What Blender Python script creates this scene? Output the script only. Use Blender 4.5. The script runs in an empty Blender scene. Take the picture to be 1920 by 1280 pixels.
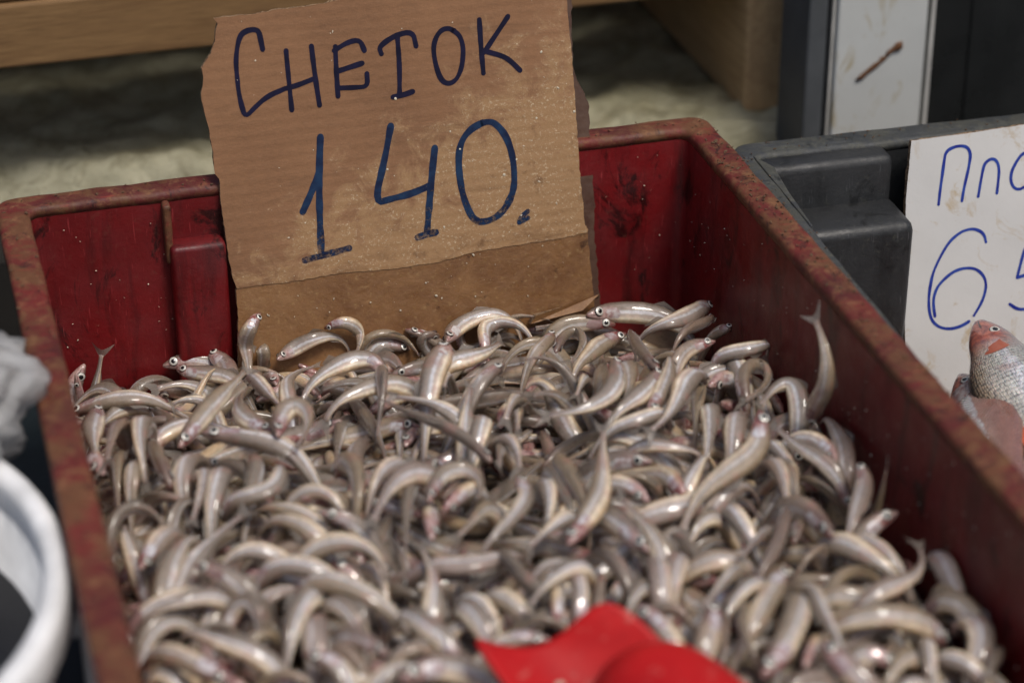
import bpy, bmesh, math, random, json
import numpy as np
from mathutils import Vector, Matrix, noise as mnoise

# ------------------------------------------------------------------ camera, light, exposure
scene = bpy.context.scene
COL = scene.collection
R = math.radians

cam_data = bpy.data.cameras.new("camera")
cam = bpy.data.objects.new("camera", cam_data)
COL.objects.link(cam)
scene.camera = cam
cam_data.sensor_width = 36.0
cam_data.lens = 83.37
cam_data.clip_start = 0.05
cam_data.clip_end = 60.0
_fw, _rt, _up = Vector((0.23710, 0.84290, -0.48300)), Vector((0.96194, -0.27323, -0.00456)), Vector((0.13583, 0.46358, 0.87558))
cam.matrix_world = Matrix(((_rt.x, _up.x, -_fw.x, -0.24378), (_rt.y, _up.y, -_fw.y, -1.17086), (_rt.z, _up.z, -_fw.z, 0.74044), (0, 0, 0, 1)))
cam_data.dof.use_dof = True
cam_data.dof.focus_distance = 1.288
cam_data.dof.aperture_fstop = 4.8
cam_data.dof.aperture_blades = 0

SUN_ELEV, SUN_AZ = R(61), R(156)       # azimuth measured from +y towards +x
world = bpy.data.worlds.new("World")
scene.world = world
world.use_nodes = True
_nt = world.node_tree
_bg = _nt.nodes["Background"]
_sky = _nt.nodes.new("ShaderNodeTexSky")
_sky.sky_type = 'NISHITA'
_sky.sun_disc = False
_sky.sun_elevation = SUN_ELEV
_sky.sun_rotation = SUN_AZ
_sky.air_density = 1.0
_sky.dust_density = 4.0
_nt.links.new(_sky.outputs[0], _bg.inputs[0])
_bg.inputs[1].default_value = 0.092

sun_data = bpy.data.lights.new("sun", 'SUN')
sun_data.energy = 2.0
sun_data.angle = R(15)
sun_data.color = (1.0, 0.95, 0.88)
sun = bpy.data.objects.new("sun", sun_data)
COL.objects.link(sun)
_d = Vector((math.sin(SUN_AZ) * math.cos(SUN_ELEV), math.cos(SUN_AZ) * math.cos(SUN_ELEV), math.sin(SUN_ELEV)))
sun.rotation_euler = _d.to_track_quat('Z', 'Y').to_euler()

scene.view_settings.view_transform = 'Standard'
scene.view_settings.look = 'None'
scene.view_settings.gamma = 1.0
scene.view_settings.exposure = 0.15
scene.cycles.max_bounces = 8
scene.cycles.use_denoising = True

random.seed(11)
rng = np.random.default_rng(5)
DATA = json.loads(r"""{"upper":[[-75.94,192.94],[-74.27,189.95],[-75.82,185.89],[-76.59,181.17],[-79.53,174.69],[-82.74,171.07],[-85.08,167.64],[-84.74,162.77],[-85.49,158.3],[-86.74,154.44],[-86.85,150.74],[-85.54,141.42],[-84.43,132.95],[-84.14,127.44],[-83.51,122.44],[-83.82,116.68],[-83.88,110.58],[-81.9,107.43],[-82.1,99.86],[-82.08,91.65],[-81.88,85.16],[-81.44,72.41],[-80.92,60.48],[-80.22,52.93],[-78.55,46.43],[-50.37,46.23],[-21.17,47.45],[5.69,45.99],[32.98,46.33],[56.76,49.6],[85.5,50.45],[103.23,50.61],[120.84,52.03],[121.57,53.79],[119.84,56.16],[119.3,72.47],[118.61,91.11],[118.69,111.91],[118.6,129.88],[118.1,160.45],[117.58,171.37],[117.42,183.07],[117.67,201.06],[78.39,199.16],[33.76,197.32],[-7.84,195.83],[-27.34,194.13],[-41.97,194.22],[-52.34,193.31],[-64.87,193.2]],"lower":[[-79.01,44.7],[-79.14,34.8],[-80.2,21.38],[-84.58,-19.17],[120.71,-37.02],[122.67,15.48],[121.8,32.11],[121.05,55.39],[103.39,53.05],[85.67,52.88],[56.94,52.02],[33.17,48.74],[5.9,48.39],[-20.95,49.83],[-50.14,48.61],[-77.73,48.71]],"back":[[101.15,195.6],[122.93,193.43],[120.54,146.52],[122.74,137.33],[128.44,124.4],[128.15,109.66],[127.79,88.74],[128.27,76.13],[128.82,64.69],[127.11,52.24],[127.69,36.0],[128.0,20.32],[127.94,-1.73],[87.59,-2.41]],"letters":[[[[-51.84,174.05],[-52.29,178.49],[-52.93,183.97],[-55.61,185.13],[-59.32,184.79],[-62.72,183.11],[-65.03,177.66],[-66.49,170.49],[-66.86,165.4],[-66.86,159.51],[-66.87,153.61],[-66.14,146.14],[-64.65,138.84],[-58.97,143.84],[-51.78,148.96],[-41.82,151.99]]],[[[-39.46,171.98],[-39.49,163.88],[-39.45,154.99],[-39.37,140.11]],[[-25.67,173.01],[-25.32,162.33],[-24.95,153.38],[-24.15,140.92]],[[-41.82,151.99],[-35.01,153.02],[-26.57,155.34]]],[[[-12.81,171.33],[-13.41,158.05],[-13.72,144.67]],[[-13.59,169.35],[-5.44,173.21],[0.91,173.57],[2.8,167.58]],[[-12.2,158.22],[-5.14,159.68],[1.01,160.94]],[[-12.72,149.04],[-3.12,148.27],[2.93,148.19],[3.07,155.05]]],[[[11.94,164.82],[10.77,168.81],[20.3,174.03],[30.11,175.08],[31.28,166.91]],[[21.42,172.87],[21.33,157.23],[20.09,142.36]],[[16.3,140.83],[22.15,141.38],[27.45,142.59]]],[[[51.56,173.71],[55.9,170.27],[57.41,163.81],[56.54,156.4],[54.86,150.55],[51.38,145.5],[46.98,144.48],[43.5,147.28],[41.34,155.04],[40.53,164.13],[42.22,169.92],[45.61,174.04],[49.65,174.81],[53.04,172.96]]],[[[67.39,177.44],[67.22,162.76],[67.54,148.25]],[[83.49,177.56],[75.65,167.88],[68.84,159.58]],[[70.4,159.71],[79.17,156.36],[83.31,153.19],[88.22,147.5]]]],"digits":[[[[-25.27,123.79],[-27.28,108.62],[-29.36,86.04],[-30.67,58.52]],[[-28.14,104.17],[-32.12,95.54],[-38.64,84.15]],[[-39.94,57.27],[-27.88,58.93],[-15.13,60.82]]],[[[13.76,125.27],[8.87,107.31],[1.02,83.77],[11.31,85.25],[22.25,86.67],[32.43,89.73]],[[37.17,110.35],[33.97,93.54],[29.11,63.95]],[[23.64,61.85],[28.41,62.95],[34.07,63.47]]],[[[63.78,120.69],[67.74,121.45],[71.88,120.36],[77.33,113.28],[80.14,104.17],[81.11,95.55],[80.55,83.18],[77.17,75.8],[72.63,69.81],[66.04,66.26],[59.69,65.82],[55.93,68.17],[53.61,72.83],[50.87,82.19],[49.83,93.15],[49.92,102.39],[51.43,109.88],[54.3,114.91],[58.96,118.8],[65.06,121.15]]],[[[87.15,68.6],[84.32,66.77],[82.01,63.29]],[[81.98,62.98],[86.89,64.87]]]],"flap":[[0.0841,-0.055,0.1151],[0.123,-0.055,0.12],[0.1112,-0.055,0.1144],[0.0956,-0.055,0.1123],[0.081,-0.055,0.1105]],"card":[[-0.82,113.41],[-3.26,96.84],[-5.64,81.71],[-7.33,60.93],[-8.55,36.58],[-12.28,-37.6],[204.06,-56.34],[206.9,112.18],[128.2,113.68],[67.78,114.51],[35.22,113.73]],"card_letters":[[[[13.78,75.64],[15.21,83.94],[16.79,91.81],[18.15,98.88],[19.46,104.74],[23.88,106.87],[29.09,107.22],[32.93,105.81],[34.44,102.57],[34.29,99.37],[33.01,93.88],[31.38,88.43],[29.53,82.19],[28.12,75.88]]],[[[38.2,77.07],[39.49,82.59],[40.77,88.1],[42.44,94.37],[44.27,96.41],[46.94,97.55],[49.53,96.99],[51.34,94.11],[51.7,90.02],[50.94,84.44],[49.78,77.68]]],[[[69.78,98.8],[66.23,98.01],[63.49,95.25],[60.7,91.37],[58.96,87.53],[58.63,83.51],[60.06,79.67],[62.98,77.93],[66.81,78.85],[70.46,82.07],[73.28,86.61],[74.38,92.17],[73.23,96.77],[69.78,98.8]]]],"card_digits":[[[[41.84,50.57],[41.3,53.82],[39.6,56.47],[36.5,58.34],[33.13,59.19],[28.59,58.72],[25.71,57.6],[21.65,55.27],[18.12,52.03],[14.51,47.21],[10.85,41.34],[8.36,36.37],[6.74,30.75],[5.56,25.06],[5.06,19.27],[5.45,13.35],[7.05,8.86],[10.08,5.76],[13.85,3.96],[18.13,3.15],[23.28,3.62],[27.33,4.99],[29.43,6.0]],[[8.55,11.86],[7.84,18.36],[8.43,23.61],[10.81,28.61],[14.94,32.31],[20.19,35.66],[25.35,37.1],[31.02,36.99],[35.51,35.55],[39.33,31.75],[40.97,27.26],[40.4,21.99],[37.49,15.41],[32.65,9.1]]],[[[72.53,45.03],[66.32,45.19],[64.0,38.66],[60.34,27.36]],[[60.34,27.36],[67.3,28.59],[72.88,23.56],[73.79,16.97],[71.24,10.85],[65.93,8.11],[59.62,8.97],[55.15,12.59]]]],"roach":[[[0.3046,-0.146,0.125],[0.2894,-0.2268,0.125]],[[0.278,-0.1794,0.12],[0.2776,-0.2397,0.12]],[[0.2802,-0.2405,0.12],[0.3064,-0.2536,0.12]],[[0.2874,-0.1936,0.11],[0.2779,-0.2711,0.11]]],"scoop":[[-0.0482,-0.41,0.1699],[-0.0415,-0.41,0.1651],[-0.034,-0.41,0.1612],[-0.0247,-0.41,0.1587],[-0.0174,-0.41,0.1594],[-0.0108,-0.41,0.1626],[-0.0051,-0.41,0.1674],[0.0013,-0.41,0.1739],[0.0109,-0.41,0.1781]],"scoop2":[[0.017,-0.43,0.1799],[0.0315,-0.43,0.1659],[-0.0488,-0.43,0.1754],[-0.0397,-0.43,0.1598]],"stem":[[0.3516,0.128,0.1517],[0.3674,0.128,0.1627],[0.3749,0.128,0.1703],[0.3814,0.128,0.1725]]}""")
FISH_TOP = [
1337,348,1646,-23,-83,-35,-40,-75,-32,-61,-61,-26,-78,-46,-20,-85,-38,-17,-83,-40,-19,-74,-51,-24,-64,-62,-29,-57,-69,-31,-53,-72,-31,9,-17,-5,
166,-920,1123,41,25,80,45,29,77,53,28,73,59,19,66,65,-6,50,60,-36,17,43,-56,-26,19,-55,-62,3,-44,-80,-6,-37,-86,-11,-8,15,
1617,-1183,1291,-50,-13,78,-59,-10,69,-73,-5,51,-85,-1,30,-89,8,10,-85,19,-13,-74,22,-40,-62,17,-64,-52,7,-76,-47,1,-82,2,15,13,
194,-259,1488,57,63,12,57,62,11,56,63,11,50,67,13,40,73,15,29,77,19,26,79,22,26,78,23,27,77,25,28,76,26,-18,8,1,
52,527,1479,-22,73,10,-27,70,11,-35,66,12,-45,59,13,-52,55,12,-55,51,12,-55,52,9,-51,56,8,-44,61,6,-41,65,4,-8,-12,14,
-1218,1167,1479,85,-44,0,83,-47,1,80,-53,0,76,-55,-7,65,-57,-26,49,-56,-50,35,-56,-67,30,-55,-71,38,-52,-70,46,-50,-67,-14,-14,0,
-1423,-829,1482,-59,56,10,-57,59,9,-54,61,4,-50,61,-10,-43,56,-32,-34,47,-53,-25,38,-66,-16,32,-74,-10,28,-77,-6,26,-77,-11,-15,-8,
-1163,-816,1251,-16,30,77,-26,33,72,-42,37,58,-59,38,39,-67,43,20,-66,50,10,-57,58,0,-45,54,-22,-33,36,-52,-24,19,-74,12,13,9,
98,-888,1098,17,22,83,17,28,81,18,36,78,20,46,70,26,59,55,31,68,30,30,69,-5,22,59,-43,11,43,-69,5,32,-81,-4,-10,17,
642,-1489,1549,70,62,15,66,66,13,62,70,11,55,76,8,45,80,-1,34,78,-21,29,63,-51,27,39,-75,28,19,-86,28,9,-90,-15,9,9,
-1031,-22,1285,28,16,74,37,12,69,53,3,54,66,-11,33,72,-25,14,63,-43,0,45,-60,-9,18,-72,-13,-5,-77,-12,-19,-78,-12,-6,-14,-13,
-476,-917,1374,-11,30,69,-24,41,53,-35,54,28,-37,65,7,-30,70,-7,-25,62,-26,-23,44,-49,-21,25,-67,-17,14,-76,-15,10,-77,14,9,12,
-1769,517,1205,4,37,71,12,42,63,28,49,47,47,44,24,59,14,5,55,-27,-5,39,-58,-13,23,-62,-30,11,-51,-53,6,-37,-67,-1,-10,17,
1640,-69,1299,-10,24,60,-15,33,53,-22,43,41,-28,51,26,-31,56,13,-29,59,6,-25,62,4,-21,63,6,-19,63,7,-17,64,8,12,4,15,
1689,537,1405,-6,-31,72,-3,-37,70,0,-42,67,0,-37,69,0,-20,73,0,5,73,0,34,64,0,56,50,0,70,36,0,73,30,15,-13,-1,
-1065,-241,1369,40,-5,77,54,-17,55,67,-36,22,71,-51,-4,69,-53,-21,63,-50,-36,51,-47,-54,39,-48,-64,32,-50,-69,31,-50,-71,-13,-15,-2,
-774,-1090,1544,87,34,2,85,25,-15,80,15,-37,74,4,-55,71,-3,-62,68,-5,-65,67,-1,-66,68,6,-63,73,14,-56,77,19,-51,9,15,9,
-1259,-208,1300,-30,-8,65,-35,-8,62,-42,-8,53,-54,-13,35,-64,-14,13,-69,-8,-3,-68,2,-14,-56,9,-29,-38,3,-50,-22,-4,-64,-1,13,15,
339,-816,1507,31,-81,-15,29,-76,-24,22,-68,-41,6,-53,-61,-8,-43,-73,-11,-42,-76,0,-48,-67,22,-58,-46,41,-65,-20,51,-69,-2,-19,6,-1,
-341,172,1544,31,66,9,38,61,6,49,51,3,58,27,-2,56,-7,-4,35,-43,-6,7,-64,-4,-19,-67,-3,-35,-63,-3,-45,-58,-4,7,9,17,
882,1185,1552,-19,-77,5,-22,-76,3,-28,-74,1,-38,-67,-3,-52,-56,-5,-65,-37,-7,-74,-18,-7,-78,-1,-8,-78,8,-7,-78,13,-7,-10,10,14,
1218,-1020,1320,35,4,64,43,8,55,54,12,37,65,17,15,68,21,1,67,29,-3,58,40,3,41,54,8,20,64,14,4,70,16,-6,16,10,
-1338,1165,1425,48,62,16,48,63,13,48,63,10,49,64,5,48,64,1,47,65,-1,47,66,-3,46,66,-4,45,66,-5,46,66,-5,-10,8,15,
631,-955,1560,-35,-76,-10,-39,-71,-18,-39,-60,-35,-32,-49,-56,-24,-43,-68,-20,-44,-69,-20,-51,-64,-25,-54,-61,-33,-52,-57,-39,-50,-56,-19,3,4,
-541,-187,1323,33,-19,77,50,-29,56,70,-36,29,82,-30,8,87,-9,3,85,15,-1,76,27,-15,58,27,-45,38,18,-74,25,14,-86,1,-20,-4,
93,211,1574,6,-67,1,-5,-65,-1,-20,-62,-1,-35,-57,-2,-44,-50,-4,-49,-46,-6,-52,-40,-10,-50,-31,-21,-37,-21,-40,-23,-15,-55,14,-14,-2,
-1645,-131,1067,39,44,77,37,40,81,36,35,83,37,37,80,46,45,64,59,57,38,66,65,16,70,67,8,74,62,9,77,57,11,13,-15,2,
-966,-209,1263,0,-34,85,-5,-43,80,-17,-54,65,-34,-67,41,-43,-74,13,-41,-77,-14,-34,-70,-38,-28,-56,-61,-26,-44,-75,-25,-38,-80,-14,8,12,
1021,-797,1553,-51,-63,2,-51,-64,2,-51,-64,0,-52,-62,-7,-52,-56,-19,-51,-46,-38,-45,-34,-55,-41,-22,-65,-41,-16,-70,-40,-14,-69,15,-13,-4,
-1226,584,1341,25,-22,77,40,-32,59,61,-30,33,69,-4,16,57,37,11,32,69,5,8,75,-15,-4,62,-46,-8,42,-71,-10,30,-82,15,-13,-2,
78,-781,1380,14,30,63,17,42,49,17,57,31,4,64,20,-21,53,17,-47,27,10,-57,-4,-8,-48,-20,-34,-32,-22,-56,-20,-17,-67,-15,-13,-2,
-94,-929,1489,-68,26,4,-68,19,-7,-64,7,-25,-57,-5,-40,-52,-15,-49,-49,-18,-51,-49,-16,-52,-47,-13,-54,-49,-14,-51,-51,-19,-47,7,-19,-1,
-890,942,1539,21,87,0,27,83,-1,40,66,-2,46,20,-1,34,-38,3,10,-75,4,-15,-85,2,-34,-80,-3,-48,-73,-6,-56,-69,-9,16,7,9,
-175,1771,1281,-14,56,45,-36,53,18,-62,29,-2,-74,-12,-3,-71,-46,5,-67,-60,7,-61,-63,1,-52,-61,-18,-38,-54,-46,-26,-48,-68,-10,14,10,
1293,967,1459,-32,-15,57,-46,-34,34,-52,-53,10,-49,-66,1,-44,-70,-1,-45,-68,-2,-50,-64,-4,-59,-56,-6,-66,-47,-6,-72,-41,-7,16,-10,-6,
1281,-426,1203,24,-7,83,28,-20,75,33,-43,58,35,-65,33,38,-73,8,47,-68,-13,51,-57,-34,45,-43,-55,35,-32,-72,28,-26,-78,-14,-8,-12,
-117,426,1217,-35,5,88,-38,0,87,-45,-4,82,-60,-13,63,-72,-26,36,-73,-47,7,-64,-65,-10,-53,-76,-18,-47,-80,-20,-43,-82,-21,-3,14,14,
251,-522,1355,-18,-5,63,-19,-7,63,-26,-11,55,-39,-15,38,-52,-21,13,-58,-26,-5,-55,-33,-10,-50,-41,-11,-45,-46,-11,-43,-49,-11,-6,17,9,
-280,-678,1183,33,-10,61,30,-7,62,29,-8,62,36,-11,54,47,-18,36,53,-27,9,51,-29,-21,37,-29,-44,24,-27,-57,16,-26,-62,-10,-5,17,
1446,764,1372,6,71,58,18,79,38,40,74,17,58,40,2,47,-16,-7,6,-60,-12,-41,-74,-8,-67,-65,-1,-80,-53,6,-85,-44,10,-4,-7,18,
-654,745,1382,16,-26,78,18,-45,54,17,-70,21,6,-82,-6,-9,-81,-23,-22,-68,-42,-25,-50,-61,-20,-42,-73,-11,-42,-75,-2,-48,-74,6,-9,17,
1634,547,1158,12,29,86,13,33,84,16,46,74,15,61,54,-2,63,28,-34,32,7,-57,-19,-3,-61,-57,-3,-60,-70,0,-57,-71,0,17,3,10,
1661,-81,1547,-4,-69,-4,-18,-67,-4,-31,-63,-6,-39,-60,-6,-41,-58,-9,-40,-54,-18,-34,-46,-34,-24,-36,-52,-17,-29,-62,-15,-26,-66,14,-12,8,
-1200,-109,1367,33,8,73,47,-5,57,64,-22,29,71,-33,1,70,-36,-21,62,-34,-39,50,-33,-55,38,-35,-65,30,-36,-69,28,-39,-70,-11,-14,-8,
1218,-302,1528,-35,-71,-10,-38,-70,-8,-42,-67,-6,-47,-64,-4,-51,-59,-9,-50,-50,-23,-43,-40,-46,-34,-31,-63,-28,-25,-69,-27,-25,-72,3,-8,18,
-197,566,1516,-57,-51,-3,-54,-53,-3,-48,-59,-4,-38,-65,-7,-29,-69,-11,-20,-72,-15,-16,-73,-15,-18,-73,-16,-22,-71,-17,-28,-69,-16,-3,-2,20,
-1762,2199,1102,60,-40,34,64,-35,33,68,-28,27,74,-21,14,76,-14,-5,73,-13,-23,68,-16,-37,65,-20,-44,64,-20,-43,66,-20,-42,-4,-19,-5,
1069,-944,1453,-9,-18,61,-6,-39,42,-6,-61,16,-8,-70,0,-6,-72,-6,-2,-73,-7,1,-71,-10,2,-65,-23,-3,-52,-41,-7,-38,-57,-19,1,6,
-1650,-186,1165,16,58,72,18,58,71,21,63,63,28,71,45,35,80,24,42,82,8,46,78,-4,46,63,-26,38,40,-58,29,22,-81,-14,4,14,
136,1668,1496,-44,-85,12,-44,-86,10,-43,-87,5,-40,-86,-6,-34,-81,-26,-29,-70,-52,-24,-57,-71,-21,-52,-79,-20,-52,-79,-18,-53,-80,-19,6,3,
26,1536,1104,-38,9,84,-43,9,79,-55,2,68,-70,-8,43,-82,-19,16,-87,-24,1,-86,-26,-10,-75,-28,-29,-55,-31,-54,-40,-32,-73,-3,15,13,
-635,-730,1122,26,36,77,25,34,77,27,35,76,29,41,70,31,55,53,26,71,31,16,82,16,2,86,11,-6,87,11,-9,87,12,19,-6,-4,
821,-889,1300,-16,-28,71,-18,-32,68,-23,-38,61,-29,-50,41,-31,-62,16,-21,-70,-2,-5,-72,-16,7,-60,-33,9,-42,-55,4,-27,-70,2,1,20,
-804,-32,1200,-7,29,80,-11,31,79,-19,38,71,-34,47,56,-49,55,32,-58,55,7,-57,47,-22,-46,33,-51,-33,17,-73,-24,8,-81,-14,-11,-9,
-1626,308,1082,-10,34,56,-9,34,56,-8,34,56,-9,40,51,-8,48,39,-6,57,18,-2,56,-9,3,43,-37,5,28,-55,7,18,-63,20,1,3,
655,-580,1158,-23,28,70,-17,34,69,-11,41,66,-5,47,61,-8,52,54,-18,61,39,-23,70,22,-23,74,14,-22,75,11,-23,75,11,18,-3,9,
-396,-484,1262,10,-19,82,13,-32,72,14,-53,49,17,-69,13,17,-69,-24,14,-60,-52,7,-49,-66,-5,-45,-71,-16,-42,-70,-22,-40,-72,18,-1,9,
1688,-1121,1283,9,-31,79,14,-51,52,6,-71,18,-18,-76,-6,-41,-61,-25,-47,-43,-50,-37,-39,-69,-28,-41,-75,-30,-44,-74,-34,-43,-73,15,-13,0,
1020,707,1380,-19,-8,65,-35,-17,48,-54,-23,22,-66,-18,2,-69,-4,-10,-64,6,-24,-53,8,-42,-41,5,-58,-34,3,-65,-31,2,-66,2,-16,-11,
-624,2445,1108,44,51,-7,47,33,4,47,6,20,50,-7,23,56,3,11,62,13,-7,57,10,-27,40,6,-48,23,4,-63,11,3,-70,-2,9,18,
-1183,1005,1292,6,-58,66,0,-65,55,-13,-72,33,-26,-76,4,-31,-73,-26,-25,-65,-47,-16,-55,-64,-13,-44,-74,-17,-34,-79,-21,-28,-81,18,-8,1,
-1746,-399,1203,0,34,76,15,36,71,38,35,55,60,31,25,66,19,-12,60,4,-46,49,-11,-64,46,-19,-67,48,-25,-65,50,-26,-63,6,9,17,
1352,-540,1489,-9,93,11,-15,91,4,-23,83,-14,-29,70,-42,-26,56,-65,-16,49,-77,-14,49,-79,-23,53,-69,-41,58,-50,-58,60,-30,-1,16,12,
367,499,1354,-8,-38,77,-4,-55,55,0,-76,25,4,-87,3,7,-87,-11,5,-80,-28,1,-66,-51,-8,-49,-70,-18,-38,-79,-24,-33,-80,2,-4,19,
-292,-465,1283,22,-8,72,25,-19,64,33,-39,42,36,-52,9,38,-53,-22,33,-47,-45,27,-42,-57,24,-41,-59,24,-43,-59,26,-44,-57,-17,-5,-9,
-1410,1554,1215,-17,-15,79,-17,-27,71,-19,-47,51,-21,-67,24,-17,-78,4,-12,-81,-6,-5,-77,-17,-2,-65,-36,-1,-45,-60,-2,-28,-74,20,-4,-2,
685,608,1235,30,-16,60,32,-18,58,37,-22,51,44,-30,34,53,-35,13,59,-29,-2,62,-17,-11,53,-7,-28,34,-2,-49,17,-3,-63,7,15,11,
-1448,-41,1543,65,-50,3,59,-54,-7,50,-53,-28,41,-46,-49,32,-39,-64,24,-39,-69,19,-43,-68,15,-49,-64,15,-55,-60,15,-59,-57,17,-5,10,
962,-1358,1569,24,-77,-20,35,-69,-27,43,-57,-42,44,-44,-55,44,-32,-65,45,-24,-69,47,-21,-68,50,-21,-65,57,-26,-57,62,-29,-50,17,2,10,
370,-719,1240,8,49,82,2,56,75,-8,70,57,-17,81,30,-21,83,-7,-18,74,-43,-12,61,-69,-2,53,-78,3,50,-82,5,49,-83,-11,3,17,
-775,-865,1514,-33,61,0,-32,61,-3,-32,57,-13,-34,47,-28,-34,36,-44,-31,27,-55,-25,23,-59,-23,19,-63,-21,18,-63,-21,15,-64,0,17,11,
1116,2373,1155,91,28,-15,92,20,-16,93,2,-16,90,-19,-13,81,-40,-16,67,-54,-30,49,-54,-53,35,-47,-73,27,-43,-82,25,-40,-85,10,8,16,
-1071,453,1131,42,8,79,41,11,80,42,11,79,48,3,73,56,-16,54,59,-39,20,48,-55,-20,28,-53,-55,10,-44,-74,2,-36,-82,-3,-18,-9,
-1371,-318,1320,17,20,65,26,12,60,36,-8,45,34,-33,17,20,-50,-16,2,-50,-40,-8,-41,-55,-10,-34,-61,-9,-31,-63,-9,-30,-64,9,-7,16,
1303,257,1295,8,-13,66,11,-26,58,11,-44,38,6,-60,14,-4,-67,-3,-12,-67,-10,-16,-63,-16,-15,-51,-33,-12,-33,-51,-11,-20,-64,-20,3,-3,
1445,1296,1313,22,-5,60,30,-17,49,45,-26,30,57,-18,14,62,1,4,55,21,-7,37,34,-23,17,33,-44,4,26,-59,1,20,-64,3,-16,-12,
804,866,1101,-13,87,32,-19,79,44,-24,70,59,-22,67,65,-23,68,64,-31,63,62,-50,44,53,-71,9,38,-76,-31,24,-73,-56,16,-2,-14,14,
-1664,186,1416,39,65,4,39,65,3,40,64,0,40,59,-13,39,52,-32,38,42,-48,36,35,-57,37,29,-60,36,28,-61,35,27,-62,10,-15,-8,
-951,-316,1320,12,-26,68,17,-33,61,24,-45,41,28,-56,10,25,-57,-23,18,-49,-47,10,-40,-60,3,-36,-65,0,-35,-66,-3,-36,-65,15,-2,13,
-212,1730,1230,-8,-38,69,-8,-43,65,-7,-52,53,-9,-62,25,-14,-68,-8,-18,-66,-32,-23,-64,-41,-25,-65,-37,-28,-67,-32,-28,-68,-28,3,-6,19,
-820,271,1512,71,-21,-18,62,-24,-31,48,-30,-48,37,-33,-59,34,-34,-61,40,-33,-57,46,-34,-52,52,-36,-45,55,-40,-34,58,-44,-24,17,0,11,
1668,36,1264,4,11,82,11,29,59,20,56,25,25,78,4,19,86,0,10,87,5,6,85,-1,5,76,-22,5,58,-52,3,41,-74,16,-3,12,
-904,-56,1135,-33,37,70,-33,39,69,-37,39,67,-45,35,60,-60,27,43,-72,16,13,-71,2,-23,-56,-10,-53,-39,-20,-71,-27,-25,-77,-9,-13,-12,
-1114,-800,1535,67,-44,-3,50,-49,-23,28,-51,-49,10,-46,-67,6,-41,-73,11,-42,-71,22,-47,-63,36,-56,-44,49,-58,-23,58,-59,-7,-19,-7,2,
1041,-517,1191,-27,13,85,-40,10,75,-60,6,53,-76,8,22,-78,12,-14,-71,8,-44,-63,0,-60,-61,-4,-66,-57,3,-68,-53,11,-71,-1,18,8,
466,-801,1256,5,34,81,7,44,74,14,60,54,18,74,27,17,79,-6,13,72,-37,11,61,-59,13,53,-70,14,50,-72,14,52,-71,-19,5,4,
1447,-376,1146,-40,-35,51,-34,-35,55,-26,-31,60,-25,-28,61,-32,-27,48,-46,-32,17,-51,-32,-18,-45,-26,-45,-33,-19,-61,-28,-17,-67,14,-3,14,
1091,1107,1499,-38,-59,3,-40,-57,3,-44,-55,2,-49,-50,1,-54,-43,-1,-57,-37,-8,-53,-29,-23,-44,-22,-43,-31,-16,-58,-24,-15,-64,-9,11,14,
-1522,1734,1019,-6,-39,82,-7,-38,83,-9,-40,81,-14,-47,73,-20,-61,53,-27,-76,26,-28,-84,5,-26,-87,-4,-24,-88,-8,-21,-88,-10,18,-1,9,
407,55,1208,-30,-24,64,-29,-23,65,-30,-24,64,-32,-28,58,-40,-36,43,-50,-43,21,-56,-46,3,-59,-45,-4,-58,-46,-7,-58,-47,-9,4,-15,-13,
961,-514,1152,-17,-31,76,-18,-32,76,-22,-33,74,-28,-35,68,-40,-44,50,-50,-53,26,-58,-58,6,-63,-57,-3,-64,-54,-7,-65,-52,-7,15,-13,0,
1622,-937,1259,19,-36,74,26,-44,61,34,-54,33,32,-63,-6,19,-62,-39,8,-53,-61,4,-47,-70,5,-43,-73,6,-45,-72,5,-44,-73,14,-7,12,
497,2232,1041,5,45,52,11,64,25,21,73,0,39,56,-3,53,12,7,54,-36,13,44,-63,5,32,-64,-19,19,-48,-51,9,-34,-72,-1,-15,-14,
80,425,1066,-3,-54,69,-14,-50,71,-26,-41,72,-36,-34,74,-40,-37,66,-44,-50,47,-48,-64,19,-54,-66,-2,-64,-59,-11,-71,-51,-14,1,15,13,
1779,2220,1206,-53,-66,20,-55,-65,21,-57,-64,21,-60,-61,19,-67,-46,14,-72,-15,-2,-65,17,-27,-47,33,-55,-29,31,-74,-20,27,-82,6,-16,-10,
-1410,-763,1160,33,-3,64,32,-2,64,32,-3,64,37,-7,58,46,-17,41,53,-27,13,50,-36,-17,35,-38,-40,21,-37,-55,13,-37,-59,-11,-14,9,
285,2287,1161,38,73,-10,43,68,-7,54,55,-2,68,34,6,76,12,9,75,-4,-3,61,-13,-32,42,-14,-60,27,-11,-76,19,-7,-79,-1,17,11,
250,452,1206,-1,-37,77,-1,-40,76,-2,-50,66,-4,-63,47,-9,-77,22,-17,-82,5,-25,-78,-6,-29,-68,-26,-25,-52,-53,-17,-39,-70,-20,3,-2,
544,-377,1457,-29,85,16,-25,86,10,-20,86,-6,-14,83,-26,-11,79,-44,-12,71,-54,-17,63,-63,-26,53,-68,-37,43,-71,-43,36,-71,11,10,13,
-1025,-400,1259,8,-22,89,4,-38,78,-3,-60,51,-11,-77,11,-17,-75,-30,-16,-61,-60,-17,-46,-77,-19,-40,-81,-26,-40,-79,-31,-43,-77,17,-9,7,
1283,890,1220,-6,-20,79,-11,-32,70,-17,-51,48,-21,-67,21,-26,-76,1,-29,-77,-6,-32,-73,-12,-30,-63,-30,-25,-48,-53,-20,-34,-69,18,-7,4,
-19,1700,1178,33,-15,80,43,-17,71,60,-14,51,73,0,21,76,24,-3,67,48,-18,56,63,-22,50,68,-25,47,71,-25,44,72,-25,-7,17,9,
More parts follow.
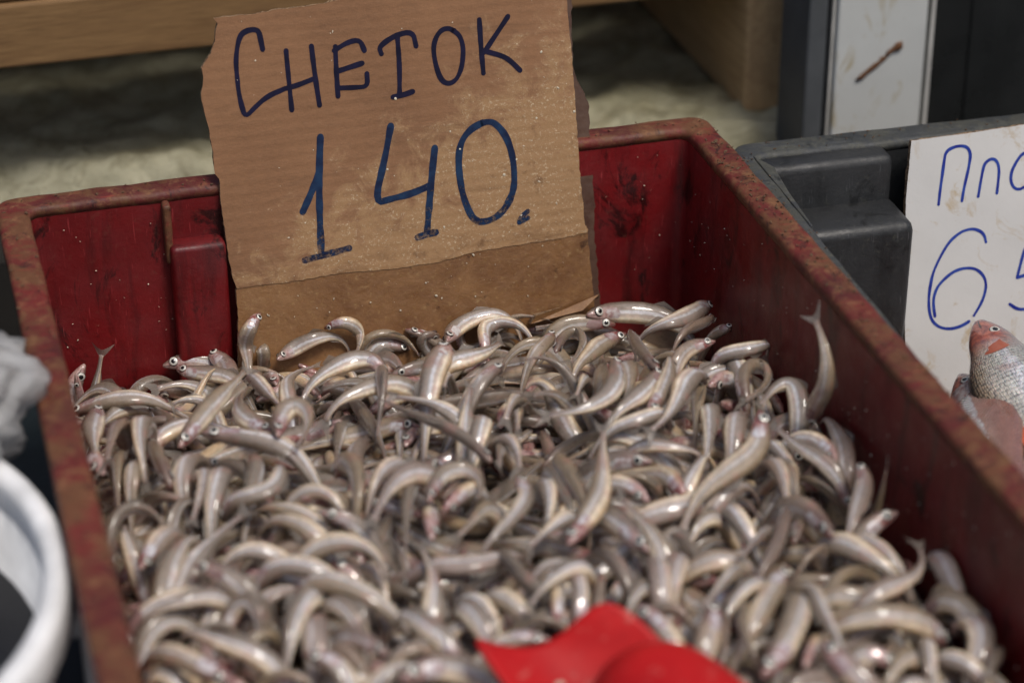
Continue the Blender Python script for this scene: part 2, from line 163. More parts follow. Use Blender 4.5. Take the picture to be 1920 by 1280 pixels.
1170,1869,1290,-68,-31,5,-63,-40,6,-55,-51,8,-49,-58,11,-46,-59,12,-45,-61,14,-44,-59,8,-40,-52,-11,-31,-39,-41,-23,-28,-63,13,-12,-10,
1506,-1208,1229,-7,-14,69,-12,-25,61,-17,-42,43,-21,-55,15,-18,-61,-14,-9,-54,-37,-1,-47,-51,4,-41,-58,2,-37,-60,1,-36,-62,-19,2,5,
-161,2552,934,13,-1,70,26,-1,63,45,-2,41,61,-2,10,65,1,-17,55,-1,-33,34,-18,-31,14,-46,-13,5,-66,5,5,-71,10,4,-17,10,
-876,1148,1440,-38,60,-4,-33,62,-5,-25,66,-6,-13,68,-7,-2,69,-10,8,70,-11,16,67,-13,24,66,-13,30,62,-15,34,61,-14,16,1,12,
-685,2568,1334,-38,-62,-3,-30,-33,-21,-18,12,-46,-7,27,-58,-2,-2,-47,-2,-45,-27,-5,-60,-31,-5,-44,-57,0,-26,-77,5,-17,-84,18,-7,4,
1464,-1212,1114,-13,-32,75,-17,-33,72,-25,-36,69,-35,-38,61,-47,-43,43,-56,-48,17,-54,-47,-14,-45,-39,-45,-30,-26,-66,-20,-19,-77,-6,15,13,
142,-646,1269,-54,12,77,-54,27,69,-54,48,50,-47,68,30,-30,82,21,-12,84,3,0,71,-32,6,49,-69,13,28,-89,17,15,-93,-8,-4,18,
1479,-1304,1219,11,-24,70,15,-34,62,25,-45,41,35,-51,10,37,-46,-24,25,-36,-51,13,-28,-66,12,-24,-70,17,-22,-70,21,-20,-69,-17,-5,-8,
1020,71,1296,-67,-30,54,-75,-24,39,-83,-13,12,-87,2,-14,-86,14,-27,-87,19,-27,-87,19,-23,-89,15,-19,-91,10,-14,-92,5,-11,1,-16,-12,
1474,873,1169,-25,-32,87,-30,-45,73,-38,-64,48,-41,-78,15,-37,-77,-22,-31,-68,-51,-30,-58,-68,-41,-52,-67,-57,-51,-56,-68,-49,-46,17,-9,3,
1006,-58,1321,8,-21,61,2,-41,46,1,-59,21,5,-66,-2,12,-62,-23,12,-53,-41,10,-43,-54,10,-37,-60,11,-34,-62,14,-33,-62,-18,0,-8,
1002,-744,1264,-21,-10,72,-23,-12,69,-31,-18,63,-43,-27,44,-54,-38,23,-56,-45,4,-53,-48,-9,-41,-43,-29,-27,-31,-52,-18,-23,-67,-10,16,8,
1148,-905,1239,24,37,76,36,46,58,54,53,31,69,44,7,77,18,-15,68,-11,-37,47,-30,-61,25,-38,-74,13,-40,-80,7,-40,-80,6,-11,15,
-751,176,1196,-18,38,68,-22,39,67,-29,41,61,-42,43,45,-56,47,23,-62,47,5,-63,44,-12,-56,33,-31,-39,17,-56,-25,5,-72,-13,-15,-2,
-1320,1000,1210,22,-19,65,19,-23,64,13,-34,55,6,-49,37,-6,-60,10,-18,-65,-8,-27,-64,-12,-29,-64,-12,-26,-65,-9,-24,-66,-8,20,-4,1,
561,-527,1166,-26,-17,64,-26,-15,65,-25,-15,65,-29,-21,58,-36,-34,39,-42,-44,10,-41,-43,-21,-33,-36,-45,-22,-26,-61,-17,-22,-65,-3,13,15,
1153,-24,1078,-42,-29,64,-42,-23,67,-41,-12,71,-40,-9,69,-47,-16,52,-56,-32,20,-57,-41,-17,-48,-39,-46,-37,-32,-65,-32,-27,-71,-1,17,10,
762,1806,1277,33,70,-1,40,64,0,47,44,0,45,3,-2,20,-40,-2,-12,-65,-2,-34,-68,0,-42,-65,1,-46,-62,3,-47,-62,3,-9,-1,18,
1095,1136,1483,-2,80,-10,0,80,-10,3,80,-12,8,79,-12,11,79,-12,13,78,-13,14,75,-18,12,62,-35,8,38,-58,4,19,-74,-13,4,15,
-1126,-527,1279,-22,10,64,-25,8,60,-37,1,45,-48,-13,17,-48,-23,-18,-36,-28,-43,-26,-26,-56,-19,-24,-61,-18,-19,-63,-17,-15,-64,4,-17,9,
-332,2571,1187,42,-34,34,46,-22,16,46,-2,-15,33,11,-36,13,-3,-33,-5,-35,-12,-14,-57,6,-18,-63,12,-20,-63,12,-21,-63,12,-18,-7,3,
1769,-670,1322,-4,-32,70,-4,-49,48,-4,-67,11,-2,-74,-20,2,-70,-37,3,-61,-49,3,-49,-62,2,-39,-71,3,-38,-74,4,-39,-72,-20,2,-4,
-1060,1130,1262,30,-64,66,19,-71,56,1,-82,34,-18,-87,3,-30,-87,-21,-33,-85,-32,-32,-83,-38,-29,-81,-43,-28,-76,-53,-29,-69,-60,-8,-3,18,
-1182,1220,1170,-25,-25,83,-34,-32,73,-44,-45,46,-41,-64,10,-27,-73,-25,-9,-70,-51,2,-60,-65,11,-52,-73,19,-49,-74,25,-47,-73,18,-7,5,
-1632,1974,1233,-21,-76,16,-20,-76,16,-18,-76,16,-14,-77,14,-10,-78,13,-5,-79,11,-2,-80,9,-1,-79,6,-2,-80,2,-2,-80,1,-18,3,9,
363,1399,1484,-65,-45,1,-63,-43,-14,-55,-39,-35,-48,-38,-51,-45,-37,-55,-45,-38,-56,-45,-37,-55,-49,-35,-53,-57,-28,-44,-66,-24,-32,11,-16,2,
-823,-886,1289,25,17,68,32,20,61,47,21,44,59,13,17,58,-3,-15,42,-25,-40,27,-40,-52,19,-47,-54,22,-47,-53,24,-47,-52,-1,-19,7,
913,717,1492,45,63,1,45,62,0,42,65,-1,39,66,-1,35,68,-3,32,70,-3,27,72,-4,23,67,-12,16,52,-32,10,34,-53,18,-9,-3,
1729,2021,1228,-38,-52,18,-44,-47,16,-50,-40,14,-54,-37,12,-52,-39,5,-46,-39,-11,-39,-34,-32,-31,-25,-51,-26,-21,-58,-25,-19,-59,5,-7,18,
-417,-445,1288,32,-5,65,33,-18,58,31,-38,39,26,-56,12,16,-63,-16,9,-59,-37,7,-52,-49,4,-52,-51,5,-55,-49,4,-57,-45,-19,-2,-6,
-1425,861,1398,-11,91,20,-9,90,13,-4,88,-6,-1,82,-31,0,74,-53,-2,68,-63,-4,64,-68,-2,58,-72,-1,57,-74,0,55,-75,-3,12,15,
410,844,1205,54,41,12,56,38,9,60,33,6,63,25,4,65,18,-3,63,19,-13,56,28,-23,48,38,-28,40,47,-28,37,52,-26,5,-8,18,
52,941,1158,35,-38,62,32,-37,64,26,-38,66,19,-43,63,14,-56,51,8,-70,28,2,-77,9,-8,-79,-2,-18,-78,-4,-26,-76,-3,-19,-5,-3,
86,814,1130,-14,36,70,-12,39,70,-11,42,67,-15,45,62,-30,46,51,-49,47,32,-60,47,16,-65,46,4,-67,42,-2,-69,41,-5,-17,-10,-4,
1746,-1208,997,-14,-56,76,-6,-50,80,4,-41,85,3,-38,84,-14,-48,65,-41,-59,28,-55,-59,-14,-52,-44,-53,-40,-29,-77,-31,-19,-88,12,7,15,
-1491,1244,1187,-17,-14,69,-19,-25,59,-21,-44,39,-21,-57,7,-18,-59,-24,-14,-51,-44,-10,-44,-56,-9,-41,-59,-8,-42,-59,-9,-44,-57,17,-9,6,
-370,1861,1193,11,-91,3,9,-90,8,7,-90,12,4,-90,11,4,-91,8,2,-91,3,0,-91,1,-2,-92,1,-3,-91,-1,-4,-91,-4,-9,1,18,
-692,1616,1048,0,42,61,1,44,59,2,50,51,5,59,32,10,67,9,22,68,-4,37,59,-8,53,46,-5,65,28,-4,71,15,-3,19,-5,1,
-1022,-1005,1124,39,10,66,38,9,66,37,10,68,38,12,65,46,17,53,58,21,30,61,17,-6,52,7,-40,37,-4,-62,28,-10,-71,11,-16,-6,
1672,-184,1067,11,-36,35,3,-20,55,-3,-9,69,-3,-11,74,-1,-17,72,0,-20,72,1,-19,72,0,-17,73,0,-13,74,0,-11,74,-8,-18,-5,
792,44,1138,30,31,62,27,33,62,26,35,61,32,38,52,42,44,36,48,51,19,47,54,4,39,45,-19,26,27,-48,15,12,-68,-15,13,2,
1510,1421,1429,-65,-3,-3,-62,-13,-2,-56,-28,-7,-43,-34,-21,-30,-32,-41,-21,-25,-55,-18,-24,-59,-20,-25,-58,-24,-28,-54,-27,-30,-53,-18,4,7,
827,883,1100,-65,66,3,-58,69,17,-47,68,38,-38,62,57,-28,52,72,-27,37,77,-40,10,64,-57,-26,34,-58,-60,6,-51,-78,-9,-19,1,-7,
783,311,1482,-74,49,-6,-69,46,-21,-63,38,-42,-56,32,-60,-51,29,-67,-47,31,-70,-44,38,-66,-46,48,-53,-50,61,-30,-51,69,-12,-11,11,13,
808,-96,1109,42,19,67,41,19,68,41,19,67,45,21,62,55,27,46,65,30,20,63,25,-14,51,11,-45,33,-2,-69,21,-9,-77,11,-13,-9,
1779,88,1037,-33,-60,58,-35,-41,66,-39,-10,74,-44,21,69,-49,44,49,-47,61,16,-34,65,-22,-15,54,-56,-6,35,-79,-1,23,-89,-8,-14,11,
-222,722,1119,-20,-16,85,-25,-15,84,-34,-15,79,-45,-24,68,-55,-37,46,-58,-52,14,-52,-59,-21,-39,-54,-49,-28,-45,-69,-21,-41,-76,7,-16,-11,
715,-834,1248,-9,-27,63,-10,-29,62,-10,-36,55,-14,-48,38,-18,-59,16,-23,-62,-2,-27,-60,-15,-25,-51,-30,-18,-40,-48,-10,-31,-59,3,1,20,
-355,1706,1107,-36,-54,26,-35,-57,25,-31,-59,21,-27,-62,13,-22,-66,4,-19,-68,2,-18,-68,2,-18,-68,5,-18,-68,4,-20,-68,3,-5,2,19,
-282,124,1512,56,48,7,55,48,0,50,45,-15,43,40,-36,34,35,-53,31,32,-59,29,32,-61,32,31,-58,35,31,-57,39,30,-55,-8,-13,-13,
827,2096,1236,-29,-62,10,-32,-61,11,-36,-58,12,-41,-53,8,-43,-46,-8,-38,-37,-32,-31,-30,-51,-27,-26,-58,-27,-25,-60,-27,-25,-58,13,-15,3,
864,-584,1403,-57,-59,-42,-64,-59,-30,-71,-57,-13,-76,-54,-4,-77,-51,-9,-78,-49,-18,-76,-47,-25,-76,-47,-30,-77,-46,-29,-76,-46,-28,10,-17,3,
697,-343,1290,-13,-36,74,-22,-47,60,-32,-62,33,-37,-69,4,-34,-65,-26,-29,-54,-52,-21,-44,-68,-14,-43,-72,-10,-49,-68,-6,-55,-65,-18,6,6,
-88,394,1291,65,53,-8,63,56,-10,60,59,-11,56,62,-15,55,63,-15,56,63,-13,58,61,-9,64,55,-7,70,47,-4,74,41,-4,4,1,20,
-1716,1125,1357,-15,91,-1,-11,83,-22,-7,71,-50,-3,63,-68,-2,64,-69,-2,68,-65,2,74,-59,9,74,-56,18,74,-55,25,71,-57,-15,-9,-9,
1302,1138,1280,-5,-21,71,-10,-40,52,-17,-62,23,-24,-73,4,-29,-75,-3,-30,-71,-9,-27,-64,-26,-19,-50,-49,-12,-36,-67,-7,-26,-74,10,-5,16,
-843,2086,1180,4,-27,48,7,-45,31,11,-60,16,10,-64,10,9,-66,10,8,-65,11,8,-65,11,8,-65,11,10,-65,11,9,-65,10,-18,-4,-7,
-55,687,1069,20,40,67,19,40,66,17,39,68,14,38,69,13,43,65,16,53,53,22,64,35,27,71,18,26,75,12,23,76,10,19,-7,1,
-369,-4,1453,19,75,15,19,74,5,17,62,-19,12,46,-48,10,40,-64,9,47,-62,14,56,-52,21,61,-46,30,61,-40,37,59,-37,13,-14,-7,
919,1251,1031,-65,-5,43,-59,-7,48,-52,-8,57,-46,-10,62,-42,-16,64,-45,-21,59,-51,-26,51,-59,-30,33,-65,-34,13,-70,-34,-1,15,6,12,
-107,1315,1246,-58,52,-12,-61,45,-20,-66,33,-26,-72,22,-23,-77,12,-15,-78,4,-8,-79,-9,-4,-76,-20,1,-74,-28,8,-71,-32,15,-1,12,16,
346,-260,1365,-35,72,-27,-40,72,-22,-46,69,-17,-51,67,-12,-55,63,-14,-59,59,-18,-61,55,-20,-61,56,-20,-58,60,-19,-55,62,-18,-13,-14,-5,
975,147,1086,-45,36,57,-42,31,60,-37,28,65,-38,25,64,-48,23,54,-62,23,28,-66,18,-6,-57,9,-39,-44,-3,-62,-33,-10,-71,0,-17,10,
872,87,1350,-9,59,46,-8,67,19,-13,71,-14,-27,67,-31,-41,61,-33,-48,59,-29,-49,60,-29,-44,60,-34,-41,61,-36,-39,63,-36,-7,-12,-14,
1080,-891,1326,35,0,61,46,-9,44,59,-19,19,69,-20,-2,69,-12,-15,63,-5,-29,49,-5,-48,35,-7,-63,26,-8,-69,24,-10,-69,7,10,16,
1032,2180,778,-41,-18,70,-40,-2,73,-41,14,74,-49,19,66,-63,11,46,-76,-1,15,-73,-11,-20,-60,-20,-49,-43,-24,-69,-34,-26,-76,8,6,17,
-100,1430,1298,88,-10,-2,88,-7,0,88,-5,0,88,0,0,88,2,-3,88,3,-9,84,0,-21,81,-3,-33,78,-4,-41,76,-5,-45,1,-7,19,
664,11,1463,-30,70,12,-38,63,2,-45,51,-19,-42,36,-43,-37,25,-62,-37,19,-66,-40,20,-63,-47,22,-57,-53,24,-52,-56,25,-48,-1,-19,-6,
-1750,-550,1239,14,-2,68,22,-13,60,31,-28,38,34,-42,2,27,-45,-32,18,-41,-51,14,-39,-58,13,-39,-57,15,-41,-55,16,-41,-55,19,6,4,
-359,-348,1239,-2,-86,-3,6,-86,-4,19,-83,-2,36,-78,2,48,-70,2,58,-64,-2,63,-58,-9,67,-52,-17,68,-47,-25,69,-44,-30,10,8,15,
-1503,1482,1180,65,45,45,71,41,34,77,33,13,82,21,-13,84,6,-31,83,-7,-34,82,-21,-29,80,-33,-27,75,-41,-30,73,-45,-32,0,20,0,
-1149,2603,1041,52,-53,9,53,-51,11,53,-51,13,52,-49,9,49,-43,-10,40,-37,-36,31,-30,-57,26,-29,-63,26,-30,-63,25,-31,-63,13,7,13,
-1156,-366,1159,-53,12,39,-47,8,47,-40,4,54,-35,2,57,-40,-1,52,-48,-3,30,-51,-10,-4,-39,-15,-37,-19,-18,-57,-7,-19,-64,6,-18,6,
867,-1401,1488,41,56,8,39,55,-5,35,49,-28,30,39,-48,27,30,-58,27,25,-61,29,27,-60,32,28,-57,36,32,-52,39,33,-49,-11,-13,-11,
1276,2365,1076,-80,14,12,-80,11,11,-79,5,1,-73,-5,-18,-61,-14,-43,-52,-19,-58,-48,-27,-60,-48,-34,-56,-51,-42,-47,-52,-47,-42,-14,4,14,
-1351,-289,1145,35,9,63,34,15,62,33,23,61,39,21,54,50,15,40,62,10,16,65,10,-13,58,11,-35,48,11,-52,41,12,-59,6,-19,-3,
1371,-135,1080,-50,-38,64,-43,-38,68,-37,-39,73,-38,-39,72,-44,-42,63,-53,-48,44,-62,-57,19,-65,-60,3,-66,-61,0,-66,-61,1,16,-10,6,
-1359,2218,937,-39,57,21,-38,55,26,-36,55,30,-34,55,25,-38,55,6,-42,47,-19,-47,34,-37,-49,20,-47,-49,10,-52,-49,5,-53,7,7,17,
-971,-634,1208,-5,-13,95,10,-23,85,27,-44,53,36,-63,2,32,-71,-41,24,-70,-61,20,-68,-66,19,-66,-66,22,-71,-55,25,-80,-41,-2,-12,16,
-671,-71,1148,29,-33,73,33,-34,68,42,-38,43,49,-43,-1,49,-38,-42,48,-29,-62,54,-20,-60,66,-13,-42,79,-4,-18,83,2,0,0,-17,11,
-1570,1545,983,-18,-61,70,-14,-55,76,-9,-48,80,-6,-51,76,-9,-67,51,-13,-80,13,-13,-80,-26,-12,-68,-58,-9,-51,-76,-7,-43,-85,12,5,15,
1396,-1285,1202,-20,1,62,-20,-3,63,-24,-11,57,-33,-22,42,-45,-32,22,-52,-37,7,-51,-38,-3,-45,-38,-16,-34,-35,-36,-25,-32,-49,9,-5,17,
1417,-341,1147,13,-23,83,15,-34,77,22,-49,64,29,-64,45,32,-73,21,35,-73,-8,32,-66,-35,26,-52,-59,16,-41,-73,10,-36,-79,-18,-8,-3,
30,-76,1307,-59,72,-25,-61,70,-22,-65,68,-16,-68,67,-8,-69,66,6,-66,65,19,-67,63,27,-69,60,17,-69,59,-6,-66,59,-27,10,8,15,
-1587,552,1016,32,18,64,29,24,63,25,30,62,25,36,60,28,39,54,37,42,37,43,39,4,40,25,-34,29,9,-60,19,-2,-70,-11,-7,15,
-979,1779,918,-25,37,50,-19,36,52,-14,36,55,-14,37,51,-24,40,37,-41,37,16,-51,14,7,-50,-18,9,-39,-45,14,-31,-57,18,-16,-6,-10,
262,1090,1097,5,-82,42,-5,-79,47,-17,-73,54,-28,-64,60,-33,-58,66,-31,-55,65,-28,-65,50,-26,-78,22,-25,-87,2,-26,-90,-5,-3,16,12,
1736,-382,1454,-82,-5,-20,-70,-9,-39,-56,-18,-59,-51,-26,-65,-58,-29,-57,-67,-28,-49,-72,-25,-43,-75,-25,-37,-79,-27,-24,-82,-28,-16,-14,10,11,
-380,284,1416,76,25,-42,75,15,-49,77,8,-50,80,15,-35,84,26,-14,81,39,4,75,51,5,70,58,-5,67,62,-17,67,61,-22,-7,16,-10,
687,-112,1303,22,-50,46,21,-56,33,17,-63,10,16,-64,-15,16,-61,-32,15,-59,-39,13,-60,-36,7,-65,-27,1,-69,-20,-5,-71,-15,-1,-11,17,
548,1410,1040,-34,-32,72,-31,-35,72,-29,-42,68,-30,-48,65,-32,-54,59,-34,-58,51,-38,-64,31,-40,-71,6,-37,-75,-11,-33,-77,-18,14,-13,-5,
666,-1589,1242,29,25,87,38,31,78,55,34,51,70,21,9,75,-1,-32,69,-18,-58,66,-16,-67,64,-5,-69,63,4,-71,61,9,-73,11,5,16,
-1669,1130,1029,35,-55,50,36,-46,58,38,-33,65,40,-30,63,42,-40,48,49,-49,20,58,-41,-9,59,-22,-37,52,0,-59,45,12,-68,-15,-8,10,
159,1071,1248,-7,-25,80,-11,-37,68,-18,-55,43,-25,-66,6,-32,-63,-28,-33,-51,-52,-32,-40,-66,-28,-36,-70,-27,-37,-70,-26,-41,-69,-18,7,5,
-1208,2744,997,90,-12,19,88,-10,3,78,-10,-25,62,-20,-54,54,-36,-60,58,-48,-46,67,-47,-34,76,-25,-34,79,5,-33,82,26,-28,15,7,11,
808,1410,1110,-11,-35,60,-11,-32,61,-10,-29,63,-9,-30,62,-14,-37,55,-21,-46,39,-30,-55,20,-33,-60,4,-33,-62,-2,-32,-61,-5,10,-15,-9,
-324,-340,1268,23,16,66,40,16,52,58,16,31,67,24,15,61,35,3,47,40,-16,28,33,-45,13,22,-65,7,19,-73,6,19,-72,5,-4,19,
-8,-780,1412,12,47,44,15,52,31,21,56,11,21,58,-12,17,54,-29,8,51,-40,0,51,-42,-4,55,-34,-4,61,-23,-3,63,-17,9,-11,-14,
1782,1912,1222,-19,-17,-1,-23,15,-18,-25,36,-38,-21,30,-54,-17,19,-63,-17,16,-66,-16,20,-65,-14,28,-61,-11,37,-56,-8,45,-52,-7,-18,-3,
1287,325,1091,19,-29,77,23,-29,76,24,-30,74,23,-41,67,17,-56,45,5,-70,13,-9,-70,-22,-16,-56,-52,-19,-41,-68,-18,-31,-76,9,9,16,
77,1567,1033,-69,58,-16,-70,55,0,-63,53,24,-46,53,49,-37,45,63,-49,26,57,-70,0,34,-84,-20,11,-85,-33,1,-84,-40,0,15,-3,13,
1265,-1428,1413,-44,34,47,-54,28,9,-61,13,-37,-63,-5,-53,-69,-17,-37,-78,-18,-10,-81,-4,5,-79,20,-3,-72,40,-20,-66,48,-30,-6,18,6,
1206,-439,1417,38,62,10,39,60,3,40,52,-15,38,38,-39,34,25,-57,32,21,-63,35,23,-59,41,29,-53,47,34,-44,51,36,-40,17,2,10,
-1264,2111,1059,32,53,-31,35,52,-28,37,51,-16,40,47,7,40,37,32,39,31,44,42,31,31,45,33,0,43,25,-33,38,17,-52,-2,16,-12,
-763,2002,824,-52,79,-15,-51,78,-1,-45,74,24,-38,68,50,-36,62,60,-49,54,50,-70,37,29,-85,7,13,-88,-25,4,-85,-42,2,18,6,7,
-1435,2547,675,1,41,79,13,37,75,36,34,65,60,29,37,71,22,0,68,12,-38,63,6,-58,63,4,-62,70,6,-53,75,5,-46,7,-17,9,
-1311,213,1087,57,-9,75,57,-8,74,61,-8,71,67,-10,62,78,-14,42,85,-16,13,84,-12,-19,74,-11,-48,61,-9,-68,53,-9,-77,-7,-3,19,
181,1698,1015,-4,-31,69,-9,-32,68,-13,-33,66,-17,-34,66,-20,-36,63,-21,-43,57,-21,-53,41,-23,-63,19,-26,-70,2,-28,-70,-5,4,-17,-10,
309,2538,1057,-52,-19,29,-40,-8,2,-14,9,-31,17,15,-48,28,-3,-49,16,-30,-46,7,-51,-39,10,-57,-35,21,-56,-33,29,-53,-35,-18,-4,-7,
-130,1804,1291,67,6,2,66,12,-1,62,19,-8,53,19,-23,42,11,-44,31,5,-57,27,5,-62,26,13,-60,27,21,-58,29,26,-55,15,6,12,
470,-1344,1248,24,10,80,37,1,67,52,-15,34,51,-31,-12,37,-45,-47,21,-55,-58,15,-62,-55,16,-65,-53,18,-64,-54,18,-62,-56,0,-14,14,
-1633,2744,1072,-52,-17,-76,-39,-27,-75,-17,-47,-67,16,-56,-50,54,-44,-31,82,-21,-11,92,-12,1,90,-19,-1,83,-37,-9,76,-51,-15,10,15,9,
1078,-985,1299,-24,-13,80,-32,-22,71,-41,-39,50,-49,-55,19,-48,-64,-10,-43,-63,-31,-37,-59,-47,-33,-48,-59,-30,-33,-70,-27,-20,-76,17,-11,-3,
-1723,2651,647,34,-27,22,27,-10,44,19,6,60,14,11,67,14,8,66,16,3,66,18,-1,66,19,-1,66,15,0,67,14,0,68,-18,8,3,
1345,1049,1390,68,51,-8,61,39,-28,51,23,-55,48,13,-68,52,19,-63,54,36,-54,45,55,-45,31,70,-35,16,80,-27,8,85,-21,-9,-12,-14,
1611,-1174,1186,-27,23,88,-39,16,81,-60,5,64,-80,-5,34,-87,-12,1,-82,-16,-32,-73,-17,-55,-66,-11,-67,-59,-4,-74,-53,1,-79,5,-16,-11,
1051,286,1090,13,-51,49,15,-53,45,16,-54,43,12,-49,49,8,-44,55,4,-45,53,3,-55,35,2,-66,10,3,-70,-6,2,-71,-12,1,15,13,
-1768,-194,1253,26,20,83,51,11,64,79,5,36,90,6,5,86,8,-23,77,3,-49,69,-5,-64,64,-6,-71,62,-1,-73,60,5,-75,-2,-19,-7,
1041,345,1093,-28,56,67,-30,53,68,-37,51,66,-47,49,60,-58,48,46,-68,46,21,-69,37,-14,-60,19,-50,-46,0,-74,-37,-10,-83,14,11,10,
-801,282,1091,22,-79,39,21,-72,50,22,-59,65,24,-54,70,25,-60,59,22,-71,31,14,-78,-10,5,-71,-46,-5,-62,-66,-12,-55,-73,-17,-10,-5,
289,450,1328,8,-8,64,7,-29,47,5,-54,22,5,-67,3,6,-70,-6,5,-65,-19,0,-57,-35,-4,-48,-49,-3,-45,-55,-3,-44,-56,6,-3,19,
329,1328,1082,7,-49,57,5,-52,55,0,-52,56,-3,-50,57,-5,-49,58,-9,-51,52,-14,-60,33,-19,-68,7,-21,-71,-9,-21,-71,-16,-17,-7,-8,
-1780,1453,986,14,81,-28,22,77,-24,40,66,-16,62,46,-4,75,27,12,79,15,20,79,10,11,80,6,-11,82,5,-19,83,7,-16,1,8,-18,
-145,-406,1273,34,-78,-21,29,-78,-26,22,-80,-25,13,-84,-19,4,-87,-13,-3,-87,-9,-12,-86,-5,-22,-83,7,-33,-78,15,-43,-74,20,0,3,-20,
1383,451,1255,14,-9,64,12,-19,58,9,-38,40,7,-56,17,7,-63,-1,4,-66,-7,0,-64,-12,-7,-57,-23,-12,-43,-40,-12,-33,-54,-18,-1,-9,
491,-981,1195,-64,55,19,-59,60,15,-53,66,11,-46,72,7,-41,76,2,-37,78,-4,-35,79,-6,-33,79,-6,-34,80,-4,-34,79,-3,-15,-7,12,
1657,149,1425,1,75,1,-10,73,1,-27,65,-5,-40,51,-20,-45,32,-41,-44,17,-57,-42,10,-61,-44,8,-61,-46,8,-60,-47,10,-58,-2,-18,-7,
-867,67,1268,76,46,-13,76,44,-2,74,45,15,63,51,29,54,63,24,45,73,8,36,80,-8,25,84,-14,16,87,-15,11,88,-17,-4,-2,20,
-508,893,1275,2,88,-18,8,87,-13,20,86,-11,33,81,-14,41,74,-24,47,66,-34,54,63,-32,61,60,-22,65,60,-14,68,58,-11,15,-5,12,
455,193,1241,18,-82,15,18,-83,7,14,-85,5,10,-85,9,-1,-84,10,-12,-83,1,-21,-81,-15,-23,-77,-28,-22,-77,-35,-20,-76,-35,17,-1,11,
-1190,1106,1169,23,-15,80,28,-28,70,33,-47,46,37,-63,12,34,-67,-21,25,-63,-45,18,-59,-57,17,-59,-58,24,-59,-55,29,-61,-50,-2,-10,17,
-953,2745,1049,31,-74,1,24,-76,1,10,-78,2,-3,-78,-4,-13,-72,-21,-14,-63,-42,-10,-56,-57,-6,-57,-54,-5,-66,-41,-5,-74,-26,17,-7,8,
-1730,414,1182,94,27,5,94,27,9,92,28,13,92,31,17,91,29,20,92,23,18,94,11,5,94,-2,-12,93,-11,-23,93,-14,-29,-1,-10,17,
-686,2558,1019,-3,-13,68,-2,-24,48,2,-19,6,3,6,-34,-3,20,-56,-10,4,-63,-15,-22,-61,-16,-37,-59,-16,-39,-60,-17,-38,-60,15,-13,-4,
475,2568,716,55,-10,51,49,-7,57,37,-4,66,26,-1,71,24,1,69,36,2,55,55,-5,26,63,-21,4,58,-42,0,49,-56,3,-12,-15,6,
-1381,1168,1133,-49,-57,-17,-54,-51,-18,-59,-46,-21,-61,-42,-23,-59,-45,-18,-49,-55,-11,-33,-66,-2,-12,-73,2,4,-76,4,15,-76,4,13,-12,-9,
984,1526,1107,6,-41,84,4,-44,84,1,-52,75,-5,-67,57,-13,-82,32,-22,-89,15,-31,-86,-1,-34,-76,-23,-29,-60,-53,-25,-47,-74,19,-2,6,
-1314,2180,910,-25,-2,72,-30,-9,67,-41,-19,52,-52,-32,32,-54,-46,18,-47,-56,15,-37,-64,15,-28,-68,17,-24,-70,16,-23,-71,17,-7,12,14,
-831,6,1419,51,-49,-21,38,-47,-37,24,-41,-54,20,-41,-61,25,-46,-53,34,-55,-38,39,-59,-27,41,-63,-22,40,-62,-22,39,-62,-24,18,5,6,
937,-1731,1078,69,32,54,68,35,52,60,41,55,50,44,64,48,37,63,57,16,39,63,-11,-8,53,-32,-50,33,-41,-73,19,-45,-79,-12,16,4,
445,2571,1082,-17,-26,-55,9,-25,-44,38,-19,-17,55,-10,15,59,-2,29,59,5,18,59,10,-9,54,7,-34,48,-2,-47,46,-10,-50,-7,-9,17,
-303,787,1213,-82,40,16,-84,37,9,-86,32,1,-88,30,0,-87,31,3,-87,32,0,-85,33,-11,-81,31,-26,-78,29,-41,-74,25,-49,0,-2,20,
-679,-66,1109,35,2,77,40,-8,73,46,-24,63,53,-39,45,63,-44,22,73,-37,6,77,-25,-7,66,-21,-27,42,-28,-53,21,-33,-70,-11,-16,7,
610,1232,1211,-77,3,5,-74,14,6,-66,33,3,-54,51,-4,-43,62,-13,-31,69,-16,-24,71,-19,-20,70,-26,-19,65,-36,-19,59,-45,-13,-4,14,
-697,-616,1064,48,22,57,48,11,58,49,-1,61,46,-8,63,47,-10,59,56,-12,41,61,-12,4,53,-12,-35,37,-11,-62,26,-10,-73,-5,17,9,
29,1667,1150,-51,-53,13,-49,-57,6,-44,-61,2,-36,-66,7,-29,-68,15,-23,-70,15,-22,-71,7,-21,-71,-8,-19,-71,-19,-18,-69,-24,18,-5,7,
-112,-144,1281,31,-59,-27,29,-63,-15,22,-68,-7,15,-68,-14,11,-66,-25,11,-66,-27,16,-67,-19,22,-69,-12,26,-68,-11,29,-67,-14,-12,-8,14,
1064,-1036,1291,31,7,63,39,1,54,50,-10,33,57,-20,4,54,-22,-25,42,-21,-47,30,-22,-58,24,-23,-63,23,-25,-62,25,-25,-61,3,-15,13,
-1425,2437,1035,-69,21,-14,-67,-12,-13,-56,-42,-23,-43,-51,-43,-32,-49,-60,-29,-55,-56,-25,-66,-36,-18,-77,-9,-9,-82,13,-5,-82,24,-6,-13,14,
476,-331,1095,65,35,33,69,27,31,70,22,35,64,19,44,61,19,49,63,15,35,65,7,0,52,-3,-39,34,-10,-67,19,-14,-78,-10,-6,17,
1541,-816,1045,49,-37,51,41,-35,57,32,-37,62,23,-46,58,18,-60,37,17,-69,6,18,-67,-24,15,-56,-48,7,-43,-64,1,-38,-71,-15,0,13,
512,1230,1161,-7,-83,11,-5,-83,1,-4,-82,-10,-5,-82,-15,-11,-82,-10,-15,-82,3,-13,-81,14,-9,-82,13,-7,-82,4,-6,-82,-9,-9,1,18,
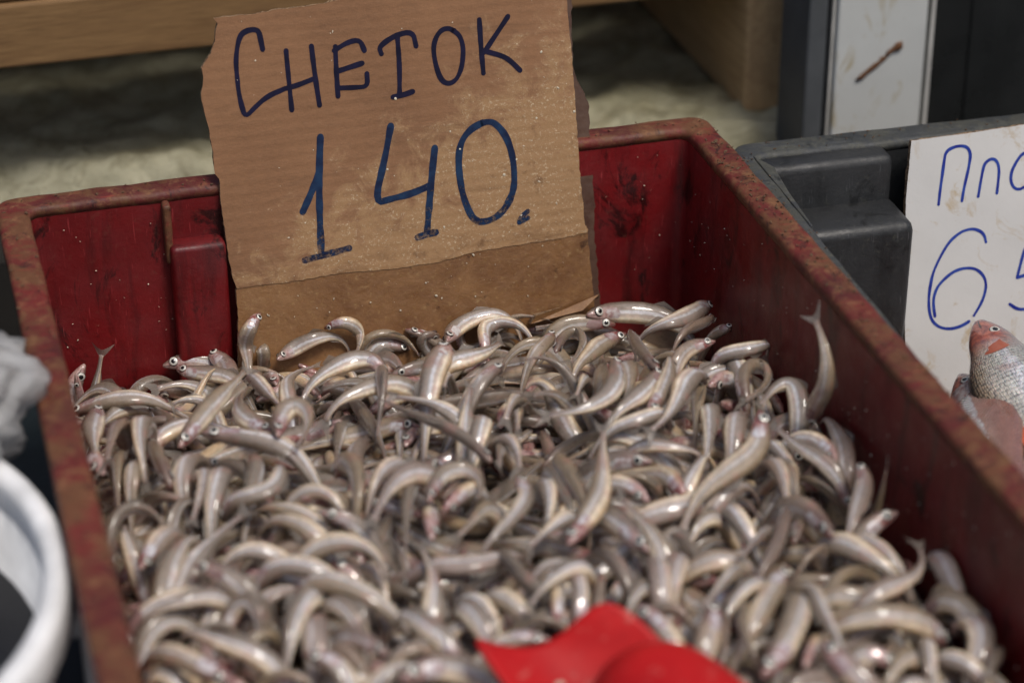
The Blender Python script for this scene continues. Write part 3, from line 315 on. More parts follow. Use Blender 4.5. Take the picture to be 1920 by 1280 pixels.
-213,2568,671,23,-24,85,29,-27,82,39,-31,76,44,-35,69,41,-50,54,31,-71,28,20,-78,-6,12,-68,-42,7,-52,-69,3,-40,-82,3,12,16,
1698,-875,1245,1,-19,70,5,-30,58,11,-46,32,16,-57,-3,16,-55,-33,13,-42,-52,5,-34,-62,2,-32,-65,2,-35,-64,2,-38,-61,5,-12,15,
-191,920,1226,85,11,24,86,16,13,86,22,0,85,30,-8,80,37,-13,73,47,-20,65,56,-23,57,66,-21,52,72,-16,48,75,-15,-4,13,15,
-1352,1217,1236,69,26,-10,69,26,-4,69,26,2,70,24,6,70,24,2,67,27,-9,63,29,-23,59,29,-33,56,28,-40,57,27,-40,7,-19,-3,
-1126,1261,1244,-65,-19,13,-64,-23,9,-63,-26,6,-63,-25,-3,-63,-17,-14,-60,-6,-27,-58,6,-34,-58,17,-31,-59,23,-25,-59,28,-21,-7,7,17,
1484,694,1171,39,23,60,46,12,55,54,-7,39,56,-31,20,46,-49,-4,28,-53,-27,11,-44,-50,4,-33,-66,2,-26,-71,3,-24,-72,3,-4,19,
-692,-531,1246,3,64,31,1,67,23,1,70,13,3,70,8,11,70,6,18,68,0,26,64,-11,32,61,-18,37,59,-17,39,59,-12,2,-1,20,
774,1156,1232,20,37,65,22,51,45,26,65,14,29,73,-7,31,72,-19,28,62,-35,21,45,-55,15,33,-71,13,29,-74,13,32,-74,7,5,18,
909,-746,1200,-68,52,21,-62,60,17,-52,69,12,-40,77,4,-27,83,-3,-18,86,-8,-12,87,-8,-6,88,-5,3,88,-4,12,87,-4,15,5,13,
1123,-656,1124,-31,-23,85,-17,-33,84,0,-47,79,8,-61,68,6,-76,44,0,-86,12,-2,-83,-23,-1,-69,-55,-2,-52,-76,-6,-41,-85,-20,0,1,
-470,1506,1233,-82,25,-45,-85,25,-39,-89,22,-30,-93,13,-16,-93,1,-1,-92,-13,16,-91,-22,21,-92,-22,14,-94,-18,3,-96,-15,-3,0,14,14,
-372,743,1264,-63,49,23,-61,51,18,-59,53,5,-57,54,-13,-54,52,-30,-53,51,-35,-55,53,-30,-56,55,-21,-59,56,-15,-59,55,-15,-15,-11,8,
1612,-605,1250,-67,45,19,-66,48,16,-62,52,12,-65,51,4,-67,45,-5,-69,41,-16,-64,44,-26,-58,50,-30,-55,55,-30,-52,57,-30,-8,-15,-11,
-1690,2639,1085,4,2,-95,4,2,-96,2,6,-93,-1,9,-82,3,6,-53,6,-1,-22,3,-1,-4,0,0,0,7,-9,0,15,-28,-2,-20,2,-2,
466,-284,1296,-38,-51,-27,-43,-50,-19,-49,-47,-5,-56,-39,7,-60,-31,13,-64,-23,11,-67,-16,5,-69,-11,-4,-69,-6,-10,-68,-3,-12,5,-17,-10,
660,738,1222,-57,36,-9,-58,36,-10,-56,35,-12,-55,38,-10,-54,39,-3,-55,37,6,-61,27,9,-64,16,6,-66,11,-2,-67,8,-8,-4,-6,19,
-1266,1563,1158,-8,55,45,-13,67,18,-15,76,-9,-15,79,-19,-13,80,-23,-10,79,-23,-9,79,-25,-8,71,-32,-8,43,-47,-7,13,-63,-6,4,18,
-1563,2640,973,-69,-8,-65,-56,-1,-74,-38,-4,-79,-20,-15,-62,-7,-17,-30,-3,-7,-8,-5,-2,1,-5,-3,1,-7,8,0,-5,29,-1,-19,1,5,
-544,582,1338,12,-75,-28,10,-76,-23,10,-78,-12,13,-79,-4,12,-79,-2,6,-80,-6,-4,-79,-12,-15,-75,-22,-25,-70,-29,-29,-66,-36,-14,-2,14,
101,-626,1222,-85,0,23,-85,8,6,-82,21,-17,-75,37,-29,-68,50,-28,-61,61,-20,-55,71,-10,-48,76,-6,-37,81,-4,-28,85,-4,-7,0,19,
-1457,-61,1213,-39,53,-34,-39,55,-29,-40,59,-20,-38,62,-11,-33,66,-3,-28,69,-3,-21,70,-3,-15,73,-5,-11,73,-4,-8,74,-2,-13,-5,15,
-1279,2673,900,90,-20,-19,91,-23,-7,87,-27,15,80,-30,35,72,-34,51,68,-40,49,70,-44,29,72,-46,-7,68,-43,-41,62,-38,-59,-13,-8,13,
-1323,-814,1054,75,-27,45,64,-21,60,55,-10,73,51,0,79,58,2,71,67,-7,48,70,-16,4,55,-21,-45,30,-18,-78,13,-13,-91,-7,17,8,
-216,1172,1232,36,59,5,34,58,-7,30,56,-23,23,56,-33,20,58,-32,21,60,-27,26,60,-24,31,58,-25,33,55,-26,34,55,-28,-19,7,1,
1214,1213,1060,30,7,69,35,9,67,41,12,62,50,11,54,60,7,35,69,2,10,66,-3,-19,52,-7,-44,32,-10,-63,19,-8,-71,-6,10,16,
806,-551,1366,-42,70,-28,-31,62,-49,-16,53,-69,-6,51,-73,-6,60,-54,-20,72,-24,-40,76,0,-53,74,7,-53,74,6,-47,77,4,11,10,14,
-1466,-340,1352,6,-94,-21,2,-93,-23,-7,-92,-27,-17,-89,-30,-27,-86,-31,-37,-84,-26,-42,-84,-17,-45,-84,-5,-45,-85,5,-44,-84,11,9,2,-17,
-1259,1733,1208,-56,24,22,-56,27,-11,-53,26,-42,-52,25,-54,-58,17,-47,-64,1,-37,-57,-26,-27,-37,-55,-17,-12,-72,-6,5,-78,1,-10,-13,12,
598,-41,1269,-51,-64,41,-58,-63,22,-68,-56,-2,-76,-40,-23,-81,-22,-33,-86,-4,-31,-87,11,-24,-88,22,-12,-88,28,-2,-88,29,4,6,-16,-10,
122,2571,1108,64,-13,-23,60,-15,-31,54,-20,-39,48,-28,-41,46,-36,-36,47,-41,-24,50,-46,-9,49,-48,-3,50,-48,-7,51,-46,-13,-10,-16,6,
310,70,1252,-46,56,-19,-40,62,-16,-29,67,-15,-21,69,-19,-16,69,-22,-16,71,-16,-21,71,-8,-25,70,-8,-25,69,-16,-23,67,-24,-18,-6,-5,
-693,2113,1140,0,66,-6,-6,62,-13,-12,48,-28,-18,31,-47,-23,24,-56,-25,25,-57,-27,30,-53,-26,32,-53,-25,31,-54,-27,29,-54,-18,-6,5,
485,-1105,1131,35,-15,65,35,-9,68,36,-2,66,45,0,59,57,-4,43,67,-10,18,64,-9,-13,50,-5,-43,30,-1,-66,19,2,-73,-1,-20,-4,
141,2570,982,-68,-12,36,-67,-8,24,-55,-3,-5,-31,-1,-44,-12,1,-70,-13,3,-75,-28,3,-68,-48,6,-51,-66,5,-30,-75,6,-14,13,-15,-3,
1548,1440,1224,5,-46,68,4,-54,58,2,-65,34,-1,-74,3,-3,-77,-21,-6,-77,-31,-9,-75,-33,-12,-72,-37,-14,-67,-45,-16,-63,-50,-19,3,-5,
428,2407,862,77,-51,2,81,-42,12,85,-34,19,87,-27,14,89,-17,-4,89,-9,-23,87,-1,-34,88,5,-34,89,8,-23,93,11,-14,-1,9,-18,
136,1701,1102,-28,-64,58,-27,-73,43,-30,-82,21,-36,-83,4,-45,-79,0,-53,-75,3,-54,-75,4,-48,-78,0,-38,-83,-8,-32,-86,-10,-17,11,3,
1104,1694,953,39,-24,73,41,-18,73,43,-16,72,44,-23,67,38,-42,53,27,-63,26,12,-73,-8,2,-64,-42,-5,-50,-65,-8,-39,-75,-18,-9,3,
1495,-43,1185,30,76,-24,31,77,-22,32,76,-21,32,77,-21,30,77,-21,26,80,-15,21,81,-7,16,84,0,9,85,0,4,85,-2,18,-5,6,
306,2198,905,68,31,14,70,31,13,69,32,7,69,30,-3,69,29,-12,70,23,-11,72,17,-1,73,7,2,73,-6,-8,72,-15,-19,0,8,18,
-147,1220,1245,62,-19,-7,62,-6,-15,63,5,-19,65,6,-11,65,-1,-1,66,-7,-4,66,-8,-13,66,-4,-18,65,2,-19,66,7,-18,0,-8,18,
-568,473,1392,63,-20,-9,61,-18,-15,60,-16,-21,61,-14,-23,62,-9,-20,64,-5,-14,65,-2,-12,66,-3,-10,64,-6,-12,63,-9,-18,6,10,16,
]
FISH_BURIED = [
-121,147,734,46,49,-1,35,38,-31,18,24,-59,20,25,-60,30,29,-54,18,3,7,
-59,-322,636,29,0,59,46,-23,18,39,-26,-38,16,-29,-59,18,-36,-56,15,4,12,
672,443,694,64,26,-44,59,10,-63,53,36,-53,29,40,-18,-7,-55,2,8,10,15,
658,1295,334,-25,-54,54,-42,-11,69,-52,2,62,-77,-9,18,-86,-7,0,15,1,13,
-441,222,748,81,10,-28,52,-13,-66,59,-22,-65,80,-12,-37,89,7,-12,15,0,13,
-606,9,710,66,-34,-6,59,-27,-25,28,-31,-55,25,-39,-57,44,-38,-45,-16,-12,-2,
-486,-158,648,-22,-13,66,-31,-44,29,-28,-55,-25,-15,-42,-56,-14,-36,-62,16,-11,6,
262,-193,562,27,29,59,30,42,49,45,43,25,45,25,-29,22,1,-67,-15,10,9,
362,-34,584,34,39,67,55,38,36,52,25,-35,40,3,-71,65,-8,-49,2,-17,-10,
259,-21,545,57,9,49,33,32,60,39,30,35,35,-13,-37,-4,-40,-63,-13,15,2,
258,-244,544,84,33,3,55,38,55,47,34,57,53,-12,-26,12,-52,-73,-10,-10,14,
-870,-2,548,8,-29,85,9,-68,28,14,-71,-47,10,-73,-56,6,-87,-35,-9,-11,14,
-731,-378,734,45,-24,-42,16,-38,-59,14,-44,-55,16,-56,-41,12,-67,-23,-19,-7,0,
-502,-110,557,17,-51,68,18,-51,65,19,-70,25,3,-72,-34,-14,-54,-65,11,8,15,
-487,-121,606,33,-20,75,35,-55,23,20,-63,-48,12,-58,-65,18,-65,-54,-18,-9,4,
-669,-293,541,25,59,52,28,43,62,31,-2,44,13,-45,-38,-6,-62,-52,-16,-4,11,
-60,-224,600,57,-18,64,52,-50,25,37,-66,-37,13,-64,-60,12,-69,-57,-17,-10,0,
443,-696,729,32,51,-9,23,35,-44,16,39,-51,10,49,-43,10,53,-38,16,7,10,
490,-761,550,-68,31,43,-29,54,62,-26,74,34,-38,54,-35,-38,13,-79,-14,-10,11,
586,-518,610,20,-13,58,30,-34,9,31,-27,-47,35,-19,-52,26,-13,-57,16,-1,11,
280,-801,574,63,11,13,64,-8,-9,64,-8,-17,64,8,-5,58,30,-6,-5,-17,-9,
553,204,609,-11,80,-1,-14,78,-23,7,82,-14,3,79,-21,-26,76,-18,19,-1,6,
-494,269,595,-38,82,19,-39,82,17,-46,77,6,-50,67,-34,-49,61,-49,-1,-2,20,
605,-395,634,-70,-36,-27,-67,-44,-10,-46,-64,10,-10,-79,7,13,-81,5,8,-3,18,
-651,1007,456,-66,-12,-17,-54,32,-25,-49,47,-12,-47,-11,-2,-3,-66,0,-10,-6,16,
672,266,692,12,-69,-56,10,-72,-50,-12,-81,-30,-34,-76,12,-39,-58,52,-3,-6,19,
189,-428,637,25,47,-43,22,65,-7,15,66,23,16,64,19,24,53,-27,-19,2,6,
-319,1020,474,-20,82,-20,5,76,-38,-30,56,-20,-5,19,10,19,31,58,8,-2,-18,
28,-640,579,-69,-50,-13,-78,-37,7,-82,-25,0,-77,-36,-10,-75,-43,10,0,0,-20,
-506,-195,604,-55,34,5,-47,47,-4,-48,43,-10,-56,31,-11,-52,27,-28,7,3,-18,
-171,-426,646,-26,84,-15,-48,73,-13,-72,50,6,-86,17,-1,-84,-11,-24,-11,-15,-6,
528,-690,633,-68,23,-23,-60,37,-24,-58,47,-8,-63,39,-12,-70,29,-10,6,10,16,
-399,-656,602,-28,85,3,14,82,-5,58,64,-21,69,56,-18,66,60,-19,-15,10,-9,
806,886,534,-3,-86,-1,-20,-78,29,-38,-71,13,-32,-78,-10,-16,-82,19,12,-4,15,
-515,1343,354,-70,-63,-23,-79,-55,-4,-88,-42,8,-66,-61,21,-23,-86,31,-3,9,18,
-516,-398,591,-1,-87,-1,5,-85,-11,-1,-84,-2,-7,-80,14,-7,-79,-23,-19,0,4,
-117,367,648,-77,-11,-30,-82,-5,-12,-80,-13,7,-71,-39,-3,-56,-43,-41,-1,14,15,
294,861,526,41,80,-7,63,58,-31,78,37,-35,86,31,-18,87,32,-12,2,-16,-12,
792,344,586,8,81,26,9,84,14,8,84,-10,13,76,-31,43,59,-41,-20,2,1,
361,1084,436,-49,-47,0,-54,-39,11,-56,-34,20,-55,-36,15,-57,-36,-6,4,-15,-13,
-119,-830,610,-34,82,11,-52,71,-7,-64,63,-13,-61,66,-3,-41,79,-2,7,10,16,
-32,370,593,-1,76,18,-22,75,-5,-44,65,-12,-49,59,-23,-40,65,-24,12,10,12,
-855,199,572,42,88,-6,65,66,1,88,13,17,93,-24,7,86,-35,-21,-1,-12,16,
-875,1287,427,53,-45,-29,70,-13,-16,72,18,-10,72,27,-5,72,25,-3,0,9,18,
402,-650,655,-54,29,-28,-49,24,-39,-59,19,-20,-64,15,11,-59,11,31,8,18,-6,
-180,32,612,-42,63,-4,-54,53,-1,-63,42,-5,-65,38,-7,-67,34,2,-8,-13,-13,
800,279,591,-40,-80,24,-47,-78,7,-63,-66,-12,-74,-52,-18,-74,-52,-22,14,-12,-8,
837,-972,634,9,85,-7,5,82,14,-14,80,20,-21,76,-15,0,69,-48,-20,-4,1,
-105,74,627,-17,-80,9,-17,-78,-12,-17,-76,-23,-9,-79,-7,11,-76,-19,9,-7,16,
626,129,583,-45,-79,-25,-34,-79,-27,-40,-77,6,-64,-63,-1,-56,-72,1,3,-3,-20,
330,914,529,-33,-87,20,-11,-91,9,26,-89,7,57,-73,11,71,-62,12,-19,-6,-1,
-562,-411,631,-71,37,-24,-80,17,-16,-77,-18,-11,-52,-59,-8,-20,-80,2,5,-19,-4,
-290,966,463,59,-40,35,62,-45,16,52,-57,-10,45,-64,8,44,-64,20,0,-4,20,
-94,-450,604,-53,53,-7,-53,46,-17,-55,26,-34,-69,9,-6,-73,14,5,-12,-5,15,
-836,986,471,75,37,-8,76,31,-8,81,19,-1,81,10,-12,79,11,-24,2,-9,18,
-703,110,589,51,51,-4,53,46,-10,59,39,2,63,28,15,68,16,6,-8,12,14,
-222,376,603,-2,89,-21,-13,90,-9,-10,89,-6,-4,82,-36,-5,87,-28,-7,0,19,
-168,-694,647,-5,81,-5,3,82,-14,-10,83,4,-27,75,-15,-46,62,-35,-9,-2,18,
-742,-594,596,59,-18,-52,74,-14,-6,73,-9,36,75,-11,35,73,-21,33,5,19,-6,
-643,454,592,-53,-21,-36,-52,-40,-19,-59,-24,-5,-48,30,6,-9,64,-6,2,-9,18,
-775,-579,553,29,66,-18,25,69,-6,16,71,14,16,71,13,21,72,7,20,-4,-2,
-326,-484,657,-76,-49,-6,-71,-48,-28,-57,-65,-11,-31,-83,2,6,-84,-23,14,-13,5,
364,286,622,-62,-8,-37,-68,18,-21,-64,35,2,-61,40,20,-65,38,9,0,2,-20,
-853,-957,559,29,70,-34,25,78,-3,28,78,13,28,77,0,-4,81,-7,-19,7,1,
-680,1190,413,-65,-34,-1,-48,-52,6,-26,-64,22,-8,-68,26,8,-64,33,-13,0,-15,
262,1285,451,54,-9,36,48,-3,-23,-13,-18,-42,-29,-49,7,16,-48,40,-5,-17,9,
-53,-294,632,18,69,23,26,68,-8,25,65,-28,25,70,-11,31,69,4,19,-7,-1,
-90,75,595,-45,-44,-23,-48,-47,0,-30,-56,7,-8,-65,-9,-18,-61,8,16,-9,-8,
198,1159,423,67,-30,8,70,-14,-5,66,21,5,61,35,-6,66,15,-26,4,-16,11,
-436,-369,630,42,-84,-1,17,-90,-12,9,-93,-11,12,-93,-4,5,-89,-26,15,0,13,
-677,822,525,83,6,-5,76,18,-26,71,29,-32,65,44,-15,53,63,-12,1,-16,-12,
290,663,571,-69,-8,7,-68,-12,12,-68,-4,-6,-67,19,-12,-62,28,-16,2,-19,-7,
-72,-41,626,-81,-20,-19,-76,-42,0,-70,-51,-13,-69,-50,-19,-69,-54,-10,1,3,-20,
-639,960,519,21,-67,31,26,-72,9,14,-75,0,-19,-73,6,-31,-70,16,13,2,-15,
-246,-390,607,14,-67,6,17,-65,-23,15,-67,-8,13,-71,0,5,-71,-14,-5,2,-19,
355,558,668,75,-17,-46,80,-12,-35,84,-23,-8,77,-40,-3,75,-27,-31,-5,-17,-9,
-599,-673,587,35,65,-16,42,58,-16,36,62,12,32,67,16,41,63,12,7,-8,17,
-567,1010,407,-82,-7,1,-78,26,-14,-69,45,-19,-50,64,-17,-29,77,-20,12,15,-6,
316,294,599,-74,-33,-14,-74,-30,-23,-59,-55,0,-49,-68,11,-50,-68,-4,-2,2,-20,
-813,-779,585,86,13,-28,89,-9,-1,88,-22,15,88,-7,24,88,16,14,-5,-6,18,
670,203,658,33,85,-29,9,93,-23,10,95,-12,38,88,-5,56,79,-7,12,-3,-16,
-142,869,555,70,31,14,56,49,-19,51,53,-32,52,49,-34,38,39,-55,-8,15,11,
-436,-317,656,-9,63,-29,-11,64,-25,-14,67,-4,-29,63,1,-33,61,-12,-8,-3,-18,
-242,1187,441,-46,-38,14,-34,-52,-16,-36,-51,-20,-34,-53,1,-18,-55,30,-17,10,3,
-155,-318,627,52,10,-44,65,17,2,66,10,26,68,15,-4,67,12,-29,-4,-13,14,
-611,-381,589,-3,87,-19,-8,88,4,-4,89,4,20,85,-10,42,78,-9,5,-1,19,
-138,218,622,79,26,-30,85,26,-7,83,31,5,83,34,-5,82,36,3,3,-10,17,
-600,274,603,-57,50,-12,-73,17,-3,-72,19,-2,-33,53,-1,25,45,44,4,16,12,
674,512,587,43,59,5,51,50,-13,59,42,-15,49,23,-11,14,-39,-38,7,-3,18,
-463,810,599,-66,-59,-5,-66,-58,1,-67,-56,5,-63,-57,-2,-51,-56,-39,-4,3,-19,
852,-670,523,-69,-25,12,-56,-48,10,-52,-54,5,-58,-48,-10,-61,-44,-9,-10,11,13,
-41,-145,641,-28,51,-3,10,54,-31,23,56,-26,18,63,0,17,65,14,10,4,17,
-494,-513,612,11,86,-12,18,84,-7,42,71,-10,69,49,-10,72,49,1,-13,9,12,
-329,755,579,-70,-14,8,-66,-26,12,-58,-41,-6,-56,-46,-3,-56,-47,7,-7,12,-14,
-512,260,631,74,27,12,75,26,7,76,26,0,73,25,-16,72,18,-29,2,-4,-19,
-392,827,504,53,-53,16,47,-61,-1,44,-57,24,56,-42,28,67,-23,-14,8,12,14,
649,-781,582,-73,11,12,-66,34,12,-62,38,16,-60,41,-18,-52,37,-41,-5,-13,14,
57,489,648,11,88,-13,8,87,-17,-4,86,-24,-12,80,-36,-7,72,-52,-4,5,19,
-365,1252,480,66,-2,-3,58,-21,-5,42,-25,-35,52,-2,-36,60,5,-26,-12,-15,-3,
-647,-25,589,65,-63,16,61,-68,-11,64,-60,-28,79,-40,-12,90,-17,-10,-10,-15,9,
-87,57,643,-51,4,-41,-60,5,-14,-65,6,4,-66,6,-2,-65,3,2,-2,-18,-9,
585,312,613,64,-6,-30,53,-27,-34,52,-48,-12,43,-57,-5,42,-58,-5,11,9,14,
604,-679,614,10,68,-19,12,64,-28,14,69,-4,31,61,9,48,53,-7,20,-4,1,
208,514,581,-94,6,0,-92,-11,-7,-90,-19,12,-88,-27,13,-86,-31,-13,2,-17,-11,
-306,-115,631,-3,-72,-24,-12,-72,-5,-12,-71,25,-3,-74,18,5,-76,0,7,5,18,
-157,869,540,-25,-61,-5,-19,-63,8,-13,-62,18,-5,-63,20,-13,-63,16,8,4,18,
-623,135,591,24,85,7,40,79,-16,33,83,7,9,89,12,-8,88,-20,9,-5,17,
547,-11,576,37,-65,23,26,-73,3,7,-77,-2,-22,-72,-8,-46,-58,-23,16,2,-11,
-479,242,589,-75,39,14,-74,30,-31,-85,2,-24,-85,-24,-9,-77,-48,-2,-3,15,13,
377,-611,636,53,46,13,67,24,-12,73,-2,-11,68,-24,-13,62,-32,-26,2,-8,18,
-453,-367,591,56,-15,16,61,-25,-8,63,-22,1,65,-17,-2,64,-20,2,6,16,11,
-321,848,519,-38,81,-4,-29,77,-37,-19,72,-52,-40,71,-30,-64,64,2,-10,8,15,
658,-791,587,-31,72,4,-44,65,1,-49,61,-13,-47,62,-10,-54,59,-2,-14,-9,11,
-506,-634,613,64,31,-20,61,38,-10,52,45,17,57,32,13,55,26,-34,13,-13,-7,
-730,928,506,89,-13,12,90,-7,11,89,-6,-1,88,-7,-20,88,-11,-17,-1,-17,-10,
-499,817,562,57,28,-14,59,15,-24,63,14,-11,63,22,1,57,27,14,-3,-3,-20,
-586,1028,490,86,36,23,74,54,23,48,72,-8,-3,65,-53,-18,20,-85,13,-7,13,
-411,-779,663,54,30,-26,63,9,-19,66,3,-14,63,16,-9,47,32,-32,-4,6,-18,
712,485,619,-37,73,-45,-42,84,-18,-35,84,-28,-37,80,-41,-43,77,-38,-17,-9,-6,
393,-603,608,66,-25,0,56,-38,9,44,-53,-14,27,-58,-29,28,-61,-21,-7,-10,15,
135,-40,624,-53,-39,21,-39,-57,-5,-22,-68,-9,-19,-68,-11,-12,-68,-19,-19,6,-2,
146,-602,586,-74,-53,20,-89,-30,-6,-96,-9,-4,-96,-11,1,-95,-11,17,2,-16,-12,
77,1024,480,-75,36,-31,-77,29,-16,-80,24,19,-85,11,8,-81,-5,-27,7,14,12,
-210,-851,613,-17,91,16,-21,92,10,-17,91,19,-22,89,-4,-29,79,-42,19,3,4,
482,566,616,51,-72,3,38,-77,-13,22,-84,2,4,-87,6,-2,-87,-16,-1,-1,-20,
-168,762,535,-23,-75,7,-9,-76,15,3,-76,14,9,-76,-3,6,-77,11,-20,-1,-1,
440,625,581,27,-76,45,33,-85,1,44,-81,-21,61,-67,-23,78,-46,-28,-2,-6,19,
237,915,504,-20,86,-28,8,75,-47,46,58,-48,59,66,-8,62,66,18,9,7,17,
-313,1213,424,44,-70,25,11,-88,3,7,-89,8,-8,-83,27,-43,-76,12,-10,1,17,
-296,636,542,-48,-23,16,-49,-40,-16,-59,-31,-6,-66,-17,-2,-68,-1,-1,-1,7,-19,
516,374,604,-41,-81,-5,-16,-87,-17,-10,-87,-20,0,-89,3,24,-88,-10,-20,3,-1,
709,-21,581,-30,-71,5,-25,-73,-3,-10,-76,-2,1,-77,-2,5,-76,-9,-7,0,19,
-265,-337,593,-25,-77,21,-14,-83,-21,-24,-82,-18,-37,-80,0,-31,-82,-11,-11,6,-15,
-813,-456,556,4,74,-3,3,74,2,5,73,6,5,72,7,7,74,-6,15,0,-13,
-707,-176,631,20,-74,-19,14,-69,-36,-7,-72,-22,-37,-69,-5,-53,-59,-6,-19,0,6,
-444,-301,651,-69,44,23,-80,26,-3,-74,27,-34,-78,17,-28,-86,-6,-5,-9,-16,8,
441,-667,690,71,22,0,69,8,-24,67,10,-32,65,26,-26,61,38,-22,9,-4,17,
-514,-831,585,34,66,22,53,54,13,61,49,7,60,51,-18,59,46,-30,-11,12,11,
-84,645,592,-59,24,-31,-46,32,-46,-61,39,-16,-68,37,4,-67,38,8,11,16,-5,
271,149,643,62,-15,-36,71,-1,-18,74,-4,0,73,-14,1,74,-11,3,-1,-18,-8,
172,-618,547,-18,76,4,-21,75,-9,-42,65,3,-54,58,7,-45,64,5,-14,-9,11,
647,-354,598,72,11,-23,64,26,-15,45,52,0,44,3,-18,17,-64,-17,-11,9,-13,
715,-296,640,-83,22,-6,-78,33,-12,-71,29,-36,-75,23,-29,-74,12,20,-9,-1,18,
-630,-879,564,2,87,-34,-45,75,-19,-79,53,-2,-47,32,14,56,-14,-18,-5,-6,18,
373,1172,448,-49,50,19,-63,36,-21,-63,14,-43,-62,7,-46,-73,6,-23,-8,-17,6,
-869,-270,551,26,91,1,61,70,-5,78,52,13,85,44,1,94,25,2,-8,8,17,
-850,868,488,38,56,-6,27,55,-28,24,61,-21,30,56,-27,32,50,-37,7,-9,-16,
771,-608,562,-16,90,15,-10,90,15,3,92,8,12,91,-1,7,91,-14,-20,1,0,
-692,810,551,-12,-82,28,-19,-86,5,-6,-87,10,-6,-86,3,-24,-83,-18,-19,1,-4,
-657,-662,585,52,-56,-18,59,-49,-12,28,-66,-1,4,-79,-6,12,-79,-7,-9,-4,17,
251,-538,616,36,86,5,28,91,-15,29,90,-14,23,91,-10,4,92,-27,-11,1,-17,
673,403,604,-11,81,-13,-35,71,-14,-58,59,11,-65,53,0,-64,51,-22,-14,-14,-2,
19,767,605,-33,-67,-44,-50,-65,-2,-71,-47,20,-80,-30,14,-85,-12,-15,12,-15,7,
855,-483,568,-9,78,1,-37,63,11,-67,31,0,-78,2,1,-74,-15,17,-5,-12,15,
756,976,479,-24,-51,41,-47,-56,4,-62,-43,-6,-70,-30,0,-72,-25,2,-8,10,15,
860,264,588,-59,-62,-23,-80,-32,1,-90,3,10,-88,18,19,-85,30,15,1,-11,16,
-212,1138,472,34,-56,52,50,-69,-3,47,-74,-12,35,-77,17,1,-85,15,-6,-1,-19,
-686,-475,585,8,-63,-18,3,-64,17,4,-64,10,15,-65,-9,26,-63,-13,-11,2,16,
827,-333,684,30,57,-53,-34,71,-17,-74,54,1,-79,50,-5,-73,51,-23,-6,-8,17,
-246,-619,610,-47,-75,-10,-54,-67,-15,-54,-70,-6,-37,-78,-15,-14,-85,-19,9,-9,16,
-295,1274,415,-47,-49,2,-17,-65,-9,13,-68,-7,31,-60,14,35,-56,26,-2,2,-20,
-675,-327,600,-54,51,19,-59,47,12,-56,45,2,-36,4,-39,-10,-60,-29,9,12,-13,
-337,-344,647,-88,33,-11,-92,12,-3,-93,-9,-13,-90,-11,-25,-92,-7,-21,-3,13,15,
481,836,463,52,-66,19,62,-51,15,78,-11,27,84,14,0,78,29,-26,-7,-9,17,
304,-333,604,-6,85,-16,-16,85,-2,-31,81,5,-51,68,-5,-65,57,-12,-17,-6,-8,
625,-184,621,53,39,-25,35,54,-28,32,60,-16,41,59,-3,45,56,-4,-8,0,-18,
-322,-680,610,36,87,11,22,89,-19,4,94,-11,-21,89,-12,-59,66,-29,-19,0,-6,
844,802,552,-16,78,-29,-19,77,-28,-18,75,-33,-10,72,-42,-2,68,-50,17,-1,-11,
618,-99,630,-64,-39,21,-70,-32,8,-76,-9,-5,-78,3,-8,-78,-1,-8,-2,19,-7,
-118,-823,628,-9,58,21,5,64,-6,-1,64,-4,-23,60,2,-42,50,-5,7,1,19,
595,-761,627,79,32,27,88,35,-14,70,56,-13,25,57,-47,-12,-11,-84,-1,6,19,
-360,606,584,-66,54,-1,-59,60,-13,-51,63,-25,-48,65,-22,-59,47,-36,15,9,-9,
-330,418,598,-64,-53,14,-46,-66,-23,-31,-80,-13,-36,-79,-11,-42,-78,-11,7,-6,18,
-580,-846,629,-63,55,-15,-69,50,-9,-72,44,-2,-54,59,-16,-22,78,-22,-8,-14,-11,
136,1156,456,-81,-38,6,-80,-25,16,-79,-2,38,-87,-2,-13,-83,-10,-42,7,-11,15,
366,-458,625,42,-48,-38,58,-44,-1,64,-36,19,57,-45,2,38,-52,-35,-6,-16,-10,
-336,-540,657,-11,74,-1,-34,66,-14,-46,57,-17,-38,62,-19,-34,68,-10,-12,-5,15,
-273,390,657,75,-44,-2,58,-62,-15,29,-77,-24,-9,-81,-22,-27,-83,1,13,9,-13,
-99,345,630,60,-30,-11,56,-39,-6,48,-47,-8,49,-47,5,51,-44,11,-11,-9,-14,
473,119,615,-67,-45,-2,-70,-41,-13,-74,-32,5,-78,-12,6,-77,4,-26,6,-15,-11,
-703,1031,487,59,13,28,61,16,-12,58,7,-38,60,12,-30,62,25,-13,-11,6,-16,
-108,131,617,76,-49,-13,81,-38,-2,87,-22,7,85,-24,-13,83,-35,-13,-4,-11,16,
-108,261,587,-66,18,8,-68,16,1,-68,5,0,-69,-1,1,-67,10,13,-1,-19,-5,
151,340,591,16,-64,18,-1,-69,2,5,-69,-6,1,-69,-4,-16,-59,-25,12,2,-16,
-129,-783,570,-12,70,-6,-6,71,19,-11,72,2,-16,72,-11,-16,72,2,13,3,-15,
-669,-504,540,30,77,20,58,62,3,68,54,6,61,62,4,57,65,2,-9,13,-13,
-724,605,612,57,-71,-7,79,-32,-4,90,-6,-10,90,0,-21,92,14,-9,-2,-17,-10,
690,496,595,-76,46,9,-84,24,-19,-88,5,-3,-87,-19,10,-77,-47,-4,-1,-13,15,
197,-761,576,76,46,23,69,60,9,65,59,-20,66,56,-30,69,60,-11,11,-6,16,
676,-825,620,-54,67,-7,-48,72,-2,-59,60,-7,-75,41,-14,-81,29,-15,-11,-12,-11,
-646,883,495,-22,50,-36,-29,49,-30,-26,58,-12,-22,56,-27,-30,46,-39,-10,0,18,
179,-504,607,46,-47,7,46,-47,4,39,-51,7,30,-57,-4,26,-54,-26,-16,-12,-1,
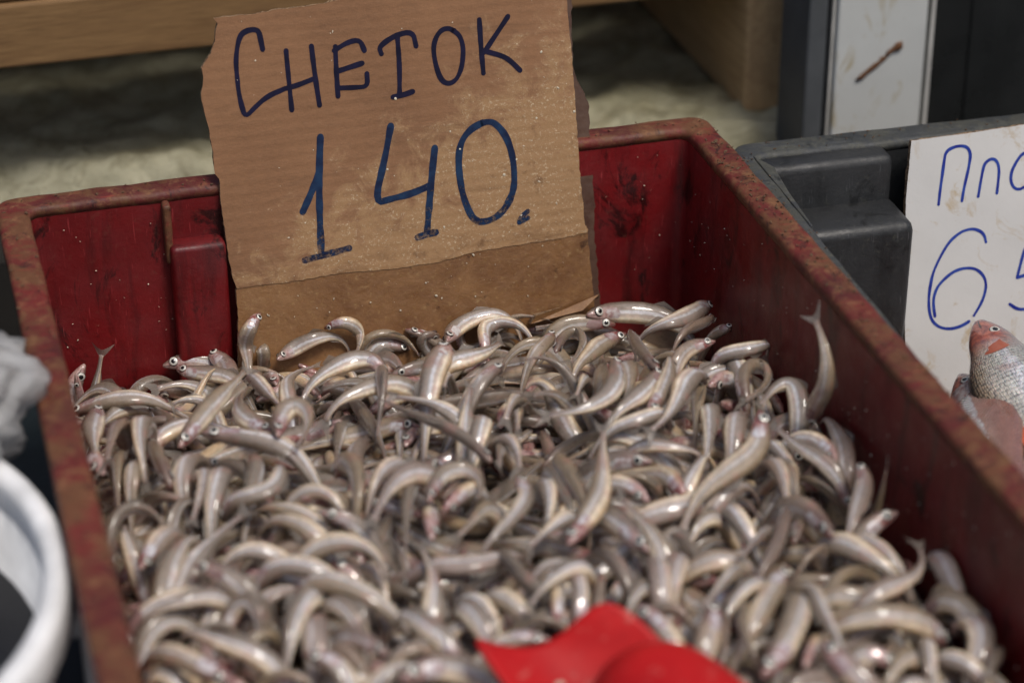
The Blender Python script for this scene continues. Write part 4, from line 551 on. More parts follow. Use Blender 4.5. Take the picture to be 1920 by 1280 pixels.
-242,-741,640,51,57,2,48,58,-21,55,57,-15,59,52,-17,57,53,-23,13,-9,13,
489,539,614,-25,64,-42,-25,63,-42,-47,64,-12,-64,48,6,-72,26,26,13,7,-13,
445,286,609,79,-31,-7,76,-25,-30,81,-23,-21,83,-18,-19,83,3,-21,-7,-18,-7,
212,629,567,66,30,-26,69,27,-21,64,33,-25,65,38,-10,68,36,-3,-11,14,-10,
334,-520,649,66,0,-11,63,3,-19,64,9,-14,64,13,1,61,4,-14,5,-12,15,
631,-633,607,76,-38,0,62,-49,-30,51,-65,-23,49,-24,-21,-5,59,-3,15,8,10,
-557,-655,603,-86,11,-20,-85,-7,-21,-79,-32,-20,-50,-15,-9,54,14,-10,-1,-9,18,
-695,-208,647,75,-48,-36,76,-51,-10,70,-57,21,66,-67,-4,57,-75,5,-5,1,19,
-453,1359,533,39,-34,-59,-5,-51,-50,-17,-71,-2,-14,-78,17,-35,-70,1,4,-2,20,
-861,130,586,77,-53,6,63,-67,13,50,-78,12,51,-78,-4,52,-77,-11,14,11,9,
309,997,485,-7,-68,5,3,-66,13,8,-61,28,2,-66,17,-1,-68,4,-4,8,18,
523,448,629,-2,64,16,-11,60,-24,-19,53,-39,-24,60,-19,-26,63,9,8,13,13,
-661,114,585,-29,81,-17,-14,82,15,1,81,23,18,84,-2,39,77,12,-8,-5,18,
-567,-98,627,7,74,-18,20,65,-33,38,61,-14,55,50,13,69,33,5,7,0,19,
651,850,542,38,-80,26,48,-82,-9,49,-81,-9,40,-85,-11,39,-80,-36,-15,-10,10,
529,45,614,44,58,18,54,53,-16,61,39,-28,70,21,-27,76,10,-17,-6,-4,-19,
-620,-939,610,-33,41,-40,-37,53,-12,-13,61,9,19,63,4,21,61,-20,2,-2,20,
-638,1190,423,11,-68,43,20,-75,15,3,-78,8,-28,-75,13,-47,-65,11,9,-2,-18,
-835,20,562,-7,72,-24,1,75,-9,14,75,-3,24,71,4,31,66,20,-6,0,-19,
-161,852,526,87,-32,0,85,-29,9,83,-25,23,74,-49,14,60,-65,24,-7,-16,10,
173,-15,631,-18,69,-14,-21,68,-15,-14,70,-13,-6,72,-16,-2,70,-20,-14,0,14,
-860,269,561,38,79,-4,54,69,2,63,61,12,57,65,15,44,75,3,-9,12,-14,
477,-446,583,35,59,1,24,60,-23,4,62,-18,-32,57,-2,-47,51,-11,-6,6,18,
135,1143,474,-22,-81,29,-39,-80,8,-49,-75,4,-39,-75,25,-4,-80,33,11,-6,16,
-123,-404,591,57,-26,-32,62,-23,-16,60,-31,11,59,-26,15,61,-9,-22,-6,-15,-11,
368,-590,658,69,-20,8,71,-22,-15,72,-20,-14,63,-38,-10,50,-54,-19,-2,-15,13,
-226,878,512,20,62,-2,11,59,-39,3,67,-29,22,68,-21,12,61,-37,9,7,17,
-578,-425,550,-5,-75,6,11,-71,-18,12,-73,-11,-11,-74,-2,-19,-74,0,16,1,12,
-840,811,559,34,-57,22,40,-52,18,49,-46,13,53,-42,-6,50,-36,-28,6,11,15,
-226,127,640,-13,80,-14,-18,81,0,-5,82,-5,14,79,-20,24,79,-10,1,1,20,
565,1070,482,40,-67,-3,41,-66,1,52,-54,16,58,-53,8,57,-52,8,11,13,11,
50,-872,597,83,19,-2,76,40,-6,73,46,0,76,40,-3,72,47,3,1,-1,20,
843,-162,592,-87,22,-36,-91,14,-1,-89,-7,32,-92,-14,12,-95,-6,-17,6,-12,15,
-768,600,551,86,-40,4,79,-51,8,69,-66,8,66,-69,6,66,-65,-18,-13,-14,-7,
-412,-300,611,17,74,-2,38,64,-1,43,61,4,28,67,-11,14,58,-42,12,-9,13,
-270,413,661,-22,-56,-29,-2,-64,-5,9,-62,19,2,-63,-6,1,-54,-38,17,6,10,
-775,506,624,63,26,-42,69,50,-11,71,52,-8,72,50,-15,70,45,-31,-6,11,16,
-307,-853,593,13,66,-10,21,66,-4,20,66,-2,15,66,6,5,66,18,-13,4,-15,
664,-140,612,-77,-42,-5,-63,-54,-24,-49,-74,0,-61,-65,1,-67,-58,-23,-4,2,20,
-554,-708,632,-14,85,-13,6,84,-28,22,83,-14,31,84,4,34,81,14,19,-4,4,
-105,-301,620,25,71,0,36,63,-19,28,62,-28,10,73,-12,9,75,-2,16,-10,-7,
4,1009,504,-58,-19,23,-64,-10,8,-64,0,-14,-61,3,-23,-60,-10,-27,-3,-13,15,
-549,44,656,-58,-60,44,-61,-63,17,-58,-64,-32,-61,-56,-45,-67,-49,-46,14,-14,2,
169,-983,647,26,78,8,9,83,-8,-8,84,-8,-7,81,-18,-12,71,-41,-16,0,12,
821,-359,592,-57,37,27,-60,40,6,-62,38,3,-66,30,-6,-55,20,-36,-10,-16,6,
-14,24,606,-79,-21,-2,-81,-9,-1,-80,12,0,-75,32,1,-74,33,-8,-2,-15,-13,
-786,-654,572,64,-23,-1,69,2,-2,71,4,9,69,9,18,67,17,21,0,-18,9,
88,89,615,78,-10,10,73,-27,-13,58,-51,13,37,-70,-2,31,-67,-36,-7,-12,-15,
-208,-611,584,6,-71,-11,14,-67,-14,28,-63,12,44,-56,3,44,-52,-25,-12,-2,16,
260,1084,497,-50,-62,16,-67,-41,16,-75,-29,10,-77,-25,-7,-77,-13,-20,7,-16,9,
243,-554,637,88,-7,-7,70,-56,21,65,-63,31,72,-56,-8,69,-43,-51,-9,-15,-10,
-216,350,627,42,-58,-4,19,-65,-20,4,-69,-21,14,-70,-11,26,-68,-5,6,-5,18,
227,79,623,37,57,6,37,56,-1,31,59,-8,24,62,0,26,59,-16,-1,3,20,
115,-426,600,82,-22,-28,81,-21,3,83,6,8,85,22,-17,85,25,-19,-3,15,13,
501,401,621,79,-23,8,74,-30,-32,67,-41,-37,64,-53,-21,63,-59,5,10,17,-2,
-726,-693,528,-39,53,7,-31,57,3,-27,58,-16,-23,60,-9,-17,65,2,-15,-9,-10,
-356,-367,625,89,-22,6,83,-32,-25,85,-30,-28,91,-20,-13,94,-10,7,-1,-15,13,
75,451,619,46,-45,-28,59,-36,-4,59,-36,14,57,-43,6,56,-45,3,-7,-3,19,
-309,925,508,5,-66,26,22,-67,7,36,-59,13,39,-56,21,43,-56,1,-17,-11,-2,
-862,484,554,9,-67,-26,24,-63,-19,50,-47,6,61,-36,3,58,-45,-6,-9,-7,16,
-391,1284,453,52,-53,-3,19,-78,20,14,-82,13,4,-85,2,-12,-84,9,18,4,7,
-561,-545,617,56,63,13,64,53,23,75,38,16,72,41,-12,56,59,-26,6,-4,-18,
-363,258,631,71,32,20,68,22,-21,70,8,-33,80,-3,-9,80,-13,-3,-8,8,-16,
-311,30,593,-79,-26,-7,-82,-14,-14,-84,-16,8,-80,-26,10,-78,-36,7,3,-20,-3,
515,508,539,-83,13,1,-82,20,0,-81,16,5,-82,4,15,-83,-4,12,-4,-17,-10,
-23,-637,586,66,-5,-22,69,-11,13,69,-10,8,72,-6,-8,70,-1,11,-4,-16,11,
-747,-50,569,65,-34,4,75,-13,-8,79,1,8,78,14,1,76,8,-19,-1,-16,13,
-885,-401,639,11,54,-57,43,57,-8,72,26,16,81,2,1,74,-20,18,4,-17,10,
165,-376,620,51,-47,1,47,-49,-13,53,-42,-15,60,-34,-1,54,-41,13,12,11,12,
-105,-874,591,34,50,14,37,49,-23,39,54,-15,34,57,-19,33,57,-22,-11,11,13,
185,409,577,-61,26,6,-53,39,11,-35,54,3,-29,57,-17,-40,50,-21,4,3,-19,
-338,67,634,16,59,23,-4,65,-23,-6,68,-17,-1,73,2,-11,72,2,17,-1,-11,
85,36,642,-61,-54,-5,-46,-66,4,-42,-69,-2,-44,-66,-20,-29,-63,-41,8,-5,18,
-25,-234,604,77,-56,-9,81,-46,-13,80,-43,-20,71,-61,1,64,-67,16,-3,4,-19,
-407,-581,606,-24,-54,16,-9,-60,-16,5,-60,-8,-13,-60,5,-20,-46,-31,-11,-3,16,
830,-697,526,-63,19,34,-73,18,16,-72,21,7,-70,28,-14,-70,28,-15,-6,-19,-2,
616,1048,446,-22,70,9,-11,49,-52,34,41,-46,-2,51,-12,-73,25,7,0,15,13,
553,-588,604,63,23,-3,57,30,-16,55,33,-21,57,30,-20,60,28,-15,7,0,19,
640,541,592,-73,-43,6,-85,-16,2,-85,-15,14,-81,-9,-17,-73,18,-46,-3,1,-20,
-224,292,611,21,-77,-28,-3,-83,-7,-26,-82,-7,-27,-82,-1,-32,-80,-14,19,-6,3,
98,-646,616,8,65,-22,43,55,-7,52,50,-1,45,55,-6,39,56,-24,7,-7,17,
-655,1242,416,81,3,2,79,-5,13,79,-16,7,78,-5,-6,70,34,-6,-2,-16,-12,
37,1138,509,-62,35,-8,-50,48,-12,-51,42,-19,-65,17,-1,-65,5,28,6,-1,-19,
125,811,572,-56,34,4,-67,4,-9,-67,-14,-10,-65,-20,-11,-67,-18,-5,2,-17,11,
-451,633,588,20,-80,6,12,-82,4,22,-79,1,43,-71,-13,54,-63,-11,-6,-1,19,
228,1284,448,-67,-53,10,-51,-68,-5,-30,-77,6,-11,-81,22,3,-86,8,5,-3,-19,
642,1282,387,70,32,7,69,-27,-28,45,-72,-13,30,-83,14,20,-81,33,-6,0,-19,
-498,-562,619,23,-83,19,29,-83,13,38,-75,-13,61,-58,-29,66,-56,-26,14,5,14,
366,142,663,7,79,-36,-9,82,-23,-20,83,-4,-10,85,6,0,86,-5,-3,0,20,
574,109,587,-31,-73,2,-51,-61,3,-64,-46,-11,-66,-45,-9,-48,-58,15,11,-16,3,
-429,-687,629,58,73,8,32,85,-7,0,92,-10,-19,88,-12,-28,69,-53,1,2,20,
-673,1198,396,-44,-50,14,-42,-53,8,-32,-58,13,-35,-58,9,-40,-54,13,-4,-2,-19,
843,161,584,-62,53,-1,-59,55,4,-49,58,27,-50,59,16,-67,43,-10,13,5,14,
694,103,636,-53,13,-37,-69,13,3,-70,18,1,-70,12,-13,-72,-7,-4,-3,-11,17,
425,779,556,-29,70,-37,-34,71,-30,-39,71,-20,-40,72,-18,-38,68,-30,7,8,17,
527,-552,644,-66,-52,-12,-67,-51,2,-69,-49,8,-61,-58,-10,-57,-62,-20,9,-15,-10,
505,1283,380,88,-9,33,90,-11,-6,62,-58,-18,52,-75,19,69,-62,22,-3,3,-20,
-389,-489,650,78,-11,-6,77,-12,-16,72,7,-28,76,17,-15,79,11,-5,7,-3,18,
-816,-708,598,43,76,-19,50,70,1,61,62,20,50,71,1,31,81,-17,7,0,-19,
270,-648,603,-66,11,5,-67,11,-21,-64,22,-24,-59,38,-12,-55,46,6,-9,-9,15,
-12,-66,658,69,-9,-48,74,-12,-12,70,-26,26,71,-34,-13,62,-41,-39,-9,-8,16,
-542,416,635,16,68,-50,21,82,-21,22,85,-8,8,85,-14,-25,76,-33,-13,2,-15,
-258,748,516,-20,-82,40,-4,-93,21,-11,-93,13,-51,-75,1,-83,-41,3,6,-3,-19,
467,138,606,-92,26,3,-91,22,-8,-93,18,-11,-91,13,-22,-91,14,-21,-3,-18,-8,
-513,-576,605,39,61,-9,28,69,2,22,71,0,17,70,-10,28,63,-27,-6,2,19,
-244,-111,580,-35,66,7,-50,52,-6,-67,28,-10,-70,28,-7,-69,29,3,-3,0,20,
662,-792,576,-4,70,5,-27,63,-12,-40,59,1,-54,46,5,-64,33,-5,8,5,18,
777,-351,558,-16,-78,-15,-17,-77,-6,-21,-77,7,-34,-74,2,-55,-57,9,10,-4,-17,
838,546,542,-61,-52,18,-56,-62,1,-62,-56,1,-66,-47,-14,-78,-31,4,12,-13,-10,
-53,-317,606,-62,-39,-25,-73,-18,-15,-69,-24,2,-53,-54,4,-55,-50,-20,1,-4,-20,
853,-842,526,13,90,-21,-22,84,-7,-68,61,8,-53,71,19,-18,90,19,0,3,-20,
160,-897,583,-36,64,-40,-40,77,-12,-16,81,-5,23,85,1,22,85,6,-8,-1,18,
333,-607,566,90,-30,-9,79,-43,9,68,-54,-8,81,-33,-27,80,-49,-12,11,15,-7,
323,504,601,22,-60,-15,53,-41,1,59,-37,-16,51,-49,-6,36,-62,2,-6,-15,12,
132,-738,567,70,55,-5,71,54,-14,82,34,3,88,-2,4,91,-7,0,-7,15,12,
-695,501,568,67,-36,0,40,-60,-3,29,-69,-8,43,-62,-11,39,-66,-5,-9,-6,17,
571,-775,542,74,36,18,72,47,-14,64,58,-15,55,68,-12,43,76,-15,13,-15,-3,
452,178,587,73,-14,2,71,-18,-17,69,-17,-26,71,-12,-17,73,-10,10,8,9,16,
-724,718,564,-46,74,-42,-34,80,-37,-11,78,-52,22,82,-42,31,85,-35,-6,-11,-16,
-616,829,531,-56,-73,14,-32,-84,-11,-2,-93,-11,24,-89,-4,47,-81,-3,14,1,-14,
153,513,555,13,-71,6,4,-67,-19,-24,-65,6,-27,-67,0,-4,-71,-15,-17,7,9,
323,-426,553,16,-62,10,25,-61,-7,23,-63,-1,6,-66,0,12,-66,-3,-12,-5,15,
-774,276,573,65,3,-27,67,2,2,69,-6,9,68,10,-1,60,36,-8,-2,9,18,
-306,524,570,-69,55,1,-68,41,-36,-73,42,-2,-87,24,9,-91,1,12,-5,-7,18,
-86,221,566,47,48,-18,30,61,-15,25,63,10,24,64,13,21,65,-14,-9,6,-17,
819,1005,532,-84,-20,-22,-84,-26,-7,-85,-28,-4,-84,-27,4,-82,-30,16,0,2,-20,
523,388,623,-83,38,-31,-83,49,-12,-86,41,-12,-94,21,-3,-97,9,2,-6,-16,-11,
-422,-905,559,57,72,-10,43,83,9,21,88,17,10,92,5,9,93,4,19,-4,-4,
-686,-564,526,-56,-46,-19,-49,-56,-4,-40,-64,3,-25,-70,5,-9,-74,4,12,-7,15,
357,-646,553,-67,-20,-8,-65,-24,-8,-64,-24,-6,-53,-46,1,-54,-47,4,4,-5,-19,
-142,-162,571,-21,84,-26,-68,56,2,-87,33,-4,-90,32,-8,-89,38,0,-4,-13,-14,
425,-665,571,72,14,9,71,-11,-24,72,-17,-24,75,-17,-16,76,-17,-12,8,13,14,
-133,-54,544,32,-85,4,31,-85,4,28,-86,-1,42,-79,-4,51,-74,2,-17,-6,-9,
-759,-441,540,19,80,13,3,81,16,-5,82,7,-17,78,-19,-25,75,-26,5,-1,19,
-877,-369,516,80,47,11,75,54,11,82,43,4,75,53,-3,55,75,-6,8,-16,10,
-433,-572,552,-20,-88,0,3,-87,5,2,-88,-15,6,-90,-9,35,-83,-6,-2,3,-20,
-276,749,519,-36,-73,21,-17,-86,3,-12,-85,10,8,-82,21,36,-78,-2,20,-2,4,
200,547,562,21,91,-26,26,90,-24,22,90,-29,25,87,-32,20,91,-27,-19,4,-3,
831,814,516,5,-82,-8,-51,-52,6,-77,-19,12,-79,-21,-9,-84,6,-8,-3,-1,-20,
-603,729,509,-33,66,-16,-48,56,-19,-52,50,-23,-55,48,-25,-59,42,-23,9,1,-18,
-805,-624,532,31,-56,-6,35,-50,-4,18,-58,-4,19,-58,14,39,-52,12,-3,0,-20,
-623,571,606,0,-94,3,-9,-82,-41,-36,-71,-48,-49,-76,-4,-32,-88,22,7,-13,13,
348,-305,547,-77,-4,-4,-65,39,8,-56,57,8,-60,53,5,-45,67,-2,-13,-11,-10,
38,-171,582,78,-15,4,71,20,-17,63,47,-8,60,54,3,39,64,-30,8,-8,16,
243,-503,566,-48,40,-22,-47,50,-1,-48,49,7,-50,47,5,-52,47,3,2,-1,20,
487,-910,531,54,42,4,52,43,10,27,56,11,3,68,-6,-5,67,-14,-17,7,7,
175,-118,610,-22,-59,9,-31,-55,-19,-37,-51,-21,-34,-54,-20,-34,-56,-12,-15,5,12,
875,-506,525,-88,-27,-12,-87,-30,7,-77,-46,14,-47,-76,9,-52,-73,4,6,-5,18,
-203,792,522,53,-77,5,52,-66,38,61,-59,21,80,-44,-15,91,-23,-15,2,9,18,
268,-529,542,-40,-54,-5,-46,-49,-6,-47,-48,-3,-49,-47,0,-50,-44,4,14,-14,-1,
273,-691,579,96,-5,-10,94,7,9,90,15,3,84,36,-30,84,32,-36,-3,18,9,
-95,-90,575,46,-57,6,52,-50,1,43,-56,-12,44,-58,-14,50,-56,-8,-16,-12,-3,
-652,-860,525,80,41,4,73,50,8,81,36,12,83,35,9,88,21,1,-8,16,8,
-198,-573,553,-57,-35,6,-60,-30,1,-58,-32,-3,-54,-38,-8,-58,-33,-10,-6,9,17,
-885,1,584,30,-59,-20,50,-46,8,61,-32,12,56,-43,-3,50,-50,-12,6,16,10,
-517,875,457,-53,-66,27,-75,-35,14,-86,-13,2,-85,-7,-9,-74,35,-22,3,-19,-5,
153,-358,597,-27,-84,-20,-7,-87,-19,12,-89,-3,6,-91,-6,3,-90,-14,3,0,20,
-592,-806,525,50,69,5,64,47,11,81,15,13,83,1,5,84,10,-1,0,-14,15,
810,-738,518,-66,49,-4,-65,51,12,-57,53,25,-62,49,11,-61,54,-17,3,-5,19,
-263,-250,549,83,8,1,74,3,33,77,-8,0,82,14,-18,86,-1,-5,-1,-9,18,
-879,1174,420,63,-36,-36,63,-44,-12,61,-44,22,53,-51,30,51,-61,13,-5,-14,-13,
180,-419,562,-69,4,5,-68,-5,-3,-64,16,-10,-50,46,-7,-40,57,-1,-4,-19,-6,
66,-488,570,-70,-35,-27,-70,-40,1,-51,-56,14,-37,-71,-5,-46,-67,-1,-4,-1,-19,
-181,506,585,66,-53,2,82,-19,-2,86,-1,-11,86,1,-16,83,16,-19,2,-12,16,
850,473,592,12,-39,-46,-32,-43,-9,-58,-20,23,-62,-11,14,-61,0,-20,-9,6,-17,
-322,-779,567,54,38,-9,44,53,0,42,51,8,40,52,-7,50,45,-18,1,-4,20,
492,-357,581,21,74,-44,39,76,-18,52,73,3,70,55,5,81,39,4,4,-3,19,
719,27,534,51,-53,-2,36,-60,12,24,-67,9,18,-69,-14,17,-70,-11,-13,-6,-13,
-186,675,517,28,-67,30,21,-77,-1,19,-77,13,22,-75,16,25,-74,-21,-16,-6,-10,
-299,-409,567,-54,-55,12,-60,-49,-5,-52,-52,-19,-29,-69,-15,2,-76,-1,2,-8,18,
-312,-763,582,-62,30,5,-60,45,-10,-51,51,-21,-44,58,-19,-41,63,10,-9,-1,18,
-55,-493,574,-21,-85,-1,-20,-83,-14,-7,-84,-15,4,-87,-1,-21,-82,2,-20,2,-1,
679,-519,524,-85,-39,15,-50,-78,9,-12,-96,-1,15,-96,-9,43,-87,-10,-7,1,19,
311,-882,572,-61,58,-8,-45,68,-22,-47,69,-9,-55,64,7,-41,71,-12,-12,-6,15,
-33,784,546,61,-68,14,76,-48,9,85,-37,-7,87,-34,0,88,-35,-8,-7,-14,-12,
193,-651,551,81,16,28,85,-24,4,79,-46,7,76,-47,-18,63,-60,-31,-3,-2,20,
-274,-654,560,76,22,-6,77,3,-10,78,7,-11,77,19,-6,77,20,0,3,-3,20,
-568,449,569,-24,-53,-39,-22,-64,-11,-11,-69,10,-4,-70,6,12,-68,-11,-5,4,19,
423,-718,574,86,4,-22,88,-2,-14,88,-6,-16,82,30,-15,72,54,-11,4,8,18,
-606,32,538,-64,37,-11,-61,41,-9,-56,48,-7,-45,58,-4,-31,67,1,-6,-4,19,
-669,-100,549,-47,-51,9,-50,-36,-4,-61,12,-21,-44,-9,-12,20,0,3,-7,-6,18,
-393,463,547,-66,-58,19,-56,-71,-23,-55,-75,-18,-58,-76,-6,-52,-80,3,10,-10,14,
-862,-815,538,-10,91,-23,31,85,-7,70,61,13,78,51,11,78,56,-9,12,-11,-11,
-296,-280,534,61,46,-3,65,33,17,64,34,18,71,23,-3,76,12,1,0,-10,17,
-382,935,451,-90,16,-7,-88,-16,0,-87,-21,11,-85,-14,20,-66,-53,-8,5,-12,15,
-879,39,516,67,-16,7,69,-8,6,69,-6,4,68,-13,3,69,-9,-1,-2,-20,-3,
681,-778,558,-15,74,-13,12,76,13,20,75,-6,7,75,-19,11,74,19,15,-3,13,
-739,-639,520,65,-27,-8,54,-42,6,33,-58,16,40,-56,9,39,-59,-9,-17,-10,-4,
104,562,586,-88,-3,-36,-92,-1,1,-89,-11,7,-93,-9,-13,-96,-12,-3,2,-3,20,
381,-790,557,41,60,-3,23,66,6,14,67,1,3,70,-10,16,69,-9,0,0,20,
-864,-558,587,9,-1,-61,62,9,-19,74,-10,0,65,-36,4,56,-51,7,0,-3,-20,
553,182,582,65,11,-41,76,-7,-19,75,12,-13,55,52,-7,27,75,4,5,-13,14,
373,-605,555,-32,-64,-4,11,-70,-2,24,-70,-3,10,-74,-7,3,-75,-8,-1,-1,20,
-567,1321,324,-91,-22,-7,-89,-30,1,-80,-42,12,-37,-76,21,9,-88,26,-2,9,18,
-826,167,509,43,75,-4,53,69,-1,50,72,5,48,71,10,57,66,10,16,-11,-5,
-483,757,517,-30,-68,-6,-38,-68,13,-28,-76,4,-36,-73,-6,-23,-78,-8,-14,6,13,
874,-104,591,-48,-72,-10,-80,-27,-10,-86,19,-17,-85,34,-3,-79,43,16,-1,-16,-12,
66,-761,554,22,67,-17,26,66,-10,38,63,3,22,68,6,13,71,7,16,-10,7,
563,184,588,37,68,-2,39,61,-23,55,53,0,54,53,-7,38,65,-23,14,-14,4,
869,260,535,-8,-85,-21,-46,-67,0,-80,-22,9,-85,14,16,-83,21,24,6,-17,8,
228,1234,446,-27,-42,37,-44,-48,-4,-53,-42,-3,-54,-41,8,-52,-45,0,10,-12,-12,
492,789,560,-3,73,-16,9,66,-33,26,55,-42,37,59,-24,47,55,-14,-16,11,5,
-596,1335,412,-80,-33,21,-81,-33,10,-73,-46,-12,-38,-73,-9,2,-87,-3,-9,11,14,
613,1280,433,-62,-17,12,-65,-17,-7,-66,-11,-6,-62,-21,-5,-57,-35,-14,4,-14,-14,
-512,1232,447,-62,-35,-9,-64,-29,-20,-65,-15,-24,-69,3,-5,-67,18,18,-5,-6,18,
-583,1201,408,68,-7,14,67,-13,-16,65,-7,9,67,4,15,66,12,-23,-2,10,17,
577,1199,464,-18,-82,36,-16,-89,15,-12,-91,12,-17,-89,19,-25,-87,21,-2,3,20,
-502,1310,394,-78,-2,3,-55,-49,4,-25,-75,-11,-32,-70,3,-46,-60,32,2,2,-20,
577,974,489,-43,80,-14,-44,78,-10,-66,54,-24,-80,31,-29,-88,13,-18,13,13,-7,
75,1128,476,-93,-1,9,-84,-37,-13,-78,-56,6,-63,-72,10,-44,-86,-9,11,-16,-4,
-208,1260,418,27,-76,27,11,-75,38,17,-80,15,20,-76,23,9,-50,65,-10,1,17,
-245,1284,494,60,-18,-48,56,-36,18,12,-63,39,2,-82,-1,23,-81,-4,16,-3,-11,
470,921,493,-14,-89,33,-17,-92,20,-13,-94,12,-1,-96,6,7,-95,11,19,-2,5,
-826,1092,424,90,1,10,89,-16,-20,86,-31,5,81,-43,19,77,-56,8,6,16,-11,
539,1182,441,73,-1,-26,74,-13,-10,66,-38,-9,63,-44,-5,67,-37,-10,-10,-16,-7,
108,1096,491,-36,52,-15,-35,42,-35,-48,22,-35,-57,26,-14,-52,39,-10,12,0,-16,
725,1305,413,-50,-35,30,-49,-48,11,-48,-49,11,-35,-57,14,-16,-66,18,7,-3,18,
504,999,499,-66,-64,22,-63,-66,29,-58,-66,35,-55,-71,32,-55,-72,29,-6,13,14,
-521,1081,478,64,-46,-6,54,-56,-8,65,-41,11,66,-39,23,63,-46,18,-9,-11,14,
-498,1041,472,62,7,20,65,-12,-12,59,-31,-11,63,-23,11,57,-23,32,2,-4,19,
-219,1088,486,-26,70,10,-47,51,2,-64,21,-26,-32,27,-45,36,28,-47,9,7,-16,
862,1079,455,11,63,-43,-33,54,-25,-68,23,11,-75,-4,20,-77,-11,12,-3,2,-20,
656,691,607,-57,63,-26,-46,64,-41,-40,68,-42,-49,68,-27,-62,62,-18,17,4,-9,
601,1063,491,69,-7,4,69,-2,-4,66,-12,-8,43,-46,-5,12,-66,9,-1,4,-19,
274,1260,470,3,-74,-44,-5,-79,-11,-13,-74,37,-5,-79,30,-4,-86,7,-19,4,2,
140,584,624,35,61,11,43,54,-23,55,41,-24,61,31,-29,61,29,-31,8,-16,-8,
-487,1123,445,7,-69,15,-2,-65,30,-6,-66,20,-28,-61,14,-45,-43,34,2,6,19,
-396,825,534,-74,22,5,-65,37,17,-57,45,-9,-56,29,-42,-66,15,-39,-6,-4,19,
547,927,546,68,54,-37,67,52,-38,59,66,-30,55,71,-25,55,65,-40,15,-9,10,
541,764,577,33,58,4,37,56,-16,33,58,-19,24,59,-28,18,58,-34,2,5,19,
397,1283,496,90,-10,-6,89,-10,-5,80,-34,-13,71,-44,-34,72,-38,-39,-8,-17,-7,
-494,443,591,29,86,-6,14,91,-24,31,86,-26,42,81,-24,34,88,-16,-11,-1,-17,
-55,943,547,-18,66,-14,-18,62,-29,-10,61,-33,-23,53,-41,-38,54,-29,-6,9,17,
410,1286,466,51,-15,-38,55,-25,-17,56,-32,10,57,-32,7,56,-32,-12,-9,-11,14,
807,896,520,-80,-49,13,-80,-50,8,-71,-58,16,-46,-77,22,-25,-90,17,10,-15,-9,
-800,967,491,70,34,-17,74,24,-11,79,8,-3,77,7,-8,73,6,-32,1,-4,19,
-132,800,561,45,-48,39,49,-49,29,49,-54,5,50,-53,-20,55,-47,-21,-14,-14,-4,
10,591,616,-47,54,-31,-55,50,-25,-46,55,-26,-37,63,-22,-53,44,-29,16,11,-5,
-198,1143,474,56,37,5,54,25,-40,66,23,-22,74,7,6,71,-2,28,8,-8,16,
-168,962,492,-38,72,-2,-11,67,-45,-19,74,-33,-57,59,-11,-65,50,24,-18,-7,-5,
865,498,598,0,95,1,-16,93,-3,-32,87,-21,-29,80,-39,-16,74,-58,-16,-3,12,
-387,1154,472,86,36,1,76,36,-41,80,20,-48,91,4,-26,96,4,-2,-1,-17,-10,
-842,1141,463,75,-34,10,72,-37,14,72,-38,14,76,-28,9,78,-27,-5,6,15,11,
270,1163,483,-71,20,-12,-68,25,11,-70,18,-15,-70,9,-31,-67,-9,-34,-2,6,19,
-237,1254,478,60,-48,-11,57,-45,13,59,-38,30,56,-51,-1,51,-56,-21,-9,-17,-5,
-48,1007,537,72,10,-58,84,26,-17,88,35,4,93,17,-11,93,0,-25,-7,18,-5,
-562,-1362,622,17,71,-23,28,71,-2,35,68,11,36,67,-3,31,61,-33,5,-6,18,
-852,-760,653,-19,-2,-59,36,-41,-16,66,-36,7,68,-33,-4,62,-44,-13,-9,-18,-3,
426,-1079,601,-41,-57,1,-46,-53,1,-50,-50,2,-50,-49,-2,-50,-50,-1,0,0,20,
-473,-1500,709,12,55,-48,9,64,-34,-2,71,-19,-9,73,-8,-3,73,-7,16,3,12,
877,-1500,621,-78,49,-16,-33,81,-12,17,91,-3,40,86,15,43,82,25,0,1,20,
858,-926,612,-47,-59,3,-49,-58,-8,-54,-53,-6,-61,-45,2,-66,-37,10,-3,1,20,
-660,-530,576,24,-83,-18,-4,-84,-6,-28,-81,19,-45,-73,-1,-57,-65,-22,-9,-1,-18,
-754,-1295,605,72,19,-20,66,34,-13,55,46,-23,49,54,-15,49,60,-5,12,-16,-2,
-338,-1223,577,-69,63,-4,-59,71,-7,-62,69,-9,-63,68,4,-55,73,-10,13,13,8,
-481,-867,622,70,0,-2,68,2,17,68,10,8,65,14,-18,67,5,-23,0,-12,16,
-100,-884,634,74,-22,0,73,-22,5,74,-15,6,74,1,-10,69,11,-29,2,15,13,
859,-1445,601,-77,46,27,-78,51,-2,-71,60,-14,-63,69,-12,-59,72,-15,-12,-15,-3,
390,-818,618,83,30,-3,71,49,10,74,35,-2,83,-7,-21,82,-25,-22,4,-7,18,
605,-1385,631,65,-10,-25,65,-4,-26,62,-11,-21,25,-43,-5,-43,-40,-1,-4,-20,-1,
-874,-1232,619,76,55,-4,82,41,13,87,31,12,82,37,-18,75,48,-27,7,-17,-8,
-138,-1195,633,-42,-34,-36,-48,-40,-11,-49,-42,11,-47,-46,2,-46,-48,-1,11,-10,13,
-571,-868,620,15,60,18,15,64,5,16,65,-1,15,63,-9,20,59,-23,-18,4,8,
62,-1112,675,-30,84,-19,-26,89,5,-16,91,-4,-6,91,-20,9,90,-22,19,3,4,
524,-1141,567,47,76,-30,50,78,-10,63,67,12,77,40,17,87,6,-21,5,-8,18,
461,-1125,584,58,65,4,44,72,-12,23,84,17,27,85,7,33,84,-10,-19,5,3,
-384,-1481,598,-83,28,-21,-75,32,-34,-74,48,9,-71,58,9,-64,64,-19,-11,-17,1,
